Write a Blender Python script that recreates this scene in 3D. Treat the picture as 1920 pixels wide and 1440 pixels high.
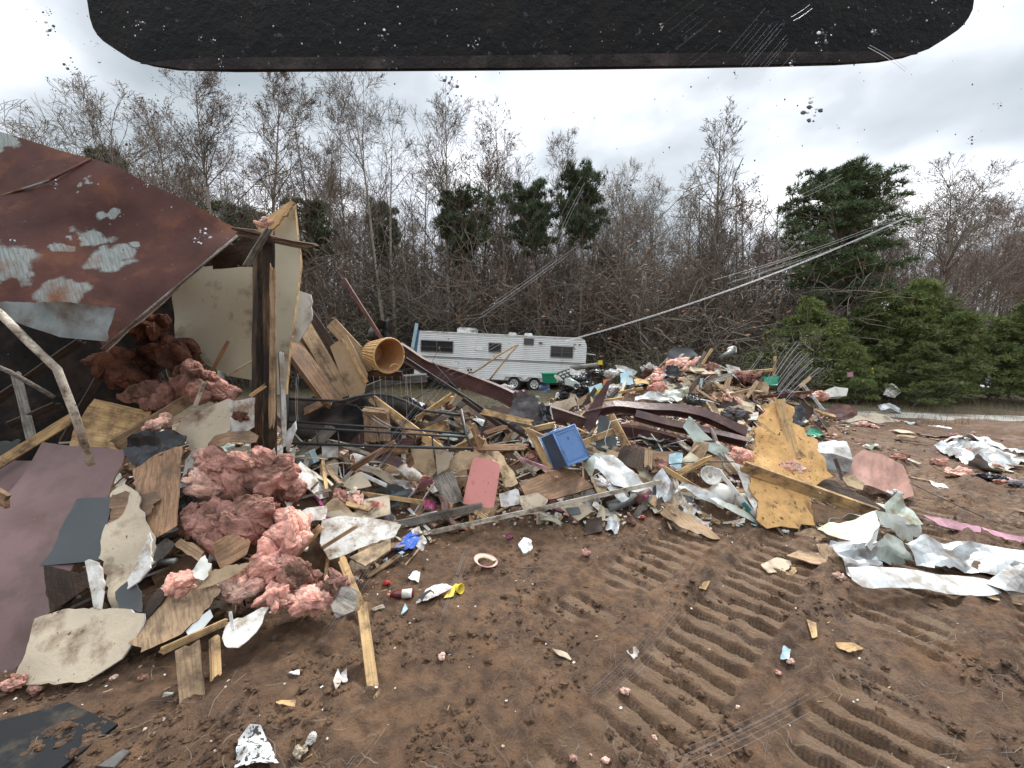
import bpy, math, random
import numpy as np
from mathutils import Vector, Matrix, noise, geometry

S = bpy.context.scene
for o in list(bpy.data.objects):
    bpy.data.objects.remove(o)
C = S.collection
R = math.radians
random.seed(7)
rnd = random.Random(11)

# ------------------------------------------------------------------ camera
CAMZ = 2.4
PITCH = 6.1
F = 750.0            # focal length in photo pixels (photo 1920 wide)
cam_d = bpy.data.cameras.new('camera')
cam = bpy.data.objects.new('camera', cam_d)
C.objects.link(cam)
cam.location = (0, 0, CAMZ)
cam.rotation_euler = (R(90 - PITCH), 0, 0)
cam_d.sensor_width = 36
cam_d.lens = 36 * F / 1920
cam_d.clip_start = 0.02
cam_d.clip_end = 3000
S.camera = cam

# ------------------------------------------------------------------ world / light
S.view_settings.view_transform = 'Standard'
S.view_settings.look = 'None'
S.view_settings.exposure = 0.75
S.view_settings.gamma = 1.0
SUN_EL, SUN_AZ = 48, 32      # azimuth clockwise from +Y (straight ahead)
W = bpy.data.worlds.new('World')
S.world = W
W.use_nodes = True
wt = W.node_tree
for n in list(wt.nodes):
    wt.nodes.remove(n)
def wn(t, **k):
    n = wt.nodes.new(t)
    for a, b in k.items():
        setattr(n, a, b)
    return n
w_out = wn('ShaderNodeOutputWorld')
w_sky = wn('ShaderNodeTexSky', sky_type='NISHITA', sun_disc=False)
w_sky.sun_elevation = R(SUN_EL)
w_sky.sun_rotation = R(SUN_AZ)
w_bg1 = wn('ShaderNodeBackground')
w_bg1.inputs['Strength'].default_value = 0.10
wt.links.new(w_sky.outputs[0], w_bg1.inputs['Color'])
w_tc = wn('ShaderNodeTexCoord')
w_map = wn('ShaderNodeMapping')
w_map.inputs['Scale'].default_value = (1.0, 1.0, 1.7)
w_map.inputs['Location'].default_value = (0.35, 0.1, 0.22)
wt.links.new(w_tc.outputs['Generated'], w_map.inputs['Vector'])
w_n = wn('ShaderNodeTexNoise')
w_n.inputs['Scale'].default_value = 2.1
w_n.inputs['Detail'].default_value = 5
w_n.inputs['Roughness'].default_value = 0.46
w_n.inputs['Distortion'].default_value = 0.0
wt.links.new(w_map.outputs[0], w_n.inputs['Vector'])
# brighter cloud toward the hidden sun
w_dot = wn('ShaderNodeVectorMath', operation='DOT_PRODUCT')
gl = Vector((0.52, 0.72, 0.46)).normalized()
w_dot.inputs[1].default_value = gl
wt.links.new(w_tc.outputs['Generated'], w_dot.inputs[0])
w_mr = wn('ShaderNodeMapRange')
w_mr.inputs[1].default_value = 0.86
w_mr.inputs[2].default_value = 1.0
w_mr.inputs[3].default_value = 0.0
w_mr.inputs[4].default_value = 0.16
wt.links.new(w_dot.outputs['Value'], w_mr.inputs[0])
w_add = wn('ShaderNodeMath', operation='ADD')
wt.links.new(w_n.outputs['Fac'], w_add.inputs[0])
wt.links.new(w_mr.outputs[0], w_add.inputs[1])
w_r = wn('ShaderNodeValToRGB')
cr = w_r.color_ramp
cr.elements[0].position = 0.40; cr.elements[0].color = (0.31, 0.35, 0.375, 1)
cr.elements[1].position = 0.66; cr.elements[1].color = (1.06, 1.07, 1.08, 1)
e = cr.elements.new(0.50); e.color = (0.45, 0.485, 0.52, 1)
e = cr.elements.new(0.57); e.color = (0.66, 0.69, 0.74, 1)
wt.links.new(w_add.outputs[0], w_r.inputs[0])
w_bg2 = wn('ShaderNodeBackground')
w_bg2.inputs['Strength'].default_value = 1.0
wt.links.new(w_r.outputs[0], w_bg2.inputs['Color'])
# an overcast sky is brighter toward the zenith
w_sep = wn('ShaderNodeSeparateXYZ')
wt.links.new(w_tc.outputs['Generated'], w_sep.inputs[0])
w_zen = wn('ShaderNodeMapRange')
w_zen.inputs[1].default_value = 0.55
w_zen.inputs[2].default_value = 1.0
w_zen.inputs[3].default_value = 1.0
w_zen.inputs[4].default_value = 3.8
wt.links.new(w_sep.outputs['Z'], w_zen.inputs[0])
wt.links.new(w_zen.outputs[0], w_bg2.inputs['Strength'])
w_mix = wn('ShaderNodeMixShader')
w_mix.inputs[0].default_value = 0.93
wt.links.new(w_bg1.outputs[0], w_mix.inputs[1])
wt.links.new(w_bg2.outputs[0], w_mix.inputs[2])
wt.links.new(w_mix.outputs[0], w_out.inputs[0])

sun_d = bpy.data.lights.new('sun', 'SUN')
sun_d.energy = 2.4
sun_d.angle = R(10)
sun_d.color = (1.0, 0.96, 0.90)
sun = bpy.data.objects.new('sun', sun_d)
C.objects.link(sun)
sd = Vector((math.sin(R(SUN_AZ)) * math.cos(R(SUN_EL)), math.cos(R(SUN_AZ)) * math.cos(R(SUN_EL)), math.sin(R(SUN_EL))))
sun.rotation_euler = sd.to_track_quat('Z', 'Y').to_euler()
sun.location = (0, 0, 30)

# ------------------------------------------------------------------ pixel <-> world helpers
_cp, _sp = math.cos(R(PITCH)), math.sin(R(PITCH))
CF = Vector((0, _cp, -_sp)); CU = Vector((0, _sp, _cp)); CR = Vector((1, 0, 0)); CO = Vector((0, 0, CAMZ))
def ray(px, py):
    return CF + CR * ((px - 960) / F) + CU * ((720 - py) / F)
def P(px, py, Y):
    r = ray(px, py)
    return CO + r * (Y / r.y)
def proj(v):
    d = Vector(v) - CO
    z = d.dot(CF)
    return 960 + F * d.dot(CR) / z, 720 - F * d.dot(CU) / z
def Z(pix, y0, Y0, y1, Y1):
    return [P(px, py, Y0 + (py - y0) * (Y1 - Y0) / (y1 - y0)) for px, py in pix]

# ------------------------------------------------------------------ terrain height field
_rs = np.random.RandomState(5)
_tab = _rs.rand(257, 257)
_tab[256] = _tab[0]; _tab[:, 256] = _tab[:, 0]
def vn(x, y):
    xi = np.floor(x); yi = np.floor(y)
    fx = x - xi; fy = y - yi
    fx = fx * fx * (3 - 2 * fx); fy = fy * fy * (3 - 2 * fy)
    xi = xi.astype(int) % 256; yi = yi.astype(int) % 256
    a = _tab[xi, yi]; b = _tab[xi + 1, yi]; c = _tab[xi, yi + 1]; d = _tab[xi + 1, yi + 1]
    return (a * (1 - fx) + b * fx) * (1 - fy) + (c * (1 - fx) + d * fx) * fy
def fbm(x, y, o=4, g=0.5):
    s = 0; a = 1; t = 0
    for i in range(o):
        s = s + a * vn(x * 2 ** i + 17.3 * i, y * 2 ** i + 9.1 * i); t += a; a *= g
    return s / t
FOOT = [(-9, 2.2), (-3.7, 2.75), (-2.6, 3.15), (-1.6, 3.5), (-1.0, 4.3), (-0.7, 4.95), (0.6, 5.0), (1.9, 4.95), (3.3, 4.75), (4.6, 5.0), (5.2, 6.2), (6.4, 8.6), (9.2, 10.5),
        (9.0, 13.0), (5.0, 13.6), (1.5, 14.5), (-1.0, 10.5), (-3.0, 11.0), (-9, 10)]
BUMPS = [(-4.4, 5.3, 2.6, 1.5, 1.1), (-2.55, 4.35, 0.8, 0.75, 0.75), (-3.6, 3.7, 1.0, 0.55, 0.15), (-1.5, 6.9, 1.6, 0.9, 0.9),
         (-0.6, 6.6, 1.5, 1.0, 0.65), (1.2, 6.6, 1.5, 1.0, 0.62), (3.0, 6.3, 1.6, 1.0, 0.6), (3.2, 8.3, 2.4, 1.3, 0.75),
         (4.9, 11.0, 2.5, 1.6, 1.55), (8.0, 10.6, 1.6, 1.3, 0.5), (2.2, 12.8, 1.4, 0.8, 0.75), (-3.2, 7.4, 2.0, 1.2, 0.85)]
def foot_sd(x, y):
    """signed distance to the heap outline, positive inside"""
    best = np.full(np.shape(x), 1e9); ins = np.zeros(np.shape(x), bool)
    n = len(FOOT)
    for i in range(n):
        ax, ay = FOOT[i]; bx, by = FOOT[(i + 1) % n]
        dx, dy = bx - ax, by - ay
        t = np.clip(((x - ax) * dx + (y - ay) * dy) / (dx * dx + dy * dy), 0, 1)
        d = np.hypot(x - ax - t * dx, y - ay - t * dy)
        best = np.minimum(best, d)
        c = ((ay > y) != (by > y)) & (x < dx * (y - ay) / (dy if abs(dy) > 1e-9 else 1e-9) + ax)
        ins ^= c
    return np.where(ins, best, -best)
TDX, TDY = 0.74, 0.673        # travel direction of the tracked machine
PACK = {}
def hgt(x, y, pack=False):
    x = np.asarray(x, float); y = np.asarray(y, float)
    sdv = foot_sd(x, y)
    m = np.clip(sdv / 1.1 + 0.15, 0, 1); m = m * m * (3 - 2 * m)
    h = np.zeros(np.shape(x))
    for cx, cy, sx, sy, a in BUMPS:
        h = h + (a * np.exp(-((x - cx) / sx) ** 2 - ((y - cy) / sy) ** 2)) ** 2
    h = np.sqrt(h) * m
    h = h + 0.10 * m * (fbm(x * 1.7, y * 1.7, 3) - 0.4)
    # open ground
    o = 1 - m
    far = np.clip((y - 16) / 10, 0, 1)
    h = h + o * 0.14 * (fbm(x * 0.55 + 3, y * 0.55, 3) - 0.5) * (1 - far)
    near = np.clip((13 - y) / 4, 0, 1) * o
    pk = np.zeros(np.shape(x))
    churn = fbm(x * 1.1 + 7, y * 1.1 + 3, 3)
    h = h + near * (0.13 * (fbm(x * 4, y * 4, 5, 0.62) - 0.5) * (0.5 + churn) + 0.08 * (fbm(x * 13, y * 13, 4, .6) - 0.5) * (0.4 + 1.1 * churn) + 0.03 * np.abs(fbm(x * 9 + 5, y * 9, 3) - 0.5))
    # cleat prints of the tracks
    wob = 0.12 * (fbm(x * 0.8, y * 0.8 + 40, 2) - 0.5)
    s = x * TDX + y * TDY + wob * 1.5
    n = x * TDY - y * TDX + wob
    for nc, w, ph in ((-2.0, 0.30, 0.0), (-1.12, 0.33, 0.07), (-0.12, 0.36, 0.02), (0.85, 0.33, 0.1), (2.6, 0.34, 0.0), (3.9, 0.33, 0.05)):
        d = np.abs(n - nc)
        lane = np.clip((w - d) / 0.05, 0, 1)
        br = np.clip((fbm(x * 1.3 + nc * 5, y * 1.3 - 8, 3) - 0.28) / 0.20, 0, 1)
        lane = lane * br * np.clip((x + 0.1 * y - 0.15) / 0.3, 0, 1) * near * np.clip((9 - y) / 2, 0, 1)
        ph_s = ((s + ph + 0.035 * (fbm(x * 5 + nc, y * 5, 3) - .5)) / 0.205) % 1.0
        ridge = np.clip(1 - np.abs(ph_s - 0.5) / 0.15, 0, 1) ** .7 - 0.75 * np.clip(1 - np.abs(ph_s - 0.27) / 0.10, 0, 1)
        flat = h * 0.35 - 0.035
        h = h * (1 - lane) + lane * (flat + 0.042 * ridge * (0.35 + 1.2 * fbm(x * 4 + 9, y * 4, 3)) + 0.03 * (fbm(x * 11, y * 11, 4, .6) - .5))
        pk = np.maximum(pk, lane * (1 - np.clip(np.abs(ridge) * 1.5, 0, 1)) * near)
        berm = np.exp(-((d - w - 0.06) / 0.06) ** 2) * near * np.clip((x + 0.1 * y - 0.15) / 0.3, 0, 1)
        h = h + berm * 0.10 * fbm(x * 6, y * 6, 3)
    # wooded bank behind
    b = np.clip((y - 30) / 40, 0, 1)
    h = h + b * b * (3 - 2 * b) * 5.0
    return (h, pk) if pack else h
def hz(x, y):
    return float(hgt(np.array([x]), np.array([y]))[0])
def T(px, py, lift=0.0):
    """point of the terrain seen at this pixel"""
    r = ray(px, py); r = r / r.y
    Y = 1.6
    while Y < 60:
        p = CO + r * Y
        if p.z <= hz(p.x, p.y) + 0.001:
            break
        Y += 0.02 + Y * 0.004
    p = CO + r * Y
    return Vector((p.x, p.y, hz(p.x, p.y) + lift))

# ------------------------------------------------------------------ materials
def mat(name, col, rough=0.8, metal=0.0, var=0.25, scale=4.0, dirt=None, damt=0.35, dscale=3.0, grain=0.0, bump=0.3, bscale=40.0,
        speck=None, spamt=0.0, spscale=30.0, blobs=None, blobcol=None, randv=0.15, ribs=0, trans=0.0, spec=0.4, sss=0.0, stretch=(1, 1, 1)):
    m = bpy.data.materials.new(name)
    m.use_nodes = True
    t = m.node_tree; N = t.nodes; L = t.links
    bs = N['Principled BSDF']
    bs.inputs['Roughness'].default_value = rough
    bs.inputs['Metallic'].default_value = metal
    bs.inputs['Specular IOR Level'].default_value = spec
    if sss:
        bs.inputs['Subsurface Weight'].default_value = sss; bs.inputs['Subsurface Radius'].default_value = (1.0, .45, .35); bs.inputs['Subsurface Scale'].default_value = .04
    tc = N.new('ShaderNodeTexCoord'); oi = N.new('ShaderNodeObjectInfo')
    mp = N.new('ShaderNodeMapping'); mp.inputs['Scale'].default_value = stretch
    L.new(tc.outputs['Object'], mp.inputs['Vector'])
    off = N.new('ShaderNodeVectorMath'); off.operation = 'ADD'
    rs = N.new('ShaderNodeMath'); rs.operation = 'MULTIPLY'; rs.inputs[1].default_value = 37.0
    L.new(oi.outputs['Random'], rs.inputs[0]); L.new(rs.outputs[0], off.inputs[1]); L.new(mp.outputs[0], off.inputs[0])
    def nz(sc, det=5, ro=0.6):
        n = N.new('ShaderNodeTexNoise'); n.inputs['Scale'].default_value = sc; n.inputs['Detail'].default_value = det; n.inputs['Roughness'].default_value = ro
        L.new(off.outputs[0], n.inputs['Vector']); return n.outputs['Fac']
    def mixc(f, a, b, mode='MIX'):
        x = N.new('ShaderNodeMix'); x.data_type = 'RGBA'; x.blend_type = mode
        if isinstance(f, float): x.inputs[0].default_value = f
        else: L.new(f, x.inputs[0])
        for i, v in ((6, a), (7, b)):
            if isinstance(v, tuple): x.inputs[i].default_value = (v[0], v[1], v[2], 1)
            else: L.new(v, x.inputs[i])
        return x.outputs[2]
    def step(v, lo, hi, a=0.0, b=1.0):
        r = N.new('ShaderNodeMapRange'); L.new(v, r.inputs[0])
        for i, q in ((1, lo), (2, hi), (3, a), (4, b)): r.inputs[i].default_value = q
        return r.outputs[0]
    dk = tuple(c * (1 - var) for c in col); lt = tuple(min(1, c * (1 + var)) for c in col)
    c = mixc(step(nz(scale), 0.3, 0.7), dk, lt)
    if grain > 0:
        gm = N.new('ShaderNodeMapping'); gm.inputs['Scale'].default_value = (1.2, 26, 26)
        L.new(off.outputs[0], gm.inputs['Vector'])
        g = N.new('ShaderNodeTexNoise'); g.inputs['Scale'].default_value = 2.2; g.inputs['Detail'].default_value = 4; g.inputs['Distortion'].default_value = 0.6
        L.new(gm.outputs[0], g.inputs['Vector'])
        c = mixc(step(g.outputs['Fac'], 0.45, 0.62, 0.0, grain), c, tuple(q * 0.42 for q in col))
    if blobs:
        nv = N.new('ShaderNodeTexNoise'); nv.inputs['Scale'].default_value = 4.0; nv.inputs['Detail'].default_value = 6
        L.new(tc.outputs['Object'], nv.inputs['Vector'])
        sc = N.new('ShaderNodeVectorMath'); sc.operation = 'MULTIPLY_ADD'
        L.new(nv.outputs['Color'], sc.inputs[0]); sc.inputs[1].default_value = (0.5,) * 3; L.new(tc.outputs['Object'], sc.inputs[2])
        acc = None
        for (bx, by, bz, br) in blobs:
            d = N.new('ShaderNodeVectorMath'); d.operation = 'DISTANCE'; L.new(sc.outputs[0], d.inputs[0]); d.inputs[1].default_value = (bx + .25, by + .25, bz + .25)
            f = step(d.outputs['Value'], br * 0.8, br * 1.0, 0.93, 0.0)
            if acc is None: acc = f
            else:
                mx = N.new('ShaderNodeMath'); mx.operation = 'MAXIMUM'; L.new(acc, mx.inputs[0]); L.new(f, mx.inputs[1]); acc = mx.outputs[0]
        st = N.new('ShaderNodeMapping'); st.inputs['Scale'].default_value = (3, 40, 10); st.inputs['Rotation'].default_value = (0, 0, 0.9); L.new(tc.outputs['Object'], st.inputs['Vector'])
        sn = N.new('ShaderNodeTexNoise'); sn.inputs['Scale'].default_value = 2.0; L.new(st.outputs[0], sn.inputs['Vector'])
        c = mixc(acc, c, mixc(step(sn.outputs['Fac'], 0.4, 0.6), blobcol, tuple(q * 0.66 for q in blobcol)))
    if dirt:
        f = step(nz(dscale, 7, 0.65), 0.62 - damt * 0.4, 0.78 - damt * 0.3)
        c = mixc(f, c, dirt)
    if speck:
        f = step(nz(spscale, 3, 0.7), 0.74 - spamt * 0.3, 0.78 - spamt * 0.3)
        c = mixc(f, c, speck)
    if randv:
        mr = step(oi.outputs['Random'], 0, 1, 1 - randv, 1 + randv)
        vm = N.new('ShaderNodeVectorMath'); vm.operation = 'SCALE'; L.new(c, vm.inputs[0]); L.new(mr, vm.inputs['Scale']); c = vm.outputs[0]
    L.new(c, bs.inputs['Base Color'])
    hsrc = nz(bscale, 6, 0.7)
    b = N.new('ShaderNodeBump'); b.inputs['Strength'].default_value = bump; b.inputs['Distance'].default_value = 0.02
    L.new(hsrc, b.inputs['Height']); L.new(b.outputs[0], bs.inputs['Normal'])
    if metal == 0 and trans:
        bs.inputs['Transmission Weight'].default_value = trans
    return m
M = {}
MUD = (0.10, 0.062, 0.038)
def mk(key, *a, **k):
    M[key] = mat(key, *a, **k)
mk('pine_wood', (0.54, 0.35, 0.165), grain=0.6, dirt=MUD, damt=0.35, dscale=5, bump=0.4)
mk('tan_wood', (0.41, 0.275, 0.16), grain=0.7, dirt=MUD, damt=0.4, dscale=4, bump=0.4)
mk('grey_wood', (0.25, 0.22, 0.185), grain=0.9, dirt=(0.06, 0.045, 0.035), damt=0.4, bump=0.6)
mk('pale_wood', (0.55, 0.49, 0.40), grain=0.5, dirt=MUD, damt=0.45, dscale=6, bump=0.4)
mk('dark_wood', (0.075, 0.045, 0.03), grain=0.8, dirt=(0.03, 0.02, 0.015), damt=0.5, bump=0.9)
mk('shade_black', (0.014, 0.012, 0.011), rough=.9, spec=.1, var=.5, scale=3, dirt=(.04, .025, .018), damt=.3, bump=.8)  # near-black for added sheets that paint the deep shade of hollows
mk('rotten_wood', (0.17, 0.10, 0.055), grain=1.0, dirt=(0.025, 0.016, 0.012), damt=0.75, dscale=3, bump=1.0, stretch=(0.6, 2, 2))
mk('veneer', (0.31, 0.175, 0.095), grain=0.8, dirt=MUD, damt=0.4, bump=0.5, rough=0.6)
mk('orange_board', (0.52, 0.30, 0.115), var=0.18, scale=9, dirt=(0.12, 0.07, 0.035), damt=0.2, dscale=4, speck=(0.10, 0.055, 0.03), spamt=0.42, spscale=16, bump=0.5, bscale=60)
mk('particle_board', (0.42, 0.31, 0.185), var=0.2, scale=12, dirt=MUD, damt=0.45, dscale=5, speck=(0.14, 0.09, 0.05), spamt=0.35, spscale=45, bump=0.5)
mk('drywall_white', (0.62, 0.60, 0.56), var=0.12, scale=5, dirt=(0.24, 0.17, 0.11), damt=0.42, dscale=6, speck=(0.10, 0.07, 0.05), spamt=0.25, spscale=24, bump=0.5)
mk('drywall_core', (0.68, 0.67, 0.65), var=0.15, scale=20, dirt=MUD, damt=0.3, bump=1.0, bscale=25)
mk('cream_panel', (0.50, 0.45, 0.33), var=0.08, scale=1.4, dirt=(0.16, 0.11, 0.07), damt=0.15, dscale=2.2, bump=0.15, speck=(0.1, 0.07, 0.05), spamt=0.12, randv=0.08, stretch=(1, 1, 1))
mk('paper_tan', (0.47, 0.39, 0.285), var=0.12, scale=4, dirt=(0.15, 0.09, 0.055), damt=0.3, dscale=4, bump=0.3, speck=(0.09, 0.05, 0.035), spamt=0.24, spscale=20)
mk('cardboard', (0.42, 0.30, 0.185), var=0.15, scale=3, dirt=MUD, damt=0.35, bump=0.3)
mk('maroon_board', (0.165, 0.098, 0.095), var=0.12, scale=2, dirt=(0.11, 0.07, 0.06), damt=0.35, dscale=2.5, rough=0.55, spec=.3, bump=0.12, speck=(0.4, 0.33, 0.32), spamt=0.05, spscale=18, randv=0.04)
mk('slate_panel', (0.065, 0.072, 0.075), var=0.08, scale=2, dirt=(0.12, 0.10, 0.085), damt=0.25, rough=0.45, spec=.3, bump=0.05, speck=(0.2, 0.18, 0.16), spamt=0.05, randv=0.04)
mk('black_panel', (0.010, 0.011, 0.012), var=0.2, scale=2, dirt=(0.07, 0.055, 0.04), damt=0.25, rough=0.4, spec=.2, bump=0.05, speck=(0.25, 0.22, 0.2), spamt=0.04, randv=0.03)
mk('black_metal', (0.025, 0.025, 0.028), rough=0.4, dirt=(0.08, 0.05, 0.035), damt=0.25, bump=0.1)
mk('black_plastic', (0.018, 0.018, 0.02), rough=0.25, var=0.3, bump=0.2, bscale=12, dirt=(0.09, 0.06, 0.04), damt=0.15)
mk('white_siding', (0.60, 0.61, 0.60), rough=0.38, var=0.14, scale=3, dirt=(0.25, 0.20, 0.15), damt=0.45, dscale=4, bump=0.15, speck=(0.1, 0.07, 0.05), spamt=0.15, spscale=16)
mk('silver_metal', (0.47, 0.49, 0.495), rough=0.4, metal=0.35, var=0.25, dirt=(0.16, 0.12, 0.09), damt=0.42, bump=0.2, bscale=8)
mk('pale_green', (0.42, 0.47, 0.42), rough=0.4, var=0.15, scale=3, dirt=(0.18, 0.15, 0.08), damt=0.35, bump=0.2)
mk('mossy_white', (0.58, 0.60, 0.56), rough=0.38, var=0.1, scale=3, dirt=(0.36, 0.38, 0.20), damt=0.42, dscale=3.5, bump=0.2, speck=(0.10, 0.07, 0.05), spamt=0.16, spscale=14)
mk('grey_metal', (0.20, 0.215, 0.21), rough=0.35, metal=0.5, var=0.25, dirt=(0.09, 0.06, 0.045), damt=0.35, bump=0.3, bscale=8)
mk('rust_red', (0.10, 0.042, 0.035), rough=0.55, var=0.35, scale=3, dirt=(0.16, 0.06, 0.03), damt=0.3, speck=(0.3, 0.18, 0.15), spamt=0.08, bump=0.5, bscale=20)
mk('beam_maroon', (0.085, 0.042, 0.040), rough=0.42, var=0.4, scale=2.5, dirt=(0.16, 0.09, 0.065), damt=0.28, speck=(0.3, 0.2, 0.17), spamt=0.05, bump=0.4, bscale=16)
mk('insulation_pink', (0.80, 0.41, 0.33), rough=1.0, var=0.25, scale=7, dirt=(0.26, 0.12, 0.10), damt=0.32, dscale=3.4, bump=0.9, bscale=40, spec=0.05, sss=0.45)
mk('insulation_salmon', (0.78, 0.47, 0.38), rough=1.0, var=0.28, scale=9, dirt=(0.28, 0.13, 0.10), damt=0.3, dscale=4, bump=0.9, bscale=40, spec=0.05, sss=0.45)
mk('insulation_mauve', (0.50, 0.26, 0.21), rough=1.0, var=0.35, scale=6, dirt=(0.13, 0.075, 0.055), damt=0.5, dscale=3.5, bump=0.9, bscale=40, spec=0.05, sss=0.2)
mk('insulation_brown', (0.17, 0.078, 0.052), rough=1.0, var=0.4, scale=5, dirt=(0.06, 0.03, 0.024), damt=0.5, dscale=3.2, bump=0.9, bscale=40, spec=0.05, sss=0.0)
mk('pink_plastic', (0.66, 0.27, 0.24), rough=0.5, var=0.06, scale=3, dirt=(0.3, 0.12, 0.10), damt=0.16, dscale=3, bump=0.08, speck=(0.13, 0.06, 0.05), spamt=0.22, spscale=16, randv=0)
mk('blue_plastic', (0.13, 0.25, 0.50), rough=0.28, var=0.1, scale=3, dirt=(0.13, 0.13, 0.18), damt=0.2, bump=0.06, speck=(0.04, 0.05, 0.09), spamt=0.2, spscale=10, randv=0)
mk('blue_dark', (0.055, 0.085, 0.14), rough=0.28, var=0.15, dirt=(0.09, 0.08, 0.08), damt=0.2, bump=0.06, randv=0)
mk('green_plastic', (0.01, 0.20, 0.11), rough=0.35, var=0.1, dirt=(0.03, 0.12, 0.08), damt=0.2)
mk('light_blue', (0.38, 0.55, 0.60), rough=0.4, var=0.1, dirt=(0.25, 0.3, 0.3), damt=0.25)
mk('royal_blue', (0.05, 0.13, 0.50), rough=0.35, var=0.15, speck=(0.35, 0.45, 0.75), spamt=0.4, spscale=60)
mk('yellow_plastic', (0.72, 0.55, 0.03), rough=0.3, var=0.08, dirt=(0.4, 0.3, 0.04), damt=0.2, randv=0.03)
mk('white_plastic', (0.66, 0.64, 0.58), rough=0.35, var=0.08, dirt=(0.26, 0.21, 0.15), damt=0.3, dscale=5, bump=0.05)
mk('white_cloth', (0.60, 0.58, 0.56), rough=0.9, var=0.12, dirt=(0.2, 0.15, 0.11), damt=0.4, dscale=6, bump=0.4)
mk('magenta_cloth', (0.36, 0.05, 0.16), rough=0.9, var=0.3, dirt=(0.1, 0.05, 0.05), damt=0.3)
mk('pink_cloth', (0.55, 0.30, 0.36), rough=0.9, var=0.3, dirt=(0.2, 0.1, 0.1), damt=0.35)
mk('grey_cloth', (0.13, 0.12, 0.125), rough=0.9, var=0.3, dirt=(0.06, 0.045, 0.04), damt=0.4)
mk('wicker', (0.58, 0.37, 0.16), rough=0.6, var=0.2, scale=8, bump=0.4, randv=0)
mk('wicker_in', (0.45, 0.24, 0.11), rough=0.7, var=0.2, scale=8, bump=0.4, randv=0)
mk('floor_vinyl', (0.40, 0.215, 0.165), rough=0.42, var=0.2, scale=2.2, dirt=(0.23, 0.12, 0.09), damt=0.4, dscale=2.4, bump=0.15, speck=(0.6, 0.5, 0.45), spamt=0.08, spscale=9, randv=0, stretch=(1, 2.6, 1))
mk('red_plastic', (0.45, 0.03, 0.03), rough=0.4, dirt=MUD, damt=0.2)
mk('concrete', (0.36, 0.34, 0.30), rough=0.9, var=0.15, scale=1.5, dirt=(0.15, 0.11, 0.08), damt=0.35, dscale=0.8, bump=0.5)
mk('rubber', (0.02, 0.02, 0.02), rough=0.8, dirt=(0.1, 0.07, 0.05), damt=0.3)
mk('bark_grey', (0.22, 0.185, 0.152), rough=0.95, var=0.3, scale=3, dirt=(0.08, 0.07, 0.05), damt=0.35, bump=0.8, bscale=12, randv=0.25)
mk('bark_pale', (0.38, 0.35, 0.30), rough=0.95, var=0.3, scale=3, dirt=(0.12, 0.10, 0.08), damt=0.35, bump=0.8, bscale=12, randv=0.2)
mk('twig_brown', (0.165, 0.138, 0.112), rough=0.95, var=0.3, bump=0.0, randv=0.3)
mk('twig_red', (0.175, 0.125, 0.098), rough=0.95, var=0.3, bump=0.0, randv=0.3)
mk('leaf_rust', (0.19, 0.105, 0.06), rough=0.9, var=0.4, scale=1, bump=0.0, randv=0.2)
mk('needle_dark', (0.075, 0.105, 0.05), rough=0.7, var=0.45, scale=0.8, bump=0.0, randv=0.2)
mk('needle_green', (0.14, 0.175, 0.055), rough=0.7, var=0.45, scale=0.9, bump=0.0, randv=0.25)
mk('needle_blue', (0.085, 0.12, 0.055), rough=0.7, var=0.4, scale=0.8, bump=0.0, randv=0.2)
mk('grass_dry', (0.20, 0.155, 0.085), rough=0.95, var=0.4, scale=0.6, bump=0.0)
mk('leaf_olive', (0.10, 0.115, 0.045), rough=0.9, var=0.45, scale=0.7, bump=0.0, randv=0.3)

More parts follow.
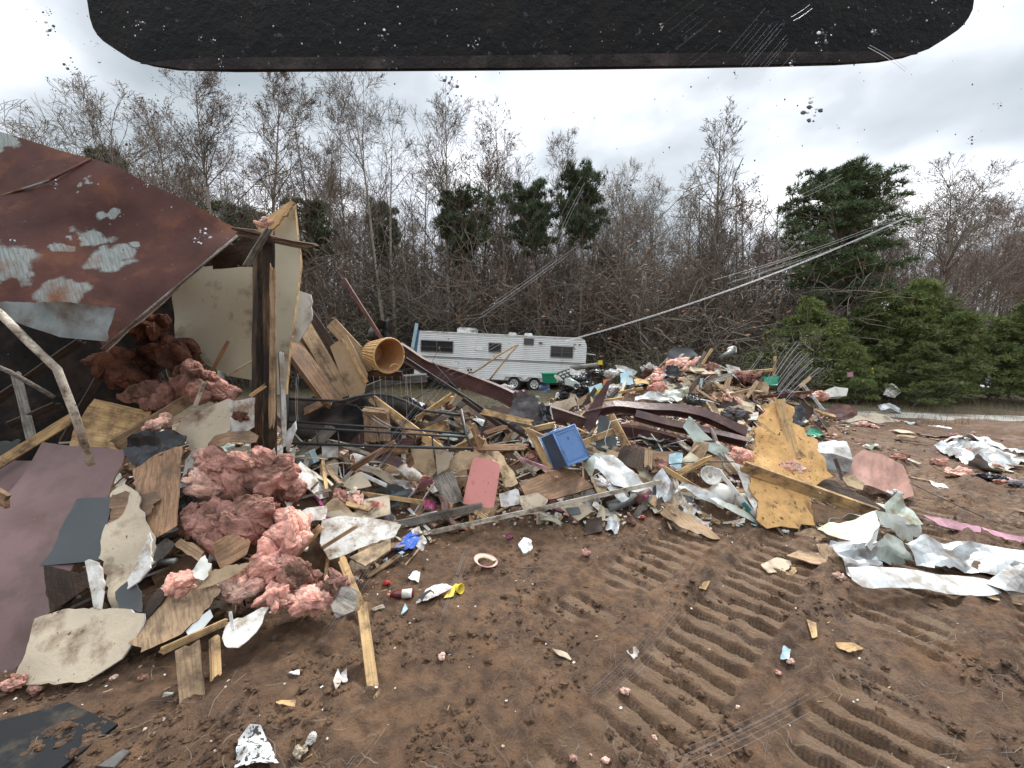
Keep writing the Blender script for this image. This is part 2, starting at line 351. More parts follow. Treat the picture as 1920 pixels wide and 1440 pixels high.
# ------------------------------------------------------------------ object helpers
def tag(o, label=None, cat=None, group=None, kind=None):
    if label: o['label'] = label
    if cat: o['category'] = cat
    if group: o['group'] = group
    if kind: o['kind'] = kind
    return o
def empty(name, loc, label=None, cat=None, group=None, rot=None):
    o = bpy.data.objects.new(name, None)
    C.objects.link(o)
    o.location = loc
    o.empty_display_size = 0.1
    if rot is not None: o.rotation_euler = rot
    return tag(o, label, cat, group)
class MB:
    """collects geometry of ONE mesh object"""
    def __init__(s):
        s.v = []; s.f = []; s.m = []; s.sm = []
    def add(s, vs, fs, mi=0, smooth=False):
        b = len(s.v)
        s.v.extend([tuple(q) for q in vs])
        for f in fs:
            s.f.append([b + i for i in f]); s.m.append(mi); s.sm.append(smooth)
    def box(s, c, sz, mi=0, mtx=None, jit=0):
        x, y, z = (q / 2 for q in sz); c = Vector(c)
        vs = [Vector((i * x, j * y, k * z)) for k in (-1, 1) for j in (-1, 1) for i in (-1, 1)]
        if jit: vs = [q + Vector([rnd.uniform(-jit, jit) for _ in range(3)]) for q in vs]
        if mtx: vs = [mtx @ q for q in vs]
        s.add([q + c for q in vs], [(0, 2, 3, 1), (4, 5, 7, 6), (0, 1, 5, 4), (2, 6, 7, 3), (0, 4, 6, 2), (1, 3, 7, 5)], mi)
    def tube(s, pts, rad, n=6, mi=0, caps=True, smooth=True):
        pts = [Vector(p) for p in pts]
        if not hasattr(rad, '__len__'): rad = [rad] * len(pts)
        vs = []; fs = []
        ref = None
        for i, p in enumerate(pts):
            d = (pts[min(i + 1, len(pts) - 1)] - pts[max(i - 1, 0)])
            if d.length < 1e-9: d = Vector((0, 0, 1))
            d.normalize()
            if ref is None:
                ref = Vector((0, 0, 1)) if abs(d.z) < 0.9 else Vector((1, 0, 0))
            a = d.cross(ref)
            if a.length < 1e-6: a = d.orthogonal()
            a.normalize(); b = d.cross(a); ref = a.cross(d) if False else ref
            for k in range(n):
                t = 2 * math.pi * k / n
                vs.append(p + (a * math.cos(t) + b * math.sin(t)) * rad[i])
        for i in range(len(pts) - 1):
            for k in range(n):
                fs.append((i * n + k, i * n + (k + 1) % n, (i + 1) * n + (k + 1) % n, (i + 1) * n + k))
        if caps and n > 3:
            fs.append(tuple(range(n))[::-1]); fs.append(tuple(range((len(pts) - 1) * n, len(pts) * n)))
        s.add(vs, fs, mi, smooth)
    def lathe(s, prof, n=24, mi=0, mtx=None, smooth=True):
        vs = []; fs = []
        for r, z in prof:
            for k in range(n):
                t = 2 * math.pi * k / n
                q = Vector((r * math.cos(t), r * math.sin(t), z))
                vs.append(mtx @ q if mtx else q)
        for i in range(len(prof) - 1):
            for k in range(n):
                fs.append((i * n + k, i * n + (k + 1) % n, (i + 1) * n + (k + 1) % n, (i + 1) * n + k))
        s.add(vs, fs, mi, smooth)
    def mesh(s, name):
        me = bpy.data.meshes.new(name)
        me.from_pydata(s.v, [], s.f)
        me.polygons.foreach_set('material_index', s.m)
        me.polygons.foreach_set('use_smooth', s.sm)
        me.update()
        return me
    def build(s, name, mats, parent=None, origin=None, mtx=None, **tg):
        """origin: world location for the object (verts are world coords); mtx: verts are local, object gets this matrix"""
        if origin is not None:
            o3 = Vector(origin); s.v = [(a - o3.x, b - o3.y, c - o3.z) for a, b, c in s.v]
        me = s.mesh(name)
        for q in (mats if isinstance(mats, (list, tuple)) else [mats]):
            me.materials.append(M[q] if isinstance(q, str) else q)
        o = bpy.data.objects.new(name, me)
        C.objects.link(o)
        if origin is not None: o.location = origin
        if mtx is not None: o.matrix_world = mtx
        if parent is not None:
            o.parent = parent
            if origin is not None or mtx is not None:
                PEND.append((o, parent))
        tag(o, **tg)
        return o
PEND = []
def fix_parents():
    bpy.context.view_layer.update()
    for o, p in PEND:
        o.matrix_parent_inverse = p.matrix_world.inverted()
    PEND.clear()

def frame_of(pts):
    c = Vector((0, 0, 0))
    for p in pts: c += p
    c /= len(pts)
    n = Vector((0, 0, 0))
    for i in range(len(pts)):
        n += (pts[i] - c).cross(pts[(i + 1) % len(pts)] - c)
    n.normalize()
    if n.dot(CO - c) < 0: n = -n
    u = max((pts[(i + 1) % len(pts)] - pts[i] for i in range(len(pts))), key=lambda e: e.length)
    u = (u - n * u.dot(n)).normalized()
    v = n.cross(u)
    m = Matrix((u, v, n)).transposed().to_4x4()
    m.translation = c
    return m
def sheet_mesh(name, pts, thick=0.012, rag=0.012, warp=0.015, wf=2.5, cell=0.06, crumple=0.0, cf=4.0, seed=0, curl=0.0):
    """thin torn or bent board: polygon (Vectors) -> mesh in local frame, matrix"""
    mt = frame_of(pts); inv = mt.inverted()
    L = [inv @ p for p in pts]
    rr = random.Random(seed * 77 + 3)
    so = Vector((seed * 3.17, seed * 1.3, seed * 0.71))
    per = sum((L[(i + 1) % len(L)] - L[i]).length for i in range(len(L)))
    cell = max(cell, per / 90)
    bd = []
    for i in range(len(L)):
        a = L[i]; b = L[(i + 1) % len(L)]
        k = max(1, int((b - a).length / (cell * 0.8)))
        torn = rr.random() < .55; rg = rag if torn else rag * .12
        e = (b - a); nn = Vector((e.y, -e.x, 0)).normalized() if e.length > 1e-6 else Vector((0, 0, 0))
        for j in range(k):
            t = j / k
            p = a.lerp(b, t)
            if rag and j: p = p + nn * (abs(noise.noise(Vector((p.x * 16, p.y * 16, seed)))) * -rg * 2.2 + rr.uniform(-rg, rg) * 0.75) + e.normalized() * rr.uniform(-.3, .3) * cell * (1 if torn else 0)
            bd.append((p.x, p.y))
    xs = [p[0] for p in bd]; ys = [p[1] for p in bd]
    def inside(x, y):
        c = False; j = len(bd) - 1
        for i in range(len(bd)):
            if (bd[i][1] > y) != (bd[j][1] > y) and x < (bd[j][0] - bd[i][0]) * (y - bd[i][1]) / (bd[j][1] - bd[i][1]) + bd[i][0]: c = not c
            j = i
        return c
    pp = [Vector(p) for p in bd]
    x = min(xs) + cell * 0.5
    while x < max(xs):
        y = min(ys) + cell * 0.5
        while y < max(ys):
            qx = x + rr.uniform(-.25, .25) * cell; qy = y + rr.uniform(-.25, .25) * cell
            if inside(qx, qy) and min((qx - b[0]) ** 2 + (qy - b[1]) ** 2 for b in bd) > (cell * 0.45) ** 2:
                pp.append(Vector((qx, qy)))
            y += cell
        x += cell
    nb = len(bd)
    res = geometry.delaunay_2d_cdt(pp, [(i, (i + 1) % nb) for i in range(nb)], [], 1, 1e-6)
    vs2, tris = res[0], res[2]
    def zoff(x, y):
        sw = 0; sz = 0
        for q in L:
            d = (q.x - x) ** 2 + (q.y - y) ** 2 + 1e-5
            w = 1 / (d * d); sw += w; sz += w * q.z
        z = sz / sw
        p = Vector((x, y, 0)) + so
        if warp: z += warp * 2 * noise.noise(p * wf)
        if crumple:
            z += crumple * (abs(noise.noise(Vector((p.x * cf * .35, p.y * cf * 1.1, p.z)))) * 2.6 + abs(noise.noise(Vector((p.x * cf * .9, p.y * cf * .7, p.z + 9)))) * 1.0 + noise.noise(p * cf * 2.5 + so) * .22 - 0.8)
        if curl: z += curl * (x * x + 0.3 * y * y)
        return z
    mb = MB()
    top = [Vector((q.x, q.y, zoff(q.x, q.y))) for q in vs2]
    bot = [Vector((q.x, q.y, q.z - thick)) for q in top]
    up = []
    for t in tris:
        a, b, c = (vs2[i] for i in t)
        up.append(tuple(t) if (b - a).cross(c - a) > 0 else tuple(reversed(t)))
    sm = not crumple
    mb.add(top, up, 0, sm)
    mb.add(bot, [tuple(reversed(t)) for t in up], 0, sm)
    ec = {}
    for t in up:
        for i in range(3):
            e = (t[i], t[(i + 1) % 3]); ec[e] = 1
    for (a, b) in ec:
        if (b, a) not in ec:
            mb.add([top[a], bot[a], bot[b], top[b]], [(0, 1, 2, 3)], 1)
    return mb, mt
def unbury(pts, tol=0.015):
    """a piece guessed too deep comes nearer until it rests on the rubble instead of inside it"""
    for k in range(14):
        x = np.array([p.x for p in pts]); y = np.array([p.y for p in pts]); z = np.array([p.z for p in pts])
        if (z - hgt(x, y)).min() > -tol: break
        pts = [p + (CO - p) * 0.012 for p in pts]
    return pts
def sheet(name, pts, m, label=None, cat=None, edge=None, group=None, parent=None, tol=0.02, **k):
    if parent is None: pts = unbury(pts, tol)
    mb, mt = sheet_mesh(name, pts, **k)
    return mb.build(name, [m, edge or m], parent=parent, mtx=mt, label=label, cat=cat, group=group)

def board_mb(L, w, t, rag=0.03, seed=0, bow=0.0, rough=0.0):
    """lumber along local X, centred"""
    rr = random.Random(seed)
    nx = max(3, int(L / 0.18)); nj = 5
    e0 = [rr.uniform(0, rag) for _ in range(nj + 1)]; e1 = [rr.uniform(0, rag) for _ in range(nj + 1)]
    mb = MB()
    def g(i, j, k):
        x = -L / 2 + L * i / nx
        if i == 0: x -= e0[j] - rag / 2
        if i == nx: x += e1[j] - rag / 2
        y = -w / 2 + w * j / nj
        z = (k - 0.5) * t + bow * (1 - (2 * i / nx - 1) ** 2)
        if rough:
            y += rough * noise.noise(Vector((x * 5, j * .7, seed))); z += rough * noise.noise(Vector((x * 7, j * 1.3, seed + 5)))
        return Vector((x, y, z))
    vs = [g(i, j, k) for i in range(nx + 1) for j in range(nj + 1) for k in range(2)]
    def ix(i, j, k): return (i * (nj + 1) + j) * 2 + k
    fs = []
    for i in range(nx):
        for j in range(nj):
            fs.append((ix(i, j, 1), ix(i + 1, j, 1), ix(i + 1, j + 1, 1), ix(i, j + 1, 1)))
            fs.append((ix(i, j, 0), ix(i, j + 1, 0), ix(i + 1, j + 1, 0), ix(i + 1, j, 0)))
        fs.append((ix(i, 0, 0), ix(i + 1, 0, 0), ix(i + 1, 0, 1), ix(i, 0, 1)))
        fs.append((ix(i, nj, 0), ix(i, nj, 1), ix(i + 1, nj, 1), ix(i + 1, nj, 0)))
    for j in range(nj):
        fs.append((ix(0, j, 0), ix(0, j, 1), ix(0, j + 1, 1), ix(0, j + 1, 0)))
        fs.append((ix(nx, j, 0), ix(nx, j + 1, 0), ix(nx, j + 1, 1), ix(nx, j, 1)))
    mb.add(vs, fs)
    return mb
def axis_mtx(p0, p1, roll=0.0, face=None):
    """X along p0->p1, wide face (local Z) turned toward face (default: the camera), then rolled"""
    x = (p1 - p0).normalized()
    c = (p0 + p1) / 2
    z = (face if face is not None else (CO - c)); z = (z - x * z.dot(x)).normalized()
    y = z.cross(x)
    m = Matrix((x, y, z)).transposed().to_4x4() @ Matrix.Rotation(roll, 4, 'X')
    m.translation = c
    return m
def board(name, p0, p1, w, t, m, label=None, cat=None, roll=0.3, group=None, parent=None, face=None, **k):
    if parent is None: p0, p1 = unbury([p0, p1], .03)
    mb = board_mb((p1 - p0).length, w, t, **k)
    return mb.build(name, m, parent=parent, mtx=axis_mtx(p0, p1, roll, face), label=label, cat=cat, group=group)
def rod(name, pts, r, m, label=None, cat=None, parent=None, n=7, group=None):
    mb = MB(); mb.tube(pts, r, n)
    return mb.build(name, m, parent=parent, origin=pts[0], label=label, cat=cat, group=group)

_ico = {}
def ico(sub):
    if sub in _ico: return _ico[sub]
    t = (1 + 5 ** .5) / 2
    V = [Vector(q).normalized() for q in [(-1, t, 0), (1, t, 0), (-1, -t, 0), (1, -t, 0), (0, -1, t), (0, 1, t), (0, -1, -t), (0, 1, -t), (t, 0, -1), (t, 0, 1), (-t, 0, -1), (-t, 0, 1)]]
    Fc = [(0, 11, 5), (0, 5, 1), (0, 1, 7), (0, 7, 10), (0, 10, 11), (1, 5, 9), (5, 11, 4), (11, 10, 2), (10, 7, 6), (7, 1, 8), (3, 9, 4), (3, 4, 2), (3, 2, 6), (3, 6, 8), (3, 8, 9), (4, 9, 5), (2, 4, 11), (6, 2, 10), (8, 6, 7), (9, 8, 1)]
    for _ in range(sub):
        mid = {}; NF = []
        def md(a, b):
            k = (min(a, b), max(a, b))
            if k not in mid: V.append(((V[a] + V[b]) / 2).normalized()); mid[k] = len(V) - 1
            return mid[k]
        for a, b, c in Fc:
            ab, bc, ca = md(a, b), md(b, c), md(c, a)
            NF += [(a, ab, ca), (b, bc, ab), (c, ca, bc), (ab, bc, ca)]
        Fc = NF
    _ico[sub] = (V, Fc)
    return _ico[sub]
def fluff_into(mb, rad, seed=0, sub=4, amp=0.5, freq=2.2, mtx=None, hairs=60, mi=0, lobes=None):
    """torn wad of glass wool or cloth: crumpled overlapping lobes, with a few loose fibres"""
    V, Fc = ico(4 if sub == 5 else min(sub, 3))
    rr = random.Random(seed * 13 + 5)
    rad = Vector(rad); rm = (rad.x * rad.y * rad.z) ** (1 / 3)
    if lobes is None: lobes = {5: 22, 4: 11, 3: 4}.get(sub, 3)
    for l in range(lobes):
        so = Vector((rr.uniform(0, 50), rr.uniform(0, 50), rr.uniform(0, 50)))
        u = Vector([rr.gauss(0, 1) for _ in range(3)]).normalized() * (rr.random() ** .5) * .78 if l else Vector((0, 0, 0))
        c = Vector((u.x * rad.x, u.y * rad.y, u.z * rad.z))
        k = rr.uniform(.30, .52) if l else .68
        rg_ = (rad.x + rad.z) * .5; fl = rr.uniform(.38, .8) if l else .8
        e = Vector((rg_ * k * rr.uniform(.8, 1.5), min(rad.y, rg_) * k * rr.uniform(.7, 1.2), rg_ * k * fl)) if l else Vector((rad.x * k, rad.y * k, rad.z * k))
        rot = Matrix.Rotation(rr.gauss(0, .7), 3, 'Y') @ Matrix.Rotation(rr.gauss(0, .6), 3, 'X') if l else Matrix.Identity(3)
        em = (e.x * e.y * e.z) ** (1 / 3)
        out = []
        for n in V:
            q = n * freq * .75 + so
            d1 = noise.noise_vector(q) * (amp * .5)
            q2 = q * 2.6 + d1 * 2
            fold = abs(noise.noise(Vector((q2.x * .6, q2.y, q2.z * 1.9))))
            d3 = noise.noise_vector(q * 5.5) * (amp * .075)
            d4 = noise.noise_vector(q * 17) * (amp * .055)
            v = n * (0.88 + fold * amp * .30) + d1 + d3 + d4
            out.append(c + rot @ Vector((v.x * e.x, v.y * e.y, v.z * e.z)))
        mb.add([mtx @ p for p in out] if mtx else out, Fc, mi, True)
        for _ in range(hairs * 24 // lobes):
            i = rr.randrange(len(V)); p = out[i]; n = (p - c).normalized() if (p - c).length > 1e-6 else V[i]
            tdir = (n + Vector([rr.uniform(-.9, .9) for _ in range(3)])).normalized()
            ll = em * rr.uniform(0.08, 0.32); w = em * rr.uniform(0.002, 0.006)
            sd_ = tdir.orthogonal().normalized() * w
            q = [p - sd_, p + sd_, p + tdir * ll]
            mb.add([mtx @ z for z in q] if mtx else q, [(0, 1, 2)], mi)
def fluff(name, c, rad, m, rot=(0, 0, 0), label=None, cat=None, group=None, **k):
    from mathutils import Euler
    mb = MB(); fluff_into(mb, rad, **k)
    mt = Euler(rot).to_matrix().to_4x4(); mt.translation = c
    return mb.build(name, m, mtx=mt, label=label, cat=cat, group=group)
# ================================================================== SETTING: ground
def axis(lo, f0, f1, hi, fine, grow):
    a = [f0]; s = fine
    while a[-1] > lo: s *= grow; a.append(a[-1] - s)
    b = list(np.arange(f0 + fine, f1, fine)); s = fine
    while b[-1] < hi: s = min(s * grow, 60); b.append(b[-1] + s)
    return np.array(a[::-1] + b)
gx = axis(-900, -2.6, 5.2, 900, 0.02, 1.022)
gy = axis(-300, 2.0, 5.2, 1500, 0.018, 1.014)
GX, GY = np.meshgrid(gx, gy)
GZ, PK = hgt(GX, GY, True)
nxg, nyg = len(gx), len(gy)
co = np.stack([GX, GY, GZ], -1).reshape(-1, 3)
idx = np.arange(nxg * nyg).reshape(nyg, nxg)
quads = np.stack([idx[:-1, :-1], idx[:-1, 1:], idx[1:, 1:], idx[1:, :-1]], -1).reshape(-1, 4)
me = bpy.data.meshes.new('ground')
me.vertices.add(len(co)); me.vertices.foreach_set('co', co.ravel())
me.loops.add(quads.size); me.loops.foreach_set('vertex_index', quads.ravel())
me.polygons.add(len(quads)); me.polygons.foreach_set('loop_start', np.arange(0, quads.size, 4)); me.polygons.foreach_set('loop_total', np.full(len(quads), 4))
me.update(calc_edges=True)
me.polygons.foreach_set('use_smooth', np.ones(len(quads), bool))
at = me.attributes.new('packed_unshaded', 'FLOAT', 'POINT'); at.data.foreach_set('value', PK.ravel().astype(np.float32))
ground = bpy.data.objects.new('ground', me); C.objects.link(ground)
tag(ground, 'churned brown mud with cleat prints of a tracked machine', kind='structure')
gm = bpy.data.materials.new('mud'); gm.use_nodes = True
t = gm.node_tree; N = t.nodes; L = t.links; bs = N['Principled BSDF']
geo = N.new('ShaderNodeNewGeometry')
def gn(sc, det=6, ro=0.6, st=None):
    n = N.new('ShaderNodeTexNoise'); n.inputs['Scale'].default_value = sc; n.inputs['Detail'].default_value = det; n.inputs['Roughness'].default_value = ro
    if st:
        mp = N.new('ShaderNodeMapping'); mp.inputs['Scale'].default_value = st; mp.inputs['Rotation'].default_value = (0, 0, R(40)); L.new(geo.outputs['Position'], mp.inputs[0]); L.new(mp.outputs[0], n.inputs[0])
    else: L.new(geo.outputs['Position'], n.inputs[0])
    return n.outputs['Fac']
def gs(v, lo, hi, a=0., b=1.):
    r = N.new('ShaderNodeMapRange'); L.new(v, r.inputs[0])
    for i, q in ((1, lo), (2, hi), (3, a), (4, b)): r.inputs[i].default_value = q
    return r.outputs[0]
def gmix(f, a, b):
    x = N.new('ShaderNodeMix'); x.data_type = 'RGBA'; L.new(f, x.inputs[0])
    for i, v in ((6, a), (7, b)):
        if isinstance(v, tuple): x.inputs[i].default_value = (*v, 1)
        else: L.new(v, x.inputs[i])
    return x.outputs[2]
c = gmix(gs(gn(1.1), 0.35, 0.65), (0.145, 0.076, 0.038), (0.262, 0.148, 0.078))
c = gmix(gs(gn(7, 8, 0.7), 0.42, 0.62, 0, 0.8), c, (0.06, 0.031, 0.018))
c = gmix(gs(gn(28, 5, 0.75), 0.60, 0.70, 0, 0.7), c, (0.26, 0.175, 0.115))
c = gmix(gs(gn(2.3, 4, 0.6), 0.60, 0.70, 0, 0.55), c, (0.25, 0.125, 0.05))
pa = N.new('ShaderNodeAttribute'); pa.attribute_name = 'packed_unshaded'
c = gmix(gs(pa.outputs['Fac'], 0.2, 0.8, 0, 0.75), c, gmix(gs(gn(5, 6), .4, .6), (0.225, 0.143, 0.083), (0.30, 0.195, 0.118)))  # lighter compacted flats; cleat lines left darker to paint their thin shadows
sep = N.new('ShaderNodeSeparateXYZ'); L.new(geo.outputs['Position'], sep.inputs[0])
# beyond the cleared mud: dead grass and leaf litter
ad = N.new('ShaderNodeMath'); ad.operation = 'MULTIPLY_ADD'; L.new(gn(0.6, 5), ad.inputs[0]); ad.inputs[1].default_value = 5.0; L.new(sep.outputs['Y'], ad.inputs[2])
gc = gmix(gs(gn(3.5, 6, 0.7), 0.4, 0.6), (0.19, 0.135, 0.075), (0.085, 0.08, 0.038))
gc = gmix(gs(gn(22, 4, 0.7), 0.5, 0.62, 0, 0.8), gc, (0.09, 0.055, 0.032))
c = gmix(gs(ad.outputs[0], 15.0, 16.5), c, gc)
L.new(c, bs.inputs['Base Color'])
bs.inputs['Roughness'].default_value = 0.85
L.new(gs(gn(2.0, 5), 0.4, 0.65, 0.9, 0.5), bs.inputs['Roughness'])
hm = N.new('ShaderNodeMath'); hm.operation = 'ADD'; L.new(gn(45, 8, 0.75), hm.inputs[0]); L.new(gn(14, 8, 0.7), hm.inputs[1])
b = N.new('ShaderNodeBump'); b.inputs['Strength'].default_value = 1.0; b.inputs['Distance'].default_value = 0.05
L.new(hm.outputs[0], b.inputs['Height']); L.new(b.outputs[0], bs.inputs['Normal'])
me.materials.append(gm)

# pale gravel drive on the right
mb = MB(); vs = []; fs = []
dl = [(4.5, 15.6), (7, 14.6), (10, 13.6), (13, 12.9), (17, 12.3), (30, 10.8), (60, 8)]
nw = 5
for i, (x, y) in enumerate([(a[0] + (b_[0] - a[0]) * k / 8, a[1] + (b_[1] - a[1]) * k / 8) for a, b_ in zip(dl, dl[1:]) for k in range(8)]):
    for j in range(nw + 1):
        w_ = 1.25 * (j / nw - 0.5) + (rnd.uniform(-.12, .12) if j in (0, nw) else 0)
        vs.append((x, y + w_, hz(x, y + w_) + 0.012 + (0.02 if 0 < j < nw else -0.03)))
n_ = len(vs) // (nw + 1)
fs = [(i * (nw + 1) + j, (i + 1) * (nw + 1) + j, (i + 1) * (nw + 1) + j + 1, i * (nw + 1) + j + 1) for i in range(n_ - 1) for j in range(nw)]
mb.add(vs, fs, 0, True)
mb.build('road', 'concrete', label='narrow pale drive crossing behind the mud on the right', kind='structure')

# ------------------------------------------------------------------ clods (stuff)
V1, F1 = ico(1)
def clod_into(mb, p, r, seed, mi=0):
    so = Vector((seed * 1.7, seed * .3, seed))
    vs = [(n * (1 + 0.7 * noise.noise(n * 1.6 + so))) for n in V1]
    mb.add([p + Vector((q.x * r, q.y * r * rnd.uniform(.8, 1.1), q.z * r * 0.62)) for q in vs], F1, mi, False)
mb = MB()
pts = []
for i in range(26000):
    Y = 1.9 + 8 * rnd.random() ** 1.7; px = rnd.uniform(-200, 2100); x = (px - 960) / F * Y
    k = 0.35 + 0.65 * float(fbm(np.array([x * 1.1 + 7]), np.array([Y * 1.1 + 3]), 3)[0])
    cl_ = float(fbm(np.array([x * 2.3 + 3]), np.array([Y * 2.3]), 3)[0])
    if cl_ < .5 + .1 * rnd.random() or rnd.random() > k * 1.1: continue
    pts.append((x, Y, rnd.choice([.004, .006, .008, .010, .013, .018, .025]) * rnd.uniform(.6, 1.3)))
xy = np.array(pts); zz = hgt(xy[:, 0], xy[:, 1])
ns = xy[:, 0] * TDY - xy[:, 1] * TDX
for (x, y, r), z, q in zip(pts, zz, ns):
    clod_into(mb, Vector((x, y, z + r * .25)), r, rnd.random() * 90)
mb.build('soil_clods', gm, label='loose lumps of brown soil strewn over the mud', kind='stuff')
# roots, stems and straw lying in the mud
mb = MB()
for i in range(1600):
    Y = 1.9 + 9 * rnd.random() ** 1.6; px = rnd.uniform(-100, 2050); x = (px - 960) / F * Y
    a = rnd.uniform(0, 6.28); l = rnd.choice([.06, .1, .15, .3]) * rnd.uniform(.6, 1.3); pp_ = []
    for k in range(5):
        pp_.append((x, Y)); a += rnd.uniform(-.5, .5); x += math.cos(a) * l / 4; Y += math.sin(a) * l / 4
    q = np.array(pp_); zq = hgt(q[:, 0], q[:, 1])
    r = rnd.choice([.0008, .001, .0016])
    mb.tube([(u, v, z + r + rnd.uniform(0, .018)) for (u, v), z in zip(pp_, zq)], r, 3, rnd.choice([0, 0, 0, 0, 1]), smooth=False)
mb.build('root_fibres', ['twig_brown', 'grass_dry'], label='thin roots and straw mixed into the mud', kind='stuff')
# dry grass beyond
mb = MB()
for i in range(9000):
    Y = rnd.uniform(11.5, 24); x = rnd.uniform(-8, 26) if rnd.random() < .8 else rnd.uniform(-25, 30)
    if Y < 14.5 and x < 8: continue
    l = rnd.uniform(.08, .28); a = rnd.uniform(0, 6.28); z = 0
    mb.add([(x - .008, Y, z - .05), (x + .008, Y, z - .05), (x + math.cos(a) * l * .5, Y + math.sin(a) * l * .5, z + l)], [(0, 1, 2)], rnd.choice([0, 0, 1]))
mb.build('dry_grass', ['grass_dry', 'leaf_olive'], label='thin dead grass at the edge of the wood', kind='stuff')
# tiny scraps of litter on the mud and the heaps
mb = MB()
lm = ['drywall_white', 'paper_tan', 'insulation_salmon', 'pine_wood', 'dark_wood', 'light_blue', 'white_plastic', 'insulation_mauve']
pl_ = []
for i in range(17000):
    if rnd.random() < .86:
        x = rnd.uniform(-6, 9.5); y = rnd.uniform(2.6, 13.5); ok = foot_sd(np.array([x]), np.array([y]))[0] > -0.25 * rnd.random() - .1
    else:
        y = 2.0 + 11 * rnd.random() ** 1.3; x = (rnd.uniform(-100, 2000) - 960) / F * y
        if rnd.random() < .45: x = rnd.uniform(4.5, 12); y = rnd.uniform(5.2, 12)
        dd = -float(foot_sd(np.array([x]), np.array([y]))[0]); ok = rnd.random() < math.exp(-max(dd, 0) * .9) + .12
    if ok: pl_.append((x, y, float(foot_sd(np.array([x]), np.array([y]))[0])))
xy = np.array(pl_); zz = hgt(xy[:, 0], xy[:, 1])
for (x, y, sdv), z in zip(pl_, zz):
    inh = sdv > 0
    s = rnd.uniform(.012, .05) if inh else rnd.uniform(.006, .022)
    if inh: s *= 1 + .06 * y
    mi = rnd.choices(range(8), [5, 5, 4, 5, 4 if inh else 1, .5, 2, 2])[0]
    a = rnd.uniform(0, 6.28); q = Matrix.Rotation(a, 3, 'Z') @ Matrix.Rotation(rnd.gauss(0, .5 if inh else .2), 3, 'X')
    if mi in (3, 4): d = (s * 2.6, s * .35, s * .2)
    else: d = (s, s * rnd.uniform(.4, 1), s * rnd.choice([.1, .1, .4]))
    mb.box((x, y, z + s * .2 + (rnd.uniform(0, .08) if inh else 0)), d, mi, q, jit=s * .12)
mb.build('litter', lm, label='small chips of board, paper and insulation scattered everywhere', kind='stuff')
# ================================================================== SETTING: the wood
def grow(mb, p, d, L, r, lev, spec, rr, tips):
    ns = spec['seg'][lev]; pts = [p.copy()]; rad = [r]; q = p.copy(); dd = d.copy()
    for i in range(ns):
        dd = (dd + Vector((rr.gauss(0, 1), rr.gauss(0, 1), rr.gauss(0, 1))) * spec['wob'][lev] + Vector((0, 0, spec['up'][lev]))).normalized()
        q = q + dd * (L / ns); pts.append(q.copy()); rad.append(max(r * (1 - 0.8 * (i + 1) / ns), 0.0068))
    mb.tube(pts, rad, spec['n'][lev], 0, caps=False, smooth=lev < 2)
    if lev + 1 >= len(spec['kids']) + 1 or lev >= len(spec['kids']):
        tips.append((pts[-1], dd)); return
    for k in range(spec['kids'][lev]):
        t = rr.uniform(spec['t0'][lev], 0.98) ; i = min(int(t * ns), ns - 1); f = t * ns - i
        bp = pts[i].lerp(pts[i + 1], f); ax = (pts[i + 1] - pts[i]).normalized()
        a = rr.uniform(0, 6.283); side = ax.orthogonal().normalized(); side = Matrix.Rotation(a, 3, ax) @ side
        ang = R(rr.uniform(*spec['ang'][lev])); nd = (ax * math.cos(ang) + side * math.sin(ang)).normalized()
        nl = L * spec['len'][lev] * (1.15 - t * spec['tap'][lev]) * rr.uniform(.7, 1.2)
        grow(mb, bp, nd, nl, max(rad[i] * spec['rr'][lev], 0.0068), lev + 1, spec, rr, tips)
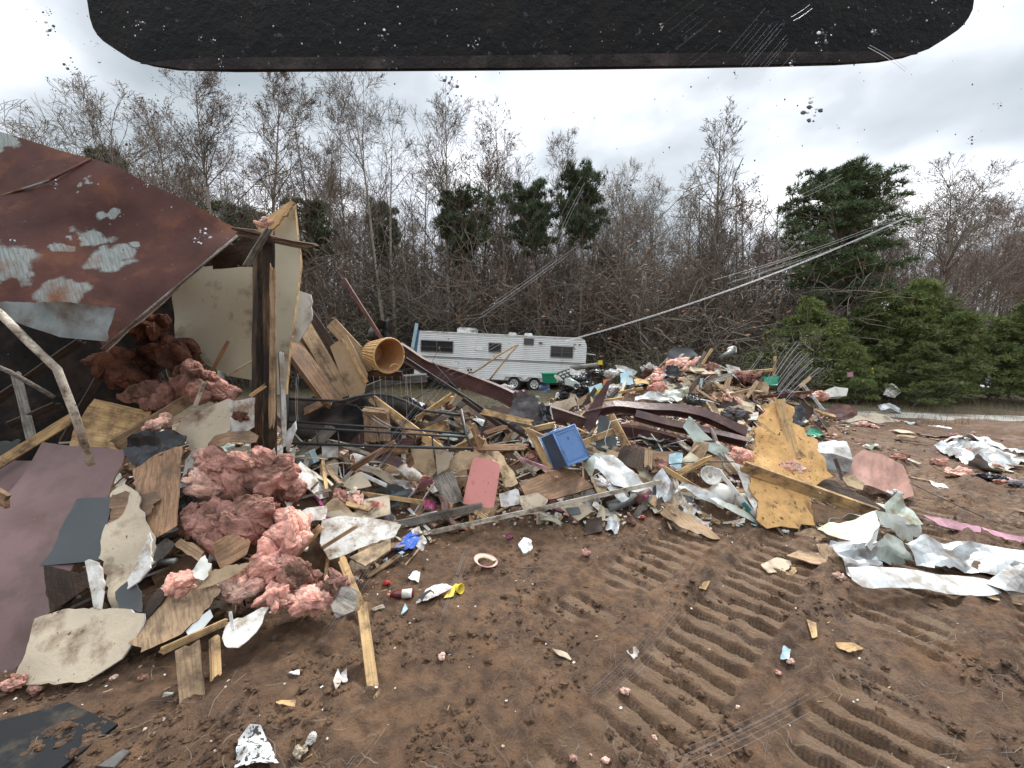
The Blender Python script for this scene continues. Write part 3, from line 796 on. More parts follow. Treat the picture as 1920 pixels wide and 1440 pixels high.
def bare_tree(seed, H=16, slim=0.5, up=0.10, t0=0.25, fork=1, leaves=0, kids=(34, 7, 5, 2)):
    rr = random.Random(seed)
    spec = dict(seg=(12, 6, 4, 3, 2), wob=(0.035, 0.09, 0.13, 0.16, 0.2), up=(0.03, up, up * .9, .08, .04), n=(8, 5, 3, 3, 3), kids=kids,
                t0=(t0, .18, .15, .1), ang=((30, 55), (28, 55), (25, 60), (25, 60)), len=(slim * .62, .5, .55, .6), tap=(.85, .6, .5, .4), rr=(.45, .5, .6, .7))
    mb = MB(); tb = MB(); tips = []
    for k in range(fork):
        p = Vector((0, 0, -0.3)); d = Vector((0, 0, 1)) if fork == 1 else Vector((math.cos(k * 2.2) * .16, math.sin(k * 2.2) * .16, 1)).normalized()
        r0 = H * 0.0108 / fork ** .4
        ns = 12; pts = [p.copy()]; rad = [r0 * 1.25]; q = p.copy(); dd = d.copy()
        for i in range(ns):
            dd = (dd + Vector((rr.gauss(0, 1), rr.gauss(0, 1), 0)) * .035 + Vector((0, 0, .05))).normalized()
            q = q + dd * (H / ns); pts.append(q.copy()); rad.append(max(r0 * (1 - .93 * (i + 1) / ns), .008))
        tb.tube(pts, rad, 8, 0)
        for j in range(kids[0] // fork + 2):
            t = t0 + (0.99 - t0) * rr.random() ** .8; i = min(int(t * ns), ns - 1); f = t * ns - i
            bp = pts[i].lerp(pts[i + 1], f); ax = (pts[i + 1] - pts[i]).normalized()
            side = Matrix.Rotation(rr.uniform(0, 6.283), 3, ax) @ ax.orthogonal().normalized(); ang = R(rr.uniform(28, 58))
            nd = (ax * math.cos(ang) + side * math.sin(ang)).normalized()
            grow(mb, bp, nd, H * slim * .62 * (1.15 - t) ** .7 * rr.uniform(.7, 1.15), max(rad[i] * .45, .014), 1, spec, rr, tips)
    for k in range(leaves):
        p, d = rr.choice(tips); p = p + Vector([rr.gauss(0, .12) for _ in range(3)]); s = rr.uniform(.035, .075)
        u = Vector([rr.gauss(0, 1) for _ in range(3)]).normalized() * s; v = u.orthogonal().normalized() * s * .7
        mb.add([p - u, p + v, p + u, p - v], [(0, 1, 2, 3)], 1)
    return tb.mesh('trunk'), mb.mesh('crown'), H
def needle_tuft(mb, p, d, s, rr, n=9, mi=0):
    for _ in range(n):
        e = (d * .7 + Vector([rr.gauss(0, .55) for _ in range(3)])).normalized()
        w = e.orthogonal().normalized(); w = (Matrix.Rotation(rr.uniform(0, 6.28), 3, e) @ w) * s * .075
        mb.add([p - w, p + w, p + e * s * rr.uniform(.7, 1.2)], [(0, 1, 2)], mi)
def pine_tree(seed, H=10, Rr=3.2, z0=0.45, limbs=34, tufts=46, ts=.30, clump=.62, cone=False):
    rr = random.Random(seed); tb = MB(); mb = MB()
    pts = [Vector((0, 0, -.3))]; rad = [H * .017]; q = pts[0].copy(); dd = Vector((0, 0, 1))
    for i in range(10):
        dd = (dd + Vector((rr.gauss(0, .04), rr.gauss(0, .04), .03))).normalized(); q = q + dd * ((H * .95 + .3) / 10); pts.append(q.copy()); rad.append(H * .017 * (1 - .85 * (i + 1) / 10))
    tb.tube(pts, rad, 8)
    for k in range(limbs):
        u = (k + rr.random()) / limbs; z = H * (z0 + (0.98 - z0) * u)
        i = min(int(z / H * 10), 9); bp = pts[i].lerp(pts[i + 1], .5); bp.z = z
        prof = (1 - u) ** .75 if cone else math.sqrt(max(0.03, 1 - (2 * u - .85) ** 2 / 1.35))
        a = k * 2.4 + rr.uniform(-.5, .5); l = Rr * prof * rr.uniform(.62, 1.1)
        d = Vector((math.cos(a), math.sin(a), rr.uniform(.1, .5) if cone else rr.uniform(-.1, .9))).normalized()
        lp = [bp, bp + d * l * .4 + Vector((0, 0, .05 * l)), bp + d * l * .75, bp + d * l]
        tb.tube(lp, [.05 * l / Rr + .02, .035 * l / Rr + .015, .02, .01], 4, caps=False)
        cl = clump * (0.6 + .5 * prof)
        for c_ in range(3):
            cc = bp + d * l * (0.98 - .27 * c_) + Vector([rr.gauss(0, cl * .35) for _ in range(3)])
            cr_ = cl * rr.uniform(.65, 1.05)
            for j in range(int(tufts / 3 * (1.2 - .2 * c_))):
                v = Vector([rr.gauss(0, 1) for _ in range(3)]).normalized(); v.z = abs(v.z) * .8 - .15
                p = cc + Vector((v.x * cr_, v.y * cr_, v.z * cr_ * .7)) * rr.uniform(.45, 1)
                needle_tuft(mb, p, (v + Vector((0, 0, .35))).normalized(), ts, rr)
    return tb.mesh('trunk'), mb.mesh('crown'), H
def thicket(seed, H=4, W_=2.4, stems=40, leaves=0):
    rr = random.Random(seed); mb = MB(); tips = []
    spec = dict(seg=(5, 4, 3), wob=(.16, .2, .25), up=(.05, .02, .0), n=(3, 3, 3), kids=(7, 4), t0=(.15, .1), ang=((25, 70), (30, 80)), len=(.5, .55), tap=(.5, .5), rr=(.6, .7))
    for k in range(stems):
        a = rr.uniform(0, 6.28); r = W_ * .5 * math.sqrt(rr.random())
        d = Vector((math.cos(a) * .45, math.sin(a) * .45, 1)).normalized()
        grow(mb, Vector((math.cos(a) * r, math.sin(a) * r, -.1)), d, H * rr.uniform(.45, 1), rr.uniform(.008, .014), 0, spec, rr, tips)
    for k in range(leaves):
        p, d = rr.choice(tips); p = p + Vector([rr.gauss(0, .22) for _ in range(3)]); s = rr.uniform(.02, .05)
        u = Vector([rr.gauss(0, 1) for _ in range(3)]).normalized() * s; v = u.orthogonal().normalized() * s * .6
        mb.add([p - u, p + v, p + u, p - v], [(0, 1, 2, 3)], 1)
    return None, mb.mesh('crown'), H
def setm(me, ms):
    for q in ms: me.materials.append(M[q])
BT = [bare_tree(1, 16, .52, .12, .22, 1, 2200), bare_tree(2, 16, .42, .14, .25, 1, 1500), bare_tree(3, 17, .70, .06, .30, 2, 0, (38, 7, 5, 2)), bare_tree(4, 15, .62, .10, .35, 1, 0),
      bare_tree(5, 14, .46, .16, .15, 1, 0, (38, 7, 5, 2)), bare_tree(6, 14, .72, .05, .28, 2, 250), bare_tree(7, 12, .9, .02, .25, 1, 0), bare_tree(8, 13, .55, .12, .1, 1, 500)]
PT = [pine_tree(21, 10, 2.5, .40, 120, 60, .25, .42), pine_tree(22, 8, 1.75, .66, 40, 66, .22, .38), pine_tree(23, 5.2, 2.7, .06, 54, 60, .24, .55, True), pine_tree(24, 5.6, 3.0, .04, 60, 60, .25, .6, True)]
TH = [thicket(31, 4.2, 3.0, 34), thicket(32, 5.2, 3.4, 32), thicket(33, 2.6, 2.6, 26, 2200), thicket(34, 3.4, 3.2, 30, 900)]
def setmats():
    for i, (tr, cr_, h) in enumerate(BT):
        setm(tr, ['bark_pale' if i in (0, 2, 3) else 'bark_grey']); setm(cr_, ['twig_brown' if i not in (5, 7) else 'twig_red', 'leaf_rust'])
    for i, (tr, cr_, h) in enumerate(PT):
        setm(tr, ['bark_grey']); setm(cr_, [['needle_blue', 'needle_dark', 'needle_green', 'needle_green'][i]])
    for i, (tr, cr_, h) in enumerate(TH):
        setm(cr_, [['twig_brown', 'twig_red', 'twig_brown', 'twig_brown'][i], ['leaf_rust', 'leaf_rust', 'leaf_olive', 'leaf_rust'][i]])
setmats()
tree_rr = random.Random(99)
def put_tree(kind, var, px, topy, Y, label, cat='tree', group=None, name=None, wx=1.0):
    tr, cr_, h = {'b': BT, 'p': PT, 't': TH}[kind][var]
    x = (px - 960) / F * Y; z = hz(x, Y)
    top = P(px, topy, Y).z
    sc = max((top - z) / h, .2)
    name = name or {'b': 'bare_tree', 'p': 'pine_tree', 't': 'shrub'}[kind]
    rot = tree_rr.uniform(0, 6.28)
    def lk(nm, me, parent=None):
        o = bpy.data.objects.new(nm, me); C.objects.link(o); o.parent = parent; return o
    if tr is None:
        o = lk(name, cr_); o.location = (x, Y, z - .05); o.rotation_euler = (0, 0, rot); o.scale = (sc * wx, sc * wx, sc)
        return tag(o, label, cat, group)
    e = empty(name, (x, Y, z - .1), label, cat, group, rot=(0, 0, rot)); e.scale = (sc * wx, sc * wx, sc)
    lk('trunk', tr, e); lk('crown', cr_, e)
    return e
# trees one can name
put_tree('b', 6, -190, 90, 8.5, 'nearest bare tree reaching thin branches in from the upper left corner', name='bare_tree')
put_tree('b', 0, 412, 136, 17.5, 'tall pale tree with rusty dead leaves above the tip of the maroon roof sheet')
put_tree('b', 1, 492, 142, 18.5, 'slim tree with dead leaves directly above the broken corner post')
put_tree('b', 2, 745, 165, 22, 'largest many forked bare tree left of the centre of the wood', wx=1.0)
put_tree('b', 3, 840, 205, 24, 'bare tree with an even crown between the big forked tree and the round evergreen')
put_tree('b', 5, 640, 215, 23, 'reddish twigged bare tree right of the broken corner post')
put_tree('b', 4, 585, 240, 25, 'narrow bare tree just right of the slim leafy tree')
put_tree('b', 6, 235, 205, 22, 'broad bare tree whose crown stands above the ridge of the maroon roof sheet')
put_tree('b', 3, 150, 255, 24, 'bare tree low behind the left half of the maroon roof sheet')
put_tree('b', 5, 320, 240, 25, 'grey bare tree between the broad tree and the tall rusty leafed tree')
put_tree('b', 3, 950, 212, 25, 'upright bare tree above the right half of the white trailer', wx=.8)
put_tree('b', 4, 1035, 214, 26, 'bare tree with upswept limbs standing over the dark double evergreen')
put_tree('b', 7, 905, 300, 27, 'small bare tree in the gap right of the round evergreen')
put_tree('b', 6, 1165, 335, 27, 'dense twiggy tree with a rounded top right of the dark double evergreen', wx=.8)
put_tree('b', 4, 1332, 250, 24, 'tall narrow steeple shaped bare tree in the right half of the wood', wx=1.1)
put_tree('b', 4, 1270, 340, 27, 'bare tree on the left shoulder of the steeple shaped tree')
put_tree('b', 7, 1400, 360, 26, 'bare tree on the right shoulder of the steeple shaped tree')
put_tree('b', 6, 1745, 335, 21, 'spreading bare tree reaching out right of the big pine', wx=1.15)
put_tree('b', 6, 1655, 420, 23, 'low spreading bare tree partly hidden by the big pine')
put_tree('b', 5, 1850, 395, 22, 'brown twigged tree near the right edge of the wood')
put_tree('b', 7, 1925, 400, 21, 'rightmost bare tree cut by the edge of the picture')
put_tree('p', 0, 1562, 318, 20, 'big round crowned pine standing above everything on the right', 'pine', wx=1.0)
put_tree('p', 1, 850, 372, 24, 'round dark evergreen above the left half of the trailer', 'pine', wx=.8)
put_tree('p', 1, 1020, 350, 23, 'left crown of the dark double evergreen above the right end of the trailer', 'pine', wx=.66)
put_tree('p', 1, 1082, 332, 23, 'right taller crown of the dark double evergreen above the right end of the trailer', 'pine', wx=.62)
put_tree('p', 1, 742, 385, 25, 'thin dark evergreen left of the round evergreen', 'pine', wx=.5)
put_tree('p', 1, 470, 385, 21, 'dark evergreen low behind the broken corner post', 'pine', wx=.9)
put_tree('p', 1, 575, 370, 22, 'dark evergreen just right of the tip of the broken corner wall', 'pine', wx=.7)
put_tree('p', 1, 222, 290, 24, 'tiny evergreen tip peeping over the ridge of the maroon roof sheet', 'pine', wx=.4)
for px, ty, Y, v, wx, lab in ((1445, 640, 18.5, 2, 1.1, 'darkest low young pine behind the right end of the mound'), (1500, 560, 17.5, 2, 1.0, 'dark green young pine left of the fresh green pine thicket'), (1575, 600, 16.5, 2, 1.0, 'low young pine behind the white gas tank shaped drum'),
        (1640, 545, 17.5, 3, 1.0, 'young pine left of the tallest fresh green one'), (1705, 522, 17.0, 3, 1.05, 'tallest fresh green young pine on the right'),
        (1775, 585, 15.8, 3, 1.0, 'bushy young pine right of the tallest fresh green one'), (1860, 600, 16.2, 2, 1.2, 'wide young pine near the right edge'),
        (1940, 560, 16.0, 3, 1.0, 'young pine cut by the right edge of the picture'), (1610, 640, 15.2, 3, .9, 'lowest young pine at the foot of the pine thicket'),
        (1720, 640, 14.8, 2, 1.2, 'spreading young pine whose skirt touches the leaf litter on the right')):
    put_tree('p', v, px, ty, Y, lab, 'pine', name='young_pine', wx=wx)
# understorey: rows of look-alike shrubs and slender trees
for i in range(84):
    px = -60 + 2080 * (i + tree_rr.uniform(-.3, .3)) / 84; Y = tree_rr.uniform(22, 27)
    if px > 1380: Y = tree_rr.uniform(21, 26)
    elif 640 < px < 1240: Y = tree_rr.uniform(25, 28)
    v = tree_rr.choice([0, 0, 1, 1, 3]); ty = tree_rr.uniform(430, 570) if px < 1380 else tree_rr.uniform(530, 610)
    put_tree('t', v, px, ty, Y, 'leafless tangled brown shrub at the foot of the wood', 'shrub', 'leafless shrubs of the undergrowth', wx=1.1)
for px, ty, Y, lab in ((1195, 640, 19.5, 'olive green leafy bush right of the trailer end'), (1400, 655, 18, 'olive green bush behind the right end of the rubble mound'), (650, 590, 22.5, 'dull green bush behind the leaning timbers'),
                       (740, 600, 25, 'dull green bush just left of the trailer'), (1050, 610, 25, 'dull green bush above the trailer roof end'), (1290, 660, 18.5, 'olive bush half hidden by the rubble mound'), (900, 600, 25, 'mossy green bush above the middle of the trailer roof'), (1470, 620, 17, 'leafy bush left of the dark green young pine')):
    put_tree('t', 2, px, ty, Y, lab, 'shrub', wx=1.3)
for i in range(76):
    px = -80 + 2100 * (i + tree_rr.uniform(-.4, .4)) / 76; Y = tree_rr.uniform(25, 34)
    ty = tree_rr.uniform(360, 470) if px > 500 else tree_rr.uniform(300, 410)
    put_tree('b', tree_rr.choice([3, 4, 5, 6, 7, 7, 5]), px, ty, Y, 'slender leafless tree among the close stand of the wood', 'tree', 'leafless trees in the close stand of the wood')
# the far wood: one mass
mb = MB(); fr = random.Random(3)
for i in range(210):
    Y = fr.uniform(33, 58); x = fr.uniform(-1.55, 1.55) * Y; H = fr.uniform(9, 15) * (1.25 if x < 0 else 1.0); z0 = hz(x, Y)
    tp = [Vector((x, Y, z0 - .3)), Vector((x + fr.uniform(-.3, .3), Y, z0 + H * .5)), Vector((x + fr.uniform(-.6, .6), Y, z0 + H))]
    mb.tube(tp, [.13, .08, .015], 4, fr.choice([0, 0, 1]), caps=False)
    for k in range(26):
        t = fr.uniform(.12, .98); p = tp[0].lerp(tp[2], t); a = fr.uniform(0, 6.28); l = H * .26 * (1.15 - t)
        q = p + Vector((math.cos(a) * l, math.sin(a) * l, l * fr.uniform(.5, 1.3)))
        mb.tube([p, (p + q) / 2 + Vector((0, 0, -.08 * l)), q], [.035, .025, .012], 3, 0, caps=False, smooth=False)
        for j in range(4):
            s = p.lerp(q, fr.uniform(.2, 1)); e = s + Vector((fr.gauss(0, .5), fr.gauss(0, .5), fr.uniform(.1, .9))) * l * .6
            mb.tube([s, e], [.016, .01], 3, fr.choice([0, 1]), caps=False, smooth=False)
for i in range(2600):
    Y = fr.uniform(28, 50); x = fr.uniform(-1.5, 1.5) * Y; z0 = hz(x, Y); p = Vector((x, Y, z0 + fr.uniform(0, 3)))
    q = p + Vector((fr.gauss(0, 1.2), fr.gauss(0, .5), fr.uniform(.5, 2.6)))
    mb.tube([p, (p + q) / 2 + Vector((fr.gauss(0, .2), 0, .1)), q], [.03, .022, .012], 3, fr.choice([0, 1]), caps=False, smooth=False)
mb.build('far_wood', ['twig_brown', 'twig_red'], label='distant leafless wood behind the first trees', kind='stuff')
# ================================================================== the travel trailer
def build_trailer():
    YT = 20.8; cx = (937 - 960) / F * YT
    e = empty('travel_trailer', (cx, YT, hz(cx, YT)), 'white ribbed travel trailer parked in front of the wood behind the rubble', 'trailer')
    e.rotation_euler = (0, R(2.6), R(-1.5))
    mk('trailer_skin', (0.70, 0.71, 0.70), rough=0.4, var=0.06, scale=.8, dirt=(0.5, 0.49, 0.45), damt=0.1, dscale=1.2, stretch=(2.5, 1, .5), bump=0.05, randv=0)
    mk('trailer_stripe', (0.10, 0.09, 0.085), rough=0.5, randv=0)
    mk('trailer_blue', (0.06, 0.15, 0.26), rough=0.5, randv=0)
    mk('trailer_glass', (0.03, 0.03, 0.032), rough=0.12, randv=0, bump=0, spec=.6)
    mk('trailer_white', (0.72, 0.72, 0.70), rough=0.4, dirt=(0.3, 0.27, 0.22), damt=0.2, randv=0)
    L_, D_, z0, z1 = 8.4, 2.4, 0.50, 2.72
    # body: side profile swept, ribbed near side
    mb = MB()
    prof = [(-L_ / 2, z0 + .12), (-L_ / 2 - .0, z1 - .35), (-L_ / 2 + .1, z1 - .06), (-L_ / 2 + .3, z1), (L_ / 2 - .35, z1), (L_ / 2 - .1, z1 - .08), (L_ / 2, z1 - .4), (L_ / 2 - .02, z0 + .5), (L_ / 2 - .15, z0), (-L_ / 2 + .2, z0)]
    n = len(prof)
    vs = [(x, -D_ / 2 + .03, z) for x, z in prof] + [(x, D_ / 2, z) for x, z in prof]
    fs = [tuple(range(n)), tuple(range(n, 2 * n))[::-1]] + [(i, i + n, (i + 1) % n + n, (i + 1) % n) for i in range(n)]
    mb.add(vs, fs)
    def xl(z): # near-side extent at height z
        a = -L_ / 2 + max(0, (z - (z1 - .35)) / .35) ** 2 * .28; b = L_ / 2 - max(0, (z - (z1 - .4)) / .4) ** 2 * .33 - max(0, (z0 + .5 - z) / .5) * .13
        return a, b
    rows = 24; dz = (z1 - z0 - .04) / rows
    for i in range(rows):
        za = z0 + .02 + i * dz; zb = za + dz
        a0, b0 = xl(za); a1, b1 = xl(zb); zm = za + dz * .75; am, bm = xl(zm)
        yo = -D_ / 2
        mb.add([(a0, yo + .028, za), (b0, yo + .028, za), (b0, yo - .004, za + dz * .2), (a0, yo - .004, za + dz * .2), (bm, yo + .006, zm), (am, yo + .006, zm), (b1, yo + .028, zb), (a1, yo + .028, zb)],
               [(0, 1, 2, 3), (3, 2, 4, 5), (5, 4, 6, 7)])
    mb.build('body', 'trailer_skin', e)
    def bx(nm, m, c, s, par=e, **k):
        q = MB(); q.box(c, s); return q.build(nm, m, par, **k)
    bx('stripe', 'trailer_stripe', (0, -D_ / 2 - .008, 1.52), (L_ - .1, .02, .035))
    bx('stripe', 'trailer_stripe', (0, -D_ / 2 - .008, 1.46), (L_ - .1, .02, .012))
    bx('roof_edge', 'trailer_white', (0, -D_ / 2, z1 + .0), (L_ - .5, .06, .05))
    # blue front cap
    q = MB()
    q.add([(-L_ / 2 - .02, -D_ / 2 - .01, z0 + .6), (-L_ / 2 + .05, -D_ / 2 - .01, z0 + .6), (-L_ / 2 + .22, -D_ / 2 - .01, z1 + .02), (-L_ / 2 + .05, -D_ / 2 - .01, z1 + .04),
           (-L_ / 2 - .02, D_ / 2, z0 + .6), (-L_ / 2 + .05, D_ / 2, z0 + .6), (-L_ / 2 + .22, D_ / 2, z1 + .02), (-L_ / 2 + .05, D_ / 2, z1 + .04)],
          [(0, 1, 2, 3), (4, 7, 6, 5), (0, 3, 7, 4), (3, 2, 6, 7), (1, 5, 6, 2), (0, 4, 5, 1)])
    q.build('front_cap', 'trailer_blue', e)
    def window(cx_, cz, w, h, pan=2):
        q = MB(); y = -D_ / 2 - .025; b = .045
        for c_, s_ in (((cx_, y, cz + h / 2), (w + b, .05, b)), ((cx_, y, cz - h / 2), (w + b, .05, b)), ((cx_ - w / 2, y, cz), (b, .048, h - b)), ((cx_ + w / 2, y, cz), (b, .048, h - b))): q.box(c_, s_)
        if pan > 1: q.box((cx_, y - .002, cz), (.045, .05, h - b)); q.box((cx_ - w / 4, y + .004, cz - .03), (w / 2 - b, .03, .02)); q.box((cx_ + w / 4, y + .004, cz - .03), (w / 2 - b, .03, .02))
        f = q.build('window', 'trailer_stripe', e)
        g = MB(); g.box((cx_, y + .012, cz), (w - b, .02, h - b)); g.build('pane', 'trailer_glass', f)
    window(-3.10, 2.02, 1.55, .52); window(-.26, 2.09, .58, .40, 1); window(1.38, 2.45, .44, .26, 1); window(3.0, 2.03, 1.05, .50)
    # little round-cornered mark near the tail
    q = MB(); q.tube([(3.62 + .055 * math.cos(a / 8 * 6.28 * .8 + .6), -D_ / 2 - .014, 2.32 + .13 * math.sin(a / 8 * 6.28 * .8 + .6)) for a in range(9)], .012, 4); q.build('emblem', 'trailer_stripe', e)
    # roof air conditioner
    q = MB(); q.box((-1.75, -.2, z1 + .12), (.95, .9, .2)); q.box((-1.75, -.2, z1 + .25), (.82, .78, .07)); ac = q.build('air_conditioner', 'trailer_white', e)
    q = MB()
    for k in range(5): q.box((-1.55 + k * .07, -.2 - .455, z1 + .13), (.03, .01, .11))
    q.build('grille', 'trailer_stripe', ac)
    for x in (1.35, .55): q = MB(); q.box((x, -.3, z1 + .06), (.4, .4, .1)); q.box((x, -.3, z1 + .13), (.34, .34, .05)); q.build('roof_vent', 'trailer_white', e)
    bx('access_door', 'trailer_white', (-1.45, -D_ / 2 - .02, .86), (.42, .03, .42)); q = MB()
    for dx, dz_ in ((-.07, .06), (.06, .09), (.0, -.05), (.1, -.06)): q.box((-1.45 + dx, -D_ / 2 - .038, .86 + dz_), (.09, .01, .09), jit=.01)
    q.build('vent', 'trailer_glass', e)
    bx('water_hatch', 'trailer_white', (-2.2, -D_ / 2 - .02, 1.18), (.36, .03, .3)); bx('hatch', 'trailer_white', (-1.0, -D_ / 2 - .02, 2.0), (.42, .02, .16))
    q = MB(); q.box((1.95, -D_ / 2 - .05, 2.42), (.16, .08, .07)); q.build('porch_lamp', 'trailer_stripe', e)
    bx('marker_lamp', 'trailer_stripe', (3.85, -D_ / 2 - .02, 2.42), (.1, .03, .05))
    # wheels under a fender
    q = MB(); fx = 1.25
    pr = [(-1.15, z0 + .02), (-1.1, z0 + .26), (-.98, z0 + .34), (.98, z0 + .34), (1.1, z0 + .26), (1.15, z0 + .02), (1.03, z0 + .02), (.9, z0 + .2), (.2, z0 + .22), (0, z0 + .05), (-.2, z0 + .22), (-.9, z0 + .2), (-1.03, z0 + .02)]
    n = len(pr); q.add([(fx + x, -D_ / 2 - .09, z) for x, z in pr] + [(fx + x, -D_ / 2 + .02, z) for x, z in pr], [tuple(range(n)), tuple(range(n, 2 * n))[::-1]] + [(i, i + n, (i + 1) % n + n, (i + 1) % n) for i in range(n)])
    q.build('fender', 'trailer_white', e)
    for wx in (fx - .5, fx + .5):
        for sy in (-1, 1):
            mt = Matrix.Translation((wx, sy * (D_ / 2 - .1), .37)) @ Matrix.Rotation(R(90) * 1, 4, 'X')
            q = MB(); q.lathe([(.2, -.1), (.3, -.115), (.36, -.09), (.375, 0), (.36, .09), (.3, .115), (.2, .1)], 24, 0, mt); w_ = q.build('wheel', 'rubber', e)
            q = MB(); q.lathe([(.0, .02 * -sy * -1), (.05, .05), (.08, .09), (.06, .04), (.17, .05), (.205, .1), (.21, .1)], 20, 0, mt); q.build('rim', 'trailer_white', w_)
            q = MB()
            for k in range(6): a = k * math.pi / 3; q.box(mt @ Vector((math.cos(a) * .13, math.sin(a) * .13, .072)), (.045, .02, .045))
            q.build('rim_hole', 'rubber', w_)
    bx('chassis', 'trailer_stripe', (0, 0, z0 - .08), (L_ - .6, 1.6, .14))
    q = MB(); q.tube([(L_ / 2 - .05, -.9, 1.98), (L_ / 2 + .5, -.95, 1.95)], .025, 6); q.build('bumper_bar', 'trailer_white', e)
    # awning arm, bent up at the front
    q = MB(); q.box((-L_ / 2 + .0, -D_ / 2 - .05, 2.45), (.16, .04, 1.3), mtx=Matrix.Rotation(R(9), 3, 'Y')); q.build('awning_arm', 'light_blue', e)
    q = MB(); q.box((-L_ / 2 - .35, -.6, z0 - .05), (.9, .1, .1)); q.build('hitch', 'trailer_stripe', e)
build_trailer()
# ================================================================== LEFT: the torn house
def PL(lst): return [P(a, b, c) for a, b, c in lst]
roofpts = PL([(-260, 200, 4.9), (0, 243, 4.75), (170, 296, 4.7), (330, 362, 4.65), (456, 431, 4.6), (400, 478, 4.3), (300, 562, 3.9), (190, 653, 3.55), (150, 600, 3.6), (0, 570, 3.6), (-260, 560, 3.5)])
rf = frame_of(roofpts); ri = rf.inverted()
def rb(px, py, Y, r): q = ri @ P(px, py, Y); return (q.x, q.y, q.z, r)
mk('roof_paint', (0.070, 0.029, 0.023), rough=0.75, spec=.12, var=0.4, scale=1.6, dirt=(0.15, 0.06, 0.03), damt=0.26, dscale=1.8, speck=(0.33, 0.24, 0.22), spamt=0.1, spscale=11, bump=0.2, bscale=14, randv=0,
   blobs=[rb(165, 435, 4.2, .17), rb(205, 478, 4.1, .22), rb(180, 400, 4.3, .10), rb(210, 395, 4.35, .09), rb(15, 490, 3.8, .24), rb(95, 540, 3.7, .24), rb(-60, 500, 3.8, .3), rb(120, 455, 4.1, .08), rb(150, 340, 4.5, .06), rb(110, 322, 4.6, .05), rb(0, 278, 4.7, .2), rb(235, 440, 4.2, .07)], blobcol=(0.25, 0.27, 0.255))
o = sheet('metal_roof', roofpts, 'roof_paint', 'large rusty maroon metal roof sheet with bare scraped patches, hanging over the torn house', 'roof', edge='pale_wood', thick=.014, rag=.006, warp=.05, wf=.9, cell=.1, seed=2)
mb = MB(); mb.tube(PL([(-20, 375, 4.28), (90, 340, 4.42), (170, 297, 4.69)]), .012, 5); mb.build('seam', 'roof_paint', o, origin=P(90, 340, 4.42))
mb = MB(); mb.tube(PL([(455, 434, 4.58), (400, 480, 4.28), (300, 564, 3.88), (191, 655, 3.53)]), .013, 5); mb.build('edge_trim', 'grey_wood', o, origin=P(300, 562, 3.88))
sheet('bent_flashing', PL([(-120, 560, 3.5), (0, 566, 3.45), (120, 566, 3.4), (208, 578, 3.38), (190, 640, 3.35), (110, 632, 3.4), (20, 600, 3.45)]), 'grey_metal', 'bent bare grey metal flap curling under the lower edge of the maroon roof sheet', 'flashing', thick=.004, rag=.006, warp=.05, wf=3, cell=.05, seed=4)
# added black sheet painting the cavity shade; boards at the back of the wreck
sheet('cavity_shade_sheet', PL([(-400, 480, 6.2), (60, 500, 6.2), (440, 430, 6.0), (470, 560, 6.0), (300, 700, 5.9), (330, 860, 5.8), (0, 900, 5.6), (-400, 900, 5.6)]), 'shade_black', 'added black sheet painting the shade at the back of the torn house', 'panel', rag=.04, warp=.05, cell=.15, seed=5, tol=9)
sheet('rafter_board', PL([(395, 475, 4.9), (470, 440, 4.9), (480, 498, 4.95), (400, 505, 5.0)]), 'dark_wood', 'dark broken board in the corner under the tip of the roof sheet', 'board', thick=.04, rag=.03, seed=6)
sheet('wallboard', PL([(322, 505, 5.3), (400, 498, 5.3), (480, 500, 5.25), (484, 715, 5.2), (430, 705, 5.15), (330, 650, 5.2), (318, 560, 5.3)]), 'cream_panel', 'big beige wallboard standing below the roof sheet, left of the corner post', 'wall panel', thick=.02, rag=.008, warp=.03, wf=1.0, cell=.1, seed=7)
board('trim_strip', P(395, 700, 5.0), P(428, 640, 4.98), .04, .02, 'veneer', 'short brown stick leaning on the big beige wallboard', 'stick', seed=3)
board('trim_strip', P(425, 705, 5.0), P(478, 675, 5.0), .03, .02, 'cream_panel', 'pale strip across the foot of the big beige wallboard', 'strip', seed=4)
# brown insulation slumping out of the cavity
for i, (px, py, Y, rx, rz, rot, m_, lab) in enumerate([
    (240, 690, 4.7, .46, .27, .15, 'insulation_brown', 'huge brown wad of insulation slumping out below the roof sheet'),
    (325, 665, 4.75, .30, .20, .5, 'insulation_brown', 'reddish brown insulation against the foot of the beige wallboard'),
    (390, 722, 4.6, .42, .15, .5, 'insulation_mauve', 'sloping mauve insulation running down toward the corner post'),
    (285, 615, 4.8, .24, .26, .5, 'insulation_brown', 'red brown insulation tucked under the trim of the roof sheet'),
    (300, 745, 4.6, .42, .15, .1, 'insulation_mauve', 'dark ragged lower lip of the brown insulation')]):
    fluff('insulation_batt', P(px, py, Y), (rx, .28, rz), m_, rot=(0, rot, 0), label=lab, cat='insulation', seed=40 + i, sub=5, amp=.55, freq=1.9, hairs=160)
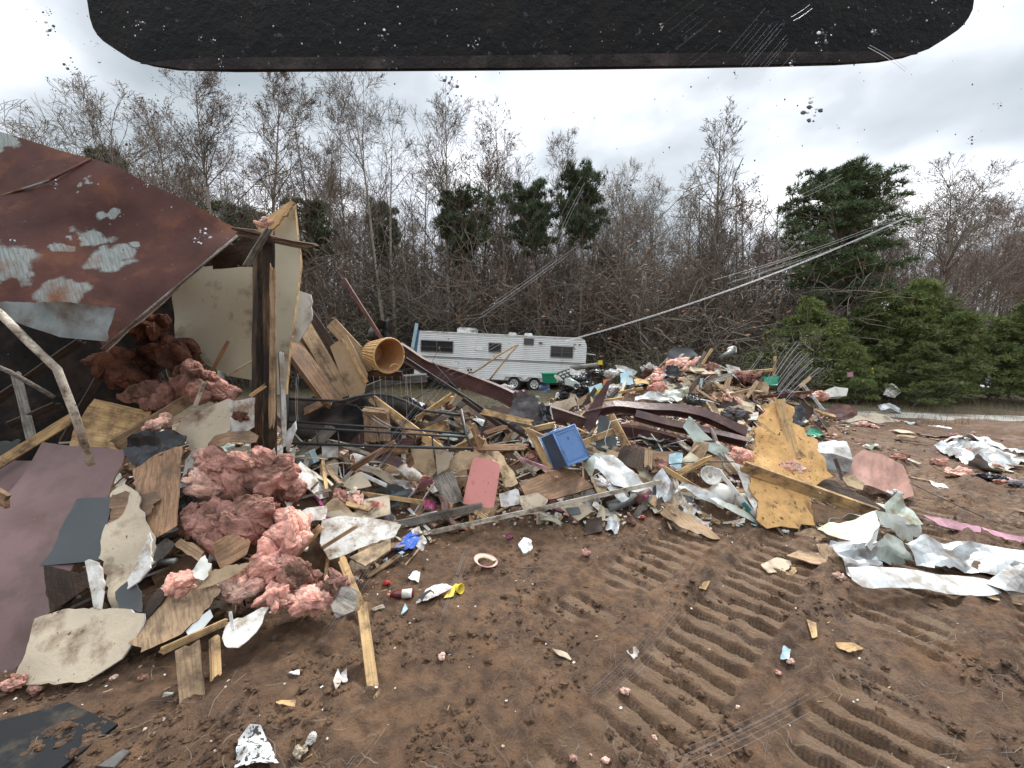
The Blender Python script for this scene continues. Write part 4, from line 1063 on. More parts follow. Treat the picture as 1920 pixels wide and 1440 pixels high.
# hanging bent poles
rod('bent_pole', PL([(-60, 540, 3.2), (0, 588, 3.2), (52, 640, 3.2), (108, 692, 3.22), (138, 770, 3.3), (172, 872, 3.4)]), [.028, .03, .03, .031, .03, .03], 'pale_wood', 'bent grey pole hanging down over the maroon floor board', 'pole', n=5)
rod('bent_pole', PL([(-40, 672, 4.0), (20, 698, 4.0), (102, 745, 4.1)]), .022, 'grey_wood', 'thinner dim pole behind the bent grey pole', 'pole')
sheet('slate_scrap', PL([(-30, 835, 4.2), (40, 825, 4.2), (36, 848, 4.2), (-30, 860, 4.2)]), 'slate_panel', 'dim slate scrap in the dark of the wreck', 'scrap', seed=9)
board('plank', P(-60, 905, 3.9), P(138, 782, 4.3), .10, .03, 'pine_wood', 'long plank running up into the dark wreck behind the maroon floor board', 'plank', roll=-.4, seed=10)
sheet('yellow_board', PL([(178, 748, 4.5), (283, 772, 4.5), (240, 850, 4.25), (130, 838, 4.25), (140, 800, 4.35)]), 'pine_wood', 'flat ochre board behind the bent grey pole', 'board', thick=.015, rag=.005, warp=.01, seed=11)
board('plank', P(215, 835, 4.15), P(372, 738, 4.5), .13, .035, 'tan_wood', 'brown plank sloping up right of the ochre board', 'plank', roll=.2, seed=12)
board('stick', P(366, 760, 4.3), P(384, 716, 4.3), .035, .02, 'pale_wood', 'short pale stick poking up above the brown plank', 'stick', seed=13)
sheet('wallboard', PL([(330, 800, 4.15), (350, 778, 4.2), (430, 748, 4.25), (446, 755, 4.2), (420, 820, 4.0), (365, 850, 3.95)]), 'paper_tan', 'beige torn wallboard left of the corner post', 'wallboard', edge='drywall_core', rag=.02, warp=.03, seed=14)
sheet('wallboard', PL([(430, 755, 4.15), (478, 745, 4.15), (482, 800, 4.1), (440, 815, 4.1)]), 'drywall_white', 'white crumbling wallboard touching the corner post', 'wallboard', rag=.03, warp=.04, seed=15)
fluff('insulation_tuft', P(448, 780, 4.05), (.1, .07, .07), 'insulation_brown', label='small dark red insulation tuft on the white crumbling wallboard', cat='insulation', seed=16, sub=4)
# maroon floor boards
sheet('floor_board', PL([(78, 828, 4.05), (238, 846, 4.0), (205, 930, 3.6), (150, 1040, 3.2), (100, 1135, 2.95), (38, 1245, 2.72), (-50, 1330, 2.55), (-230, 1290, 2.55), (-90, 1075, 3.0)]), 'maroon_board', 'long smooth maroon floor board sliding off the heap at the left edge', 'board', edge='tan_wood', thick=.02, rag=.0, warp=.012, wf=1, cell=.12, seed=17, tol=.2)
sheet('floor_board', PL([(0, 862, 4.15), (95, 866, 4.1), (30, 950, 3.8), (-80, 1040, 3.6), (-120, 900, 4.0)]), 'maroon_board', 'second maroon board under the top corner of the long maroon floor board', 'board', thick=.02, rag=.0, warp=.01, cell=.12, seed=18, tol=.3)
sheet('tile_panel', PL([(70, 938, 3.58), (212, 932, 3.52), (190, 1050, 3.12), (27, 1066, 3.12)]), 'slate_panel', 'square dark grey panel lying on the long maroon floor board', 'panel', edge='dark_wood', thick=.02, rag=.0, warp=.004, cell=.15, seed=19)
board('broken_plank', P(-50, 900, 3.3), P(14, 940, 3.2), .12, .03, 'veneer', 'brown board end poking in at the left edge beside the maroon boards', 'board', roll=.9, seed=20)
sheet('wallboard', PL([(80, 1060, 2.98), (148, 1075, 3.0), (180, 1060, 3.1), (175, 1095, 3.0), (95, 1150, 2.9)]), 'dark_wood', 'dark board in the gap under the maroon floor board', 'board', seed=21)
# torn sheets between the floor board and the insulation
sheet('veneer_sheet', PL([(248, 880, 3.75), (300, 852, 3.85), (345, 838, 3.9), (340, 900, 3.7), (332, 985, 3.4), (285, 1010, 3.3), (255, 985, 3.35), (262, 930, 3.55)]), 'veneer', 'torn brown wood grain sheet hanging left of the pink insulation heap', 'sheet', thick=.006, rag=.02, warp=.05, wf=2.2, cell=.05, seed=22)
sheet('wallboard', PL([(205, 925, 3.55), (232, 906, 3.65), (262, 925, 3.55), (275, 980, 3.35), (285, 1005, 3.25), (268, 1060, 3.1), (238, 1110, 3.0), (212, 1160, 2.9), (200, 1100, 3.0), (188, 1030, 3.15)]), 'paper_tan', 'long curled beige wallboard with a white torn edge, right of the dark grey panel', 'wallboard', edge='drywall_core', thick=.014, rag=.018, warp=.045, wf=2.4, cell=.045, seed=23)
sheet('paper_sheet', PL([(215, 930, 3.5), (290, 925, 3.55), (280, 960, 3.4), (240, 990, 3.3), (215, 1040, 3.15), (192, 1045, 3.12), (205, 990, 3.3)]), 'veneer', 'peeled brown paper flap on the long curled beige wallboard', 'paper', thick=.004, rag=.025, warp=.04, cell=.04, seed=24)
sheet('wallboard_edge', PL([(280, 998, 3.2), (286, 1012, 3.18), (283, 1065, 3.02), (262, 1090, 2.97), (240, 1105, 2.95), (262, 1050, 3.1)]), 'drywall_white', 'pale peeled strip along the edge of the long curled beige wallboard', 'wallboard', rag=.01, warp=.03, cell=.03, seed=25)
sheet('wallboard_edge', PL([(158, 1052, 3.02), (182, 1055, 3.02), (192, 1110, 2.92), (188, 1142, 2.86), (175, 1140, 2.86)]), 'drywall_white', 'white plaster strip below the dark grey panel', 'wallboard', thick=.02, rag=.012, warp=.02, cell=.03, seed=26)
sheet('wallboard', PL([(68, 1160, 2.80), (120, 1142, 2.86), (195, 1142, 2.86), (268, 1150, 2.86), (252, 1190, 2.76), (222, 1236, 2.66), (160, 1278, 2.58), (95, 1280, 2.57), (32, 1282, 2.56), (52, 1225, 2.66)]), 'paper_tan', 'broad cracked beige wallboard lying in the mud at the foot of the heap', 'wallboard', edge='drywall_core', thick=.016, rag=.012, warp=.03, wf=1.6, cell=.05, seed=27)
sheet('metal_scrap', PL([(215, 1110, 2.95), (245, 1085, 3.0), (262, 1110, 2.95), (262, 1148, 2.88), (222, 1142, 2.88)]), 'slate_panel', 'small grey plate between the curled wallboard and the brown plywood', 'plate', seed=28)
sheet('plywood', PL([(240, 1190, 2.80), (262, 1160, 2.88), (298, 1122, 2.98), (345, 1082, 3.1), (400, 1062, 3.2), (412, 1118, 3.0), (345, 1190, 2.8), (268, 1225, 2.7)]), 'tan_wood', 'torn brown plywood sloping below the pink insulation heap', 'plywood', edge='dark_wood', thick=.012, rag=.03, warp=.04, wf=2, cell=.045, seed=29)
sheet('plywood', PL([(242, 1185, 2.84), (285, 1115, 3.0), (320, 1092, 3.08), (305, 1130, 2.95), (262, 1180, 2.84)]), 'dark_wood', 'dark splinter lying on the torn brown plywood', 'splinter', thick=.02, rag=.02, seed=30)
board('lath', P(300, 1222, 2.68), P(426, 1165, 2.86), .05, .022, 'pine_wood', 'yellow lath below the torn brown plywood', 'lath', seed=31)
sheet('siding_scrap', PL([(345, 1182, 2.8), (392, 1142, 2.9), (396, 1155, 2.86), (352, 1195, 2.76)]), 'white_siding', 'white curled strip beside the yellow lath', 'scrap', thick=.004, warp=.03, seed=32)
board('wood_block', P(352, 1212, 2.66), P(362, 1312, 2.50), .135, .05, 'tan_wood', 'stubby grey brown plank end standing in the mud', 'plank', roll=.1, seed=33)
board('wood_block', P(402, 1196, 2.68), P(405, 1270, 2.55), .055, .045, 'pine_wood', 'short yellow wood block standing right of the stubby plank end', 'block', roll=-.3, seed=34)
sheet('wallboard', PL([(415, 1195, 2.75), (425, 1165, 2.85), (470, 1150, 2.9), (505, 1140, 2.95), (480, 1185, 2.8), (448, 1215, 2.7)]), 'drywall_white', 'dirty white crumbled board right of the short yellow block', 'wallboard', rag=.03, warp=.06, seed=35)
board('stick', P(432, 1150, 2.8), P(437, 1182, 2.75), .02, .012, 'white_siding', 'tiny upright white splinter above the short yellow block', 'splinter', seed=36)
# small black gadget
e = empty('remote_control', T(312, 1318, .02), 'small black gadget with a white label, half in the mud', 'gadget')
mt = axis_mtx(P(303, 1338, 2.47), P(320, 1300, 2.50)); mb = MB(); mb.box((0, 0, 0), (.15, .035, .025)); b_ = mb.build('casing', 'black_plastic', e, mtx=mt)
mb = MB(); mb.box((-.035, 0, .0145), (.05, .02, .004)); mb.build('paper_label', 'white_plastic', e, mtx=mt)
mb = MB(); mb.box((.055, .012, .012), (.05, .05, .02), jit=.006); mb.lathe([(0, .02), (.012, .02), (.014, .01), (.014, -.01)], 10, 0, Matrix.Translation((.05, 0, .015))); mb.build('socket', 'white_plastic', e, mtx=mt)
# dark panel bottom left
g = [T(a, b, .03) for a, b in ((-90, 1392), (128, 1330), (222, 1368), (110, 1452), (-40, 1530))]
sheet('black_panel', g, 'black_panel', 'flat black panel lying in the bottom left corner', 'panel', thick=.02, rag=0, warp=.004, cell=.2, seed=37)
sheet('metal_scrap', [T(185, 1450, .02), T(232, 1418, .03), T(245, 1425, .03), T(215, 1455, .02)], 'grey_metal', 'small grey metal corner at the bottom edge right of the black panel', 'scrap', seed=38)

# ------------------------------------------------------------------ corner post, its trims and the wall end
e = empty('corner_post', P(505, 845, 4.3), 'rotten dark corner post still standing at the end of the torn house', 'post')
board('stud', P(484, 848, 4.32), P(488, 452, 4.36), .10, .09, 'rotten_wood', parent=e, roll=.5, seed=41, rough=.012, rag=.12)
board('stud', P(508, 850, 4.26), P(503, 440, 4.30), .115, .07, 'rotten_wood', parent=e, roll=-.1, seed=42, rough=.014, rag=.15)
board('facing_strip', P(510, 800, 4.20), P(512, 500, 4.22), .055, .02, 'tan_wood', parent=e, roll=-.3, seed=43, rough=.01, rag=.1)
board('corner_strip', P(478, 842, 4.33), P(477, 470, 4.37), .03, .03, 'black_plastic', parent=e, roll=.2, seed=44)
board('white_trim', P(534, 838, 4.33), P(527, 660, 4.35), .05, .025, 'white_siding', parent=e, roll=.4, seed=45, rough=.006)
sheet('wall_end', PL([(500, 440, 4.75), (512, 418, 4.75), (553, 380, 4.75), (556, 430, 4.76), (562, 500, 4.78), (552, 590, 4.74), (540, 690, 4.7), (536, 740, 4.68), (500, 740, 4.68)]), 'cream_panel', 'tall narrow cream wall end behind the corner post', 'wall', edge='pine_wood', thick=.05, rag=.006, warp=.02, wf=2, cell=.07, seed=46)
sheet('splintered_cap', PL([(482, 425, 4.68), (512, 404, 4.68), (549, 378, 4.68), (555, 382, 4.68), (520, 425, 4.66), (492, 436, 4.66)]), 'pine_wood', 'orange splintered sheathing capping the cream wall end', 'board', thick=.03, rag=.02, warp=.03, cell=.04, seed=47)
fluff('insulation_tuft', P(496, 418, 4.64), (.11, .06, .08), 'insulation_salmon', rot=(0, -.5, 0), label='pink tuft caught on top of the cream wall end', cat='insulation', seed=48, sub=4, hairs=60)
board('splintered_beam', P(442, 432, 4.22), P(590, 464, 4.16), .075, .06, 'rotten_wood', 'dark splintered beam lying across the top of the corner post', 'beam', roll=.2, seed=49, rough=.03, rag=.14)
board('brace', P(462, 498, 4.12), P(506, 428, 4.14), .055, .03, 'grey_wood', 'short grey brace nailed over the top of the corner post', 'brace', seed=50, rough=.008)
sheet('siding_sheet', PL([(520, 470, 5.1), (545, 540, 5.1), (582, 552, 5.1), (584, 600, 5.1), (560, 640, 5.08), (528, 640, 5.08)]), 'white_siding', 'white siding panel peeking out right of the cream wall end', 'siding', thick=.02, rag=.012, seed=51)
sheet('peeled_trim', PL([(534, 815, 4.28), (545, 790, 4.24), (548, 805, 4.2), (540, 840, 4.2), (534, 845, 4.25)]), 'white_siding', 'curled white sliver at the foot of the corner post', 'splinter', thick=.006, warp=.04, cell=.03, seed=52)
board('splinter', P(470, 742, 4.1), P(496, 724, 4.12), .035, .015, 'pine_wood', 'yellow splinter sticking out left from the corner post', 'splinter', seed=53)

# ------------------------------------------------------------------ big pink insulation heap
ins = [
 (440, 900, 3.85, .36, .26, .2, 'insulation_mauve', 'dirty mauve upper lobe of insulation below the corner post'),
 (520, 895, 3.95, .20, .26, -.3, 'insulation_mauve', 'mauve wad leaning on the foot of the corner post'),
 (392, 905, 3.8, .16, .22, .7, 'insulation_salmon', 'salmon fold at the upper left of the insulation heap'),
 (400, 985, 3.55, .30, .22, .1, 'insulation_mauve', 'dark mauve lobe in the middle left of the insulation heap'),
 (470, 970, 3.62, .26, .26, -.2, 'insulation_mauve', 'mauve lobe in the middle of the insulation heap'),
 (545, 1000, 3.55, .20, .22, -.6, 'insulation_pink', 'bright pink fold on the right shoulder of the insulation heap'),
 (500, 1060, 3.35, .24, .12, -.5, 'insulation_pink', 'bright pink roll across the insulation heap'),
 (430, 1095, 3.20, .26, .09, .12, 'insulation_salmon', 'salmon roll along the lower front of the insulation heap'),
 (560, 1080, 3.25, .16, .14, .4, 'insulation_mauve', 'soiled pink wad right below the white wallboard'),
 (585, 1120, 3.15, .20, .10, .3, 'insulation_pink', 'faded pink wad at the right foot of the insulation heap'),
 (520, 1120, 3.08, .14, .09, .2, 'insulation_pink', 'small pink lump at the front of the insulation heap'),
 (335, 1100, 3.10, .15, .10, -.3, 'insulation_pink', 'pink wad over the torn brown plywood'),
 (285, 890, 3.9, .14, .07, -.3, 'insulation_salmon', 'salmon tuft above the torn wood grain sheet'),
 (385, 860, 3.95, .12, .10, .2, 'insulation_salmon', 'salmon tuft above the upper left of the insulation heap'),
 (300, 795, 4.1, .14, .06, -.5, 'insulation_salmon', 'dusty pink tuft on the sloping brown plank'),
 (620, 1105, 3.2, .12, .13, .5, 'insulation_mauve', 'greyish pink wad beside the leaning yellow lath'),
]
for i, (px, py, Y, rx, rz, rot, m_, lab) in enumerate(ins):
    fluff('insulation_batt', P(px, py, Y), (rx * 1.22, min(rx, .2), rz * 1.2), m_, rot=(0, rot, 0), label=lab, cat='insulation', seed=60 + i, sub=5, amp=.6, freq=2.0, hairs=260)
sheet('paper_facing', PL([(404, 1012, 3.22), (435, 1002, 3.25), (470, 1016, 3.22), (462, 1040, 3.18), (415, 1068, 3.12), (402, 1040, 3.18)]), 'veneer', 'ribbed brown shingle stuck to the front of the insulation heap', 'shingle', thick=.006, rag=.012, warp=.03, cell=.03, seed=81)
sheet('paper_facing', PL([(370, 1105, 3.0), (400, 1070, 3.08), (475, 1055, 3.12), (440, 1078, 3.06), (395, 1098, 3.0)]), 'cardboard', 'tan paper backing curling between the pink rolls', 'paper', thick=.004, warp=.03, cell=.03, seed=82)
sheet('wood_sheet', PL([(382, 845, 3.95), (410, 820, 4.0), (460, 808, 4.0), (482, 815, 4.0), (478, 828, 3.95), (430, 832, 3.9), (390, 858, 3.88)]), 'veneer', 'curved brown veneer on top of the insulation heap', 'veneer', thick=.01, rag=.02, warp=.04, cell=.04, seed=83)
sheet('tar_paper', PL([(230, 842, 4.0), (262, 812, 4.0), (325, 806, 3.95), (348, 825, 3.9), (300, 855, 3.85), (300, 880, 3.8), (245, 872, 3.85)]), 'black_plastic', 'black crumpled roofing felt above the torn wood grain sheet', 'felt', thick=.004, rag=.02, crumple=.05, cell=.04, seed=84)
sheet('paper_scrap', PL([(360, 1070, 3.05), (375, 1045, 3.1), (382, 1040, 3.12), (392, 1065, 3.05), (380, 1088, 3.0), (365, 1084, 3.0)]), 'white_plastic', 'white oval flake left of the ribbed shingle', 'flake', thick=.004, warp=.02, cell=.03, seed=85)
rod('drain_pipe', PL([(300, 1055, 3.3), (330, 1052, 3.25)]), .028, 'grey_metal', 'dark pipe stub left of the insulation heap', 'pipe')
sheet('wood_scrap', PL([(330, 1020, 3.35), (340, 1010, 3.35), (385, 1035, 3.3), (375, 1052, 3.25)]), 'tan_wood', 'small brown chunk above the white oval flake', 'chunk', seed=87)
sheet('shingle', PL([(620, 1135, 3.05), (640, 1100, 3.15), (668, 1115, 3.1), (665, 1145, 3.0), (630, 1160, 2.95)]), 'grey_wood', 'mossy grey chunk left of the leaning yellow lath', 'chunk', thick=.03, rag=.03, crumple=.04, seed=88)
# lath in front, broken wallboard
board('lath', P(640, 1046, 3.72), P(681, 1150, 3.2), .07, .025, 'pine_wood', 'upper half of the snapped yellow lath leaning on the white wallboard', 'lath', roll=.2, seed=90, rag=.09)
board('lath', P(679, 1138, 3.22), P(702, 1312, 2.72), .075, .025, 'pine_wood', 'long lower half of the snapped yellow lath stuck in the mud', 'lath', roll=-.15, seed=91, rag=.07)
sheet('wallboard', PL([(604, 976, 4.05), (655, 965, 4.15), (752, 984, 4.15), (740, 1006, 4.0), (690, 1022, 3.85), (618, 1050, 3.7), (600, 1020, 3.85)]), 'drywall_white', 'large bright white wallboard with an embossed face right of the insulation heap', 'wallboard', edge='paper_tan', thick=.014, rag=.012, warp=.02, cell=.05, seed=92)
sheet('wallboard', PL([(606, 966, 4.12), (620, 958, 4.15), (700, 972, 4.16), (748, 980, 4.17), (720, 990, 4.12), (640, 976, 4.1)]), 'paper_tan', 'torn beige paper layer on the far edge of the bright white wallboard', 'wallboard', thick=.006, rag=.02, cell=.04, seed=93)
board('stick', P(603, 1028, 3.72), P(668, 987, 3.82), .035, .02, 'tan_wood', 'grey brown stick lying on the bright white wallboard', 'stick', seed=94)
board('lath', P(543, 1052, 3.5), P(604, 985, 3.62), .06, .012, 'pine_wood', 'yellow lath between the pink fold and the bright white wallboard', 'lath', seed=95)
sheet('particle_board', PL([(655, 1045, 3.7), (690, 1028, 3.8), (732, 1010, 3.9), (732, 1030, 3.8), (685, 1062, 3.6)]), 'particle_board', 'brown board corner under the bright white wallboard', 'board', thick=.025, rag=.008, seed=96)
sheet('wallboard', PL([(513, 912, 3.98), (530, 898, 4.05), (562, 896, 4.1), (556, 935, 3.95), (540, 952, 3.88)]), 'drywall_white', 'white wallboard piece right of the mauve wad', 'wallboard', rag=.01, seed=97)
sheet('wallboard', PL([(555, 965, 3.9), (575, 952, 3.98), (612, 948, 4.05), (610, 972, 3.95), (570, 980, 3.85)]), 'drywall_white', 'narrow white wallboard strip behind the bright white one', 'wallboard', rag=.012, seed=98)

for i, (a, b, w, m_, lab) in enumerate([((20, 800, 4.6), (110, 760, 4.9), .12, 'dark_wood', 'dark plank in the cavity behind the bent grey pole'), ((-20, 760, 5.0), (150, 640, 5.2), .09, 'dark_wood', 'dark rafter crossing the cavity under the bent flap'),
        ((60, 830, 4.5), (30, 700, 5.0), .08, 'grey_wood', 'dim upright stud in the cavity at the left edge'), ((120, 825, 4.5), (190, 700, 4.9), .07, 'dark_wood', 'dark stick left of the ochre board'), ((320, 790, 4.4), (300, 745, 4.6), .05, 'pine_wood', 'short yellow stick by the sloping brown plank')]):
    board('cavity_plank', P(*a), P(*b), w, .04, m_, lab, 'plank', seed=400 + i, rough=.01, rag=.06)
# ================================================================== CENTRE: timbers, bed frame, beams, tub
def SH(name, lst, m, lab, cat, **k): return sheet(name, PL(lst), m, lab, cat, **k)
def BD(name, a, b, w, t, m, lab, cat, **k): return board(name, P(*a), P(*b), w, t, m, lab, cat, **k)
BD('timber', (555, 562, 5.9), (640, 690, 5.8), .24, .05, 'dark_wood', 'dark timber at the back of the leaning plank fan', 'timber', seed=1, roll=.2, rag=.05)
BD('timber', (556, 592, 5.7), (645, 745, 5.6), .22, .10, 'tan_wood', 'tallest light brown plank of the leaning plank fan', 'timber', seed=2, roll=-.5, rag=.06)
BD('timber', (532, 628, 5.5), (626, 756, 5.35), .24, .10, 'veneer', 'lowest left plank of the leaning plank fan', 'timber', seed=3, roll=-.5, rag=.09)
SH('plywood', [(618, 650, 5.7), (650, 628, 5.72), (690, 702, 5.65), (682, 738, 5.6), (655, 745, 5.6)], 'cardboard', 'wide plywood between the planks and the wicker basket', 'plywood', thick=.02, rag=.015, seed=4)
BD('timber', (622, 606, 5.9), (700, 690, 5.8), .17, .05, 'tan_wood', 'short plank top behind the wide plywood', 'timber', seed=5, roll=.2)
SH('plank_edge', [(640, 634, 5.6), (652, 650, 5.6), (690, 715, 5.55), (684, 720, 5.55)], 'pine_wood', 'thin yellow splinter edge on the wide plywood', 'splinter', thick=.02, seed=6)
BD('timber', (688, 700, 5.9), (756, 705, 5.9), .14, .05, 'rotten_wood', 'brown chunk behind the wicker basket', 'chunk', seed=7)
BD('wooden_pole', (644, 522, 5.9), (716, 636, 5.9), .05, .045, 'rust_red', 'rusty brown pole leaning above the wicker basket', 'pole', seed=8)
SH('felt_tatters', [(690, 620, 6.1), (720, 602, 6.1), (745, 612, 6.1), (738, 650, 6.1), (700, 650, 6.1)], 'black_plastic', 'black tattered felt behind the wicker basket', 'felt', crumple=.12, rag=.05, thick=.004, seed=9)
# wicker basket
bc, bt = P(688, 690, 5.62), P(742, 668, 5.30)
e = empty('wicker_basket', (bc + bt) / 2, 'round wicker basket lying tipped on its side on the timbers', 'basket')
ax = Vector((.78, -.62, -.08)).normalized(); mt = ax.to_track_quat('Z', 'Y').to_matrix().to_4x4(); mt.translation = P(730, 667, 5.5)
mb = MB(); prof = []
for k in range(25): prof.append((.15 + .09 * k / 24 + (.009 if k % 2 else 0), -.42 + .42 * k / 24))
mb.lathe([(0, -.42)] + prof, 40, 0, mt)
for k in range(30):
    a = k / 30 * 6.283; mb.tube([mt @ Vector((math.cos(a) * .158, math.sin(a) * .158, -.42)), mt @ Vector((math.cos(a) * .249, math.sin(a) * .249, -.005))], .007, 4)
mb.build('basket_wall', 'wicker', e, mtx=Matrix())
mb = MB(); mb.lathe([(0, -.405)] + [(r - .012, z + .01) for r, z in prof], 40, 0, mt); mb.build('lining', 'wicker_in', e, mtx=Matrix())
mb = MB(); mb.tube([mt @ Vector((math.cos(a / 30 * 6.283) * .24, math.sin(a / 30 * 6.283) * .24, 0)) for a in range(31)], .011, 6); mb.build('rim', 'wicker', e, mtx=Matrix())
mb = MB(); mb.tube([mt @ Vector((.1 + math.cos(a) * .07, -.17 + math.sin(a) * .05, .0 - .02)) for a in (0, .5, 1, 1.6, 2.2, 2.8, 3.3)], .008, 5); mb.build('handle', 'wicker', e, mtx=Matrix())
# black bed frame
e = empty('bed_frame', P(700, 830, 5.0), 'black tube bed frame lying tilted in the rubble below the plank fan', 'bed frame')
def fr_(nm, pts, r=.013):
    mb = MB(); mb.tube(PL(pts), r * 1.25, 6); return mb.build(nm, 'black_metal', e, mtx=Matrix())
fr_('post', [(540, 728, 5.2), (538, 790, 5.1), (534, 850, 5.0)], .018)
fr_('arched_rail', [(541, 748, 5.18), (600, 750, 5.22), (640, 752, 5.25), (668, 744, 5.28), (700, 739, 5.3), (730, 741, 5.3), (760, 752, 5.28), (795, 770, 5.25), (830, 774, 5.22), (866, 779, 5.2)], .016)
fr_('rail', [(538, 790, 5.1), (640, 797, 5.08), (750, 803, 5.06), (874, 814, 5.04)])
fr_('rail', [(542, 800, 5.05), (640, 806, 5.03), (750, 812, 5.0), (876, 820, 4.98)])
fr_('rail', [(538, 831, 4.95), (640, 834, 4.93), (760, 838, 4.9), (885, 841, 4.88)], .016)
fr_('post', [(864, 768, 5.2), (874, 815, 5.02), (886, 846, 4.88)], .018)
for x in (594, 634, 673, 710, 745, 778, 810, 840): fr_('slat', [(x, 806 + (x - 594) * .04, 5.03), (x + 2, 836 + (x - 594) * .02, 4.92)], .008)
BD('steel_rod', (700, 745, 5.4), (720, 800, 5.35), .02, .02, 'black_metal', 'thin black strut behind the bed frame', 'strut', seed=11)
# wires
rod('loose_wire', PL([(595, 790, 5.1), (598, 765, 5.1), (625, 752, 5.1), (668, 760, 5.1), (700, 790, 5.1), (690, 800, 5.1)]), .005, 'black_plastic', 'looped black wire behind the bed frame rails', 'wire')
rod('loose_wire', PL([(640, 757, 5.0), (720, 770, 5.0), (760, 800, 5.0), (740, 825, 4.95)]), .004, 'black_plastic', 'sagging black wire crossing the bed frame', 'wire')
rod('loose_wire', PL([(760, 760, 5.5), (800, 735, 5.5), (850, 712, 5.5), (880, 700, 5.5)]), .005, 'black_plastic', 'black cable rising toward the bent beam', 'wire')
BD('plank', (696, 746, 5.5), (835, 850, 5.15), .11, .04, 'pine_wood', 'yellow plank slanting down behind the bed frame', 'plank', seed=12, roll=.3, rag=.06)
BD('plank', (560, 860, 4.9), (625, 800, 5.2), .14, .03, 'grey_wood', 'grey plank lying under the bed frame', 'plank', seed=13)
# wooden crate behind
e = empty('wooden_crate', P(710, 800, 5.35), 'brown slatted crate standing behind the bed frame', 'crate')
for k, x in enumerate((690, 702, 714, 726)):
    board('slat', P(x - 2, 770, 5.35), P(x, 828, 5.2), .09, .02, 'veneer', parent=e, roll=.0, seed=14 + k)
board('top_slat', P(684, 772, 5.36), P(730, 776, 5.32), .10, .12, 'tan_wood', parent=e, roll=.6, seed=19)
# the twisted maroon beams
def ibeam(name, path, h, fl, lab, m_='beam_maroon', up=Vector((0, -.15, 1)), tw=None):
    e = empty(name, path[len(path) // 2], lab, 'beam')
    pts = []
    for i in range(len(path) - 1):
        for k in range(4): pts.append(path[i].lerp(path[i + 1], k / 4))
    pts.append(path[-1])
    sm_ = [pts[0]] + [(pts[i - 1] + pts[i] * 2 + pts[i + 1]) / 4 for i in range(1, len(pts) - 1)] + [pts[-1]]
    def strip(nm, half_w, half_t, offf, vert):
        mb = MB(); vs = []
        for i, p in enumerate(sm_):
            d = (sm_[min(i + 1, len(sm_) - 1)] - sm_[max(i - 1, 0)]).normalized()
            a = R((tw[0] + (tw[1] - tw[0]) * i / len(sm_))) if tw else 0
            u = (up - d * up.dot(d)).normalized(); u = Matrix.Rotation(a, 3, d) @ u; s = d.cross(u)
            wob = 1 + .12 * noise.noise(p * 2.5)
            c = p + u * offf * wob
            A, B_ = (u, s) if vert else (s, u)
            vs += [c + A * half_w * wob + B_ * half_t, c + A * half_w * wob - B_ * half_t, c - A * half_w * wob - B_ * half_t, c - A * half_w * wob + B_ * half_t]
        fs = [(i * 4 + k, i * 4 + (k + 1) % 4, i * 4 + 4 + (k + 1) % 4, i * 4 + 4 + k) for i in range(len(sm_) - 1) for k in range(4)] + [(0, 1, 2, 3), tuple(range(len(vs) - 4, len(vs)))[::-1]]
        mb.add(vs, fs, 0, False); return mb.build(nm, m_, e, mtx=Matrix())
    strip('web', h / 2, .006, 0, True); strip('flange', fl / 2, .008, h / 2 + .008, False); strip('flange', fl / 2, .008, -h / 2 - .008, False)
    return e
ibeam('steel_beam', PL([(745, 655, 6.9), (800, 690, 6.9), (870, 712, 6.9), (940, 738, 6.8), (985, 762, 6.7), (1040, 778, 6.7), (1095, 795, 6.7)]), .22, .10, 'long bent maroon steel beam sagging from the wicker basket to the middle of the heap')
ibeam('steel_beam', PL([(1100, 775, 6.8), (1150, 762, 6.8), (1210, 768, 6.8), (1265, 768, 6.75), (1320, 778, 6.7), (1395, 812, 6.6)]), .13, .16, 'upper maroon steel beam arching right of the blue tub', tw=(10, 50))
ibeam('steel_beam', PL([(1120, 805, 6.6), (1180, 808, 6.6), (1250, 822, 6.5), (1330, 850, 6.4)]), .17, .10, 'lower maroon steel beam behind the rusty box, right of the blue tub', tw=(0, 12))
ibeam('steel_beam', PL([(1190, 778, 6.7), (1260, 798, 6.6), (1330, 812, 6.5), (1400, 830, 6.4)]), .10, .14, 'middle maroon steel beam between the other two right of the blue tub', tw=(40, 10))
SH('steel_gusset', [(1090, 780, 6.75), (1102, 768, 6.75), (1138, 714, 6.8), (1146, 712, 6.8), (1128, 765, 6.75), (1115, 800, 6.7), (1105, 812, 6.65), (1096, 800, 6.7)], 'beam_maroon', 'maroon steel plate pointing up like a fin where the beams meet', 'steel plate', thick=.012, rag=.003, warp=.01, seed=21)
BD('steel_strut', (812, 680, 6.4), (862, 735, 6.3), .02, .02, 'black_metal', 'thin dark rod crossing the long bent beam', 'rod', seed=22)
BD('steel_strut', (760, 672, 6.3), (990, 822, 6.2), .05, .03, 'black_metal', 'straight dark angle bar under the long bent beam', 'bar', seed=23)
BD('steel_strut', (868, 748, 6.2), (955, 812, 6.2), .06, .04, 'dark_wood', 'dark bar end leaning below the middle of the long bent beam', 'bar', seed=24)
ibeam('steel_channel', PL([(648, 752, 6.0), (690, 728, 6.0), (735, 712, 6.0), (800, 708, 6.1)]), .08, .10, 'dark steel channel under the wicker basket', 'grey_metal')
SH('torn_tarp', [(965, 735, 6.5), (1000, 738, 6.5), (1015, 770, 6.4), (1010, 800, 6.35), (985, 790, 6.35), (960, 810, 6.3), (958, 770, 6.4)], 'grey_cloth', 'black torn tarp draped over the long bent beam', 'tarp', thick=.004, rag=.03, crumple=.1, cell=.05, seed=25)
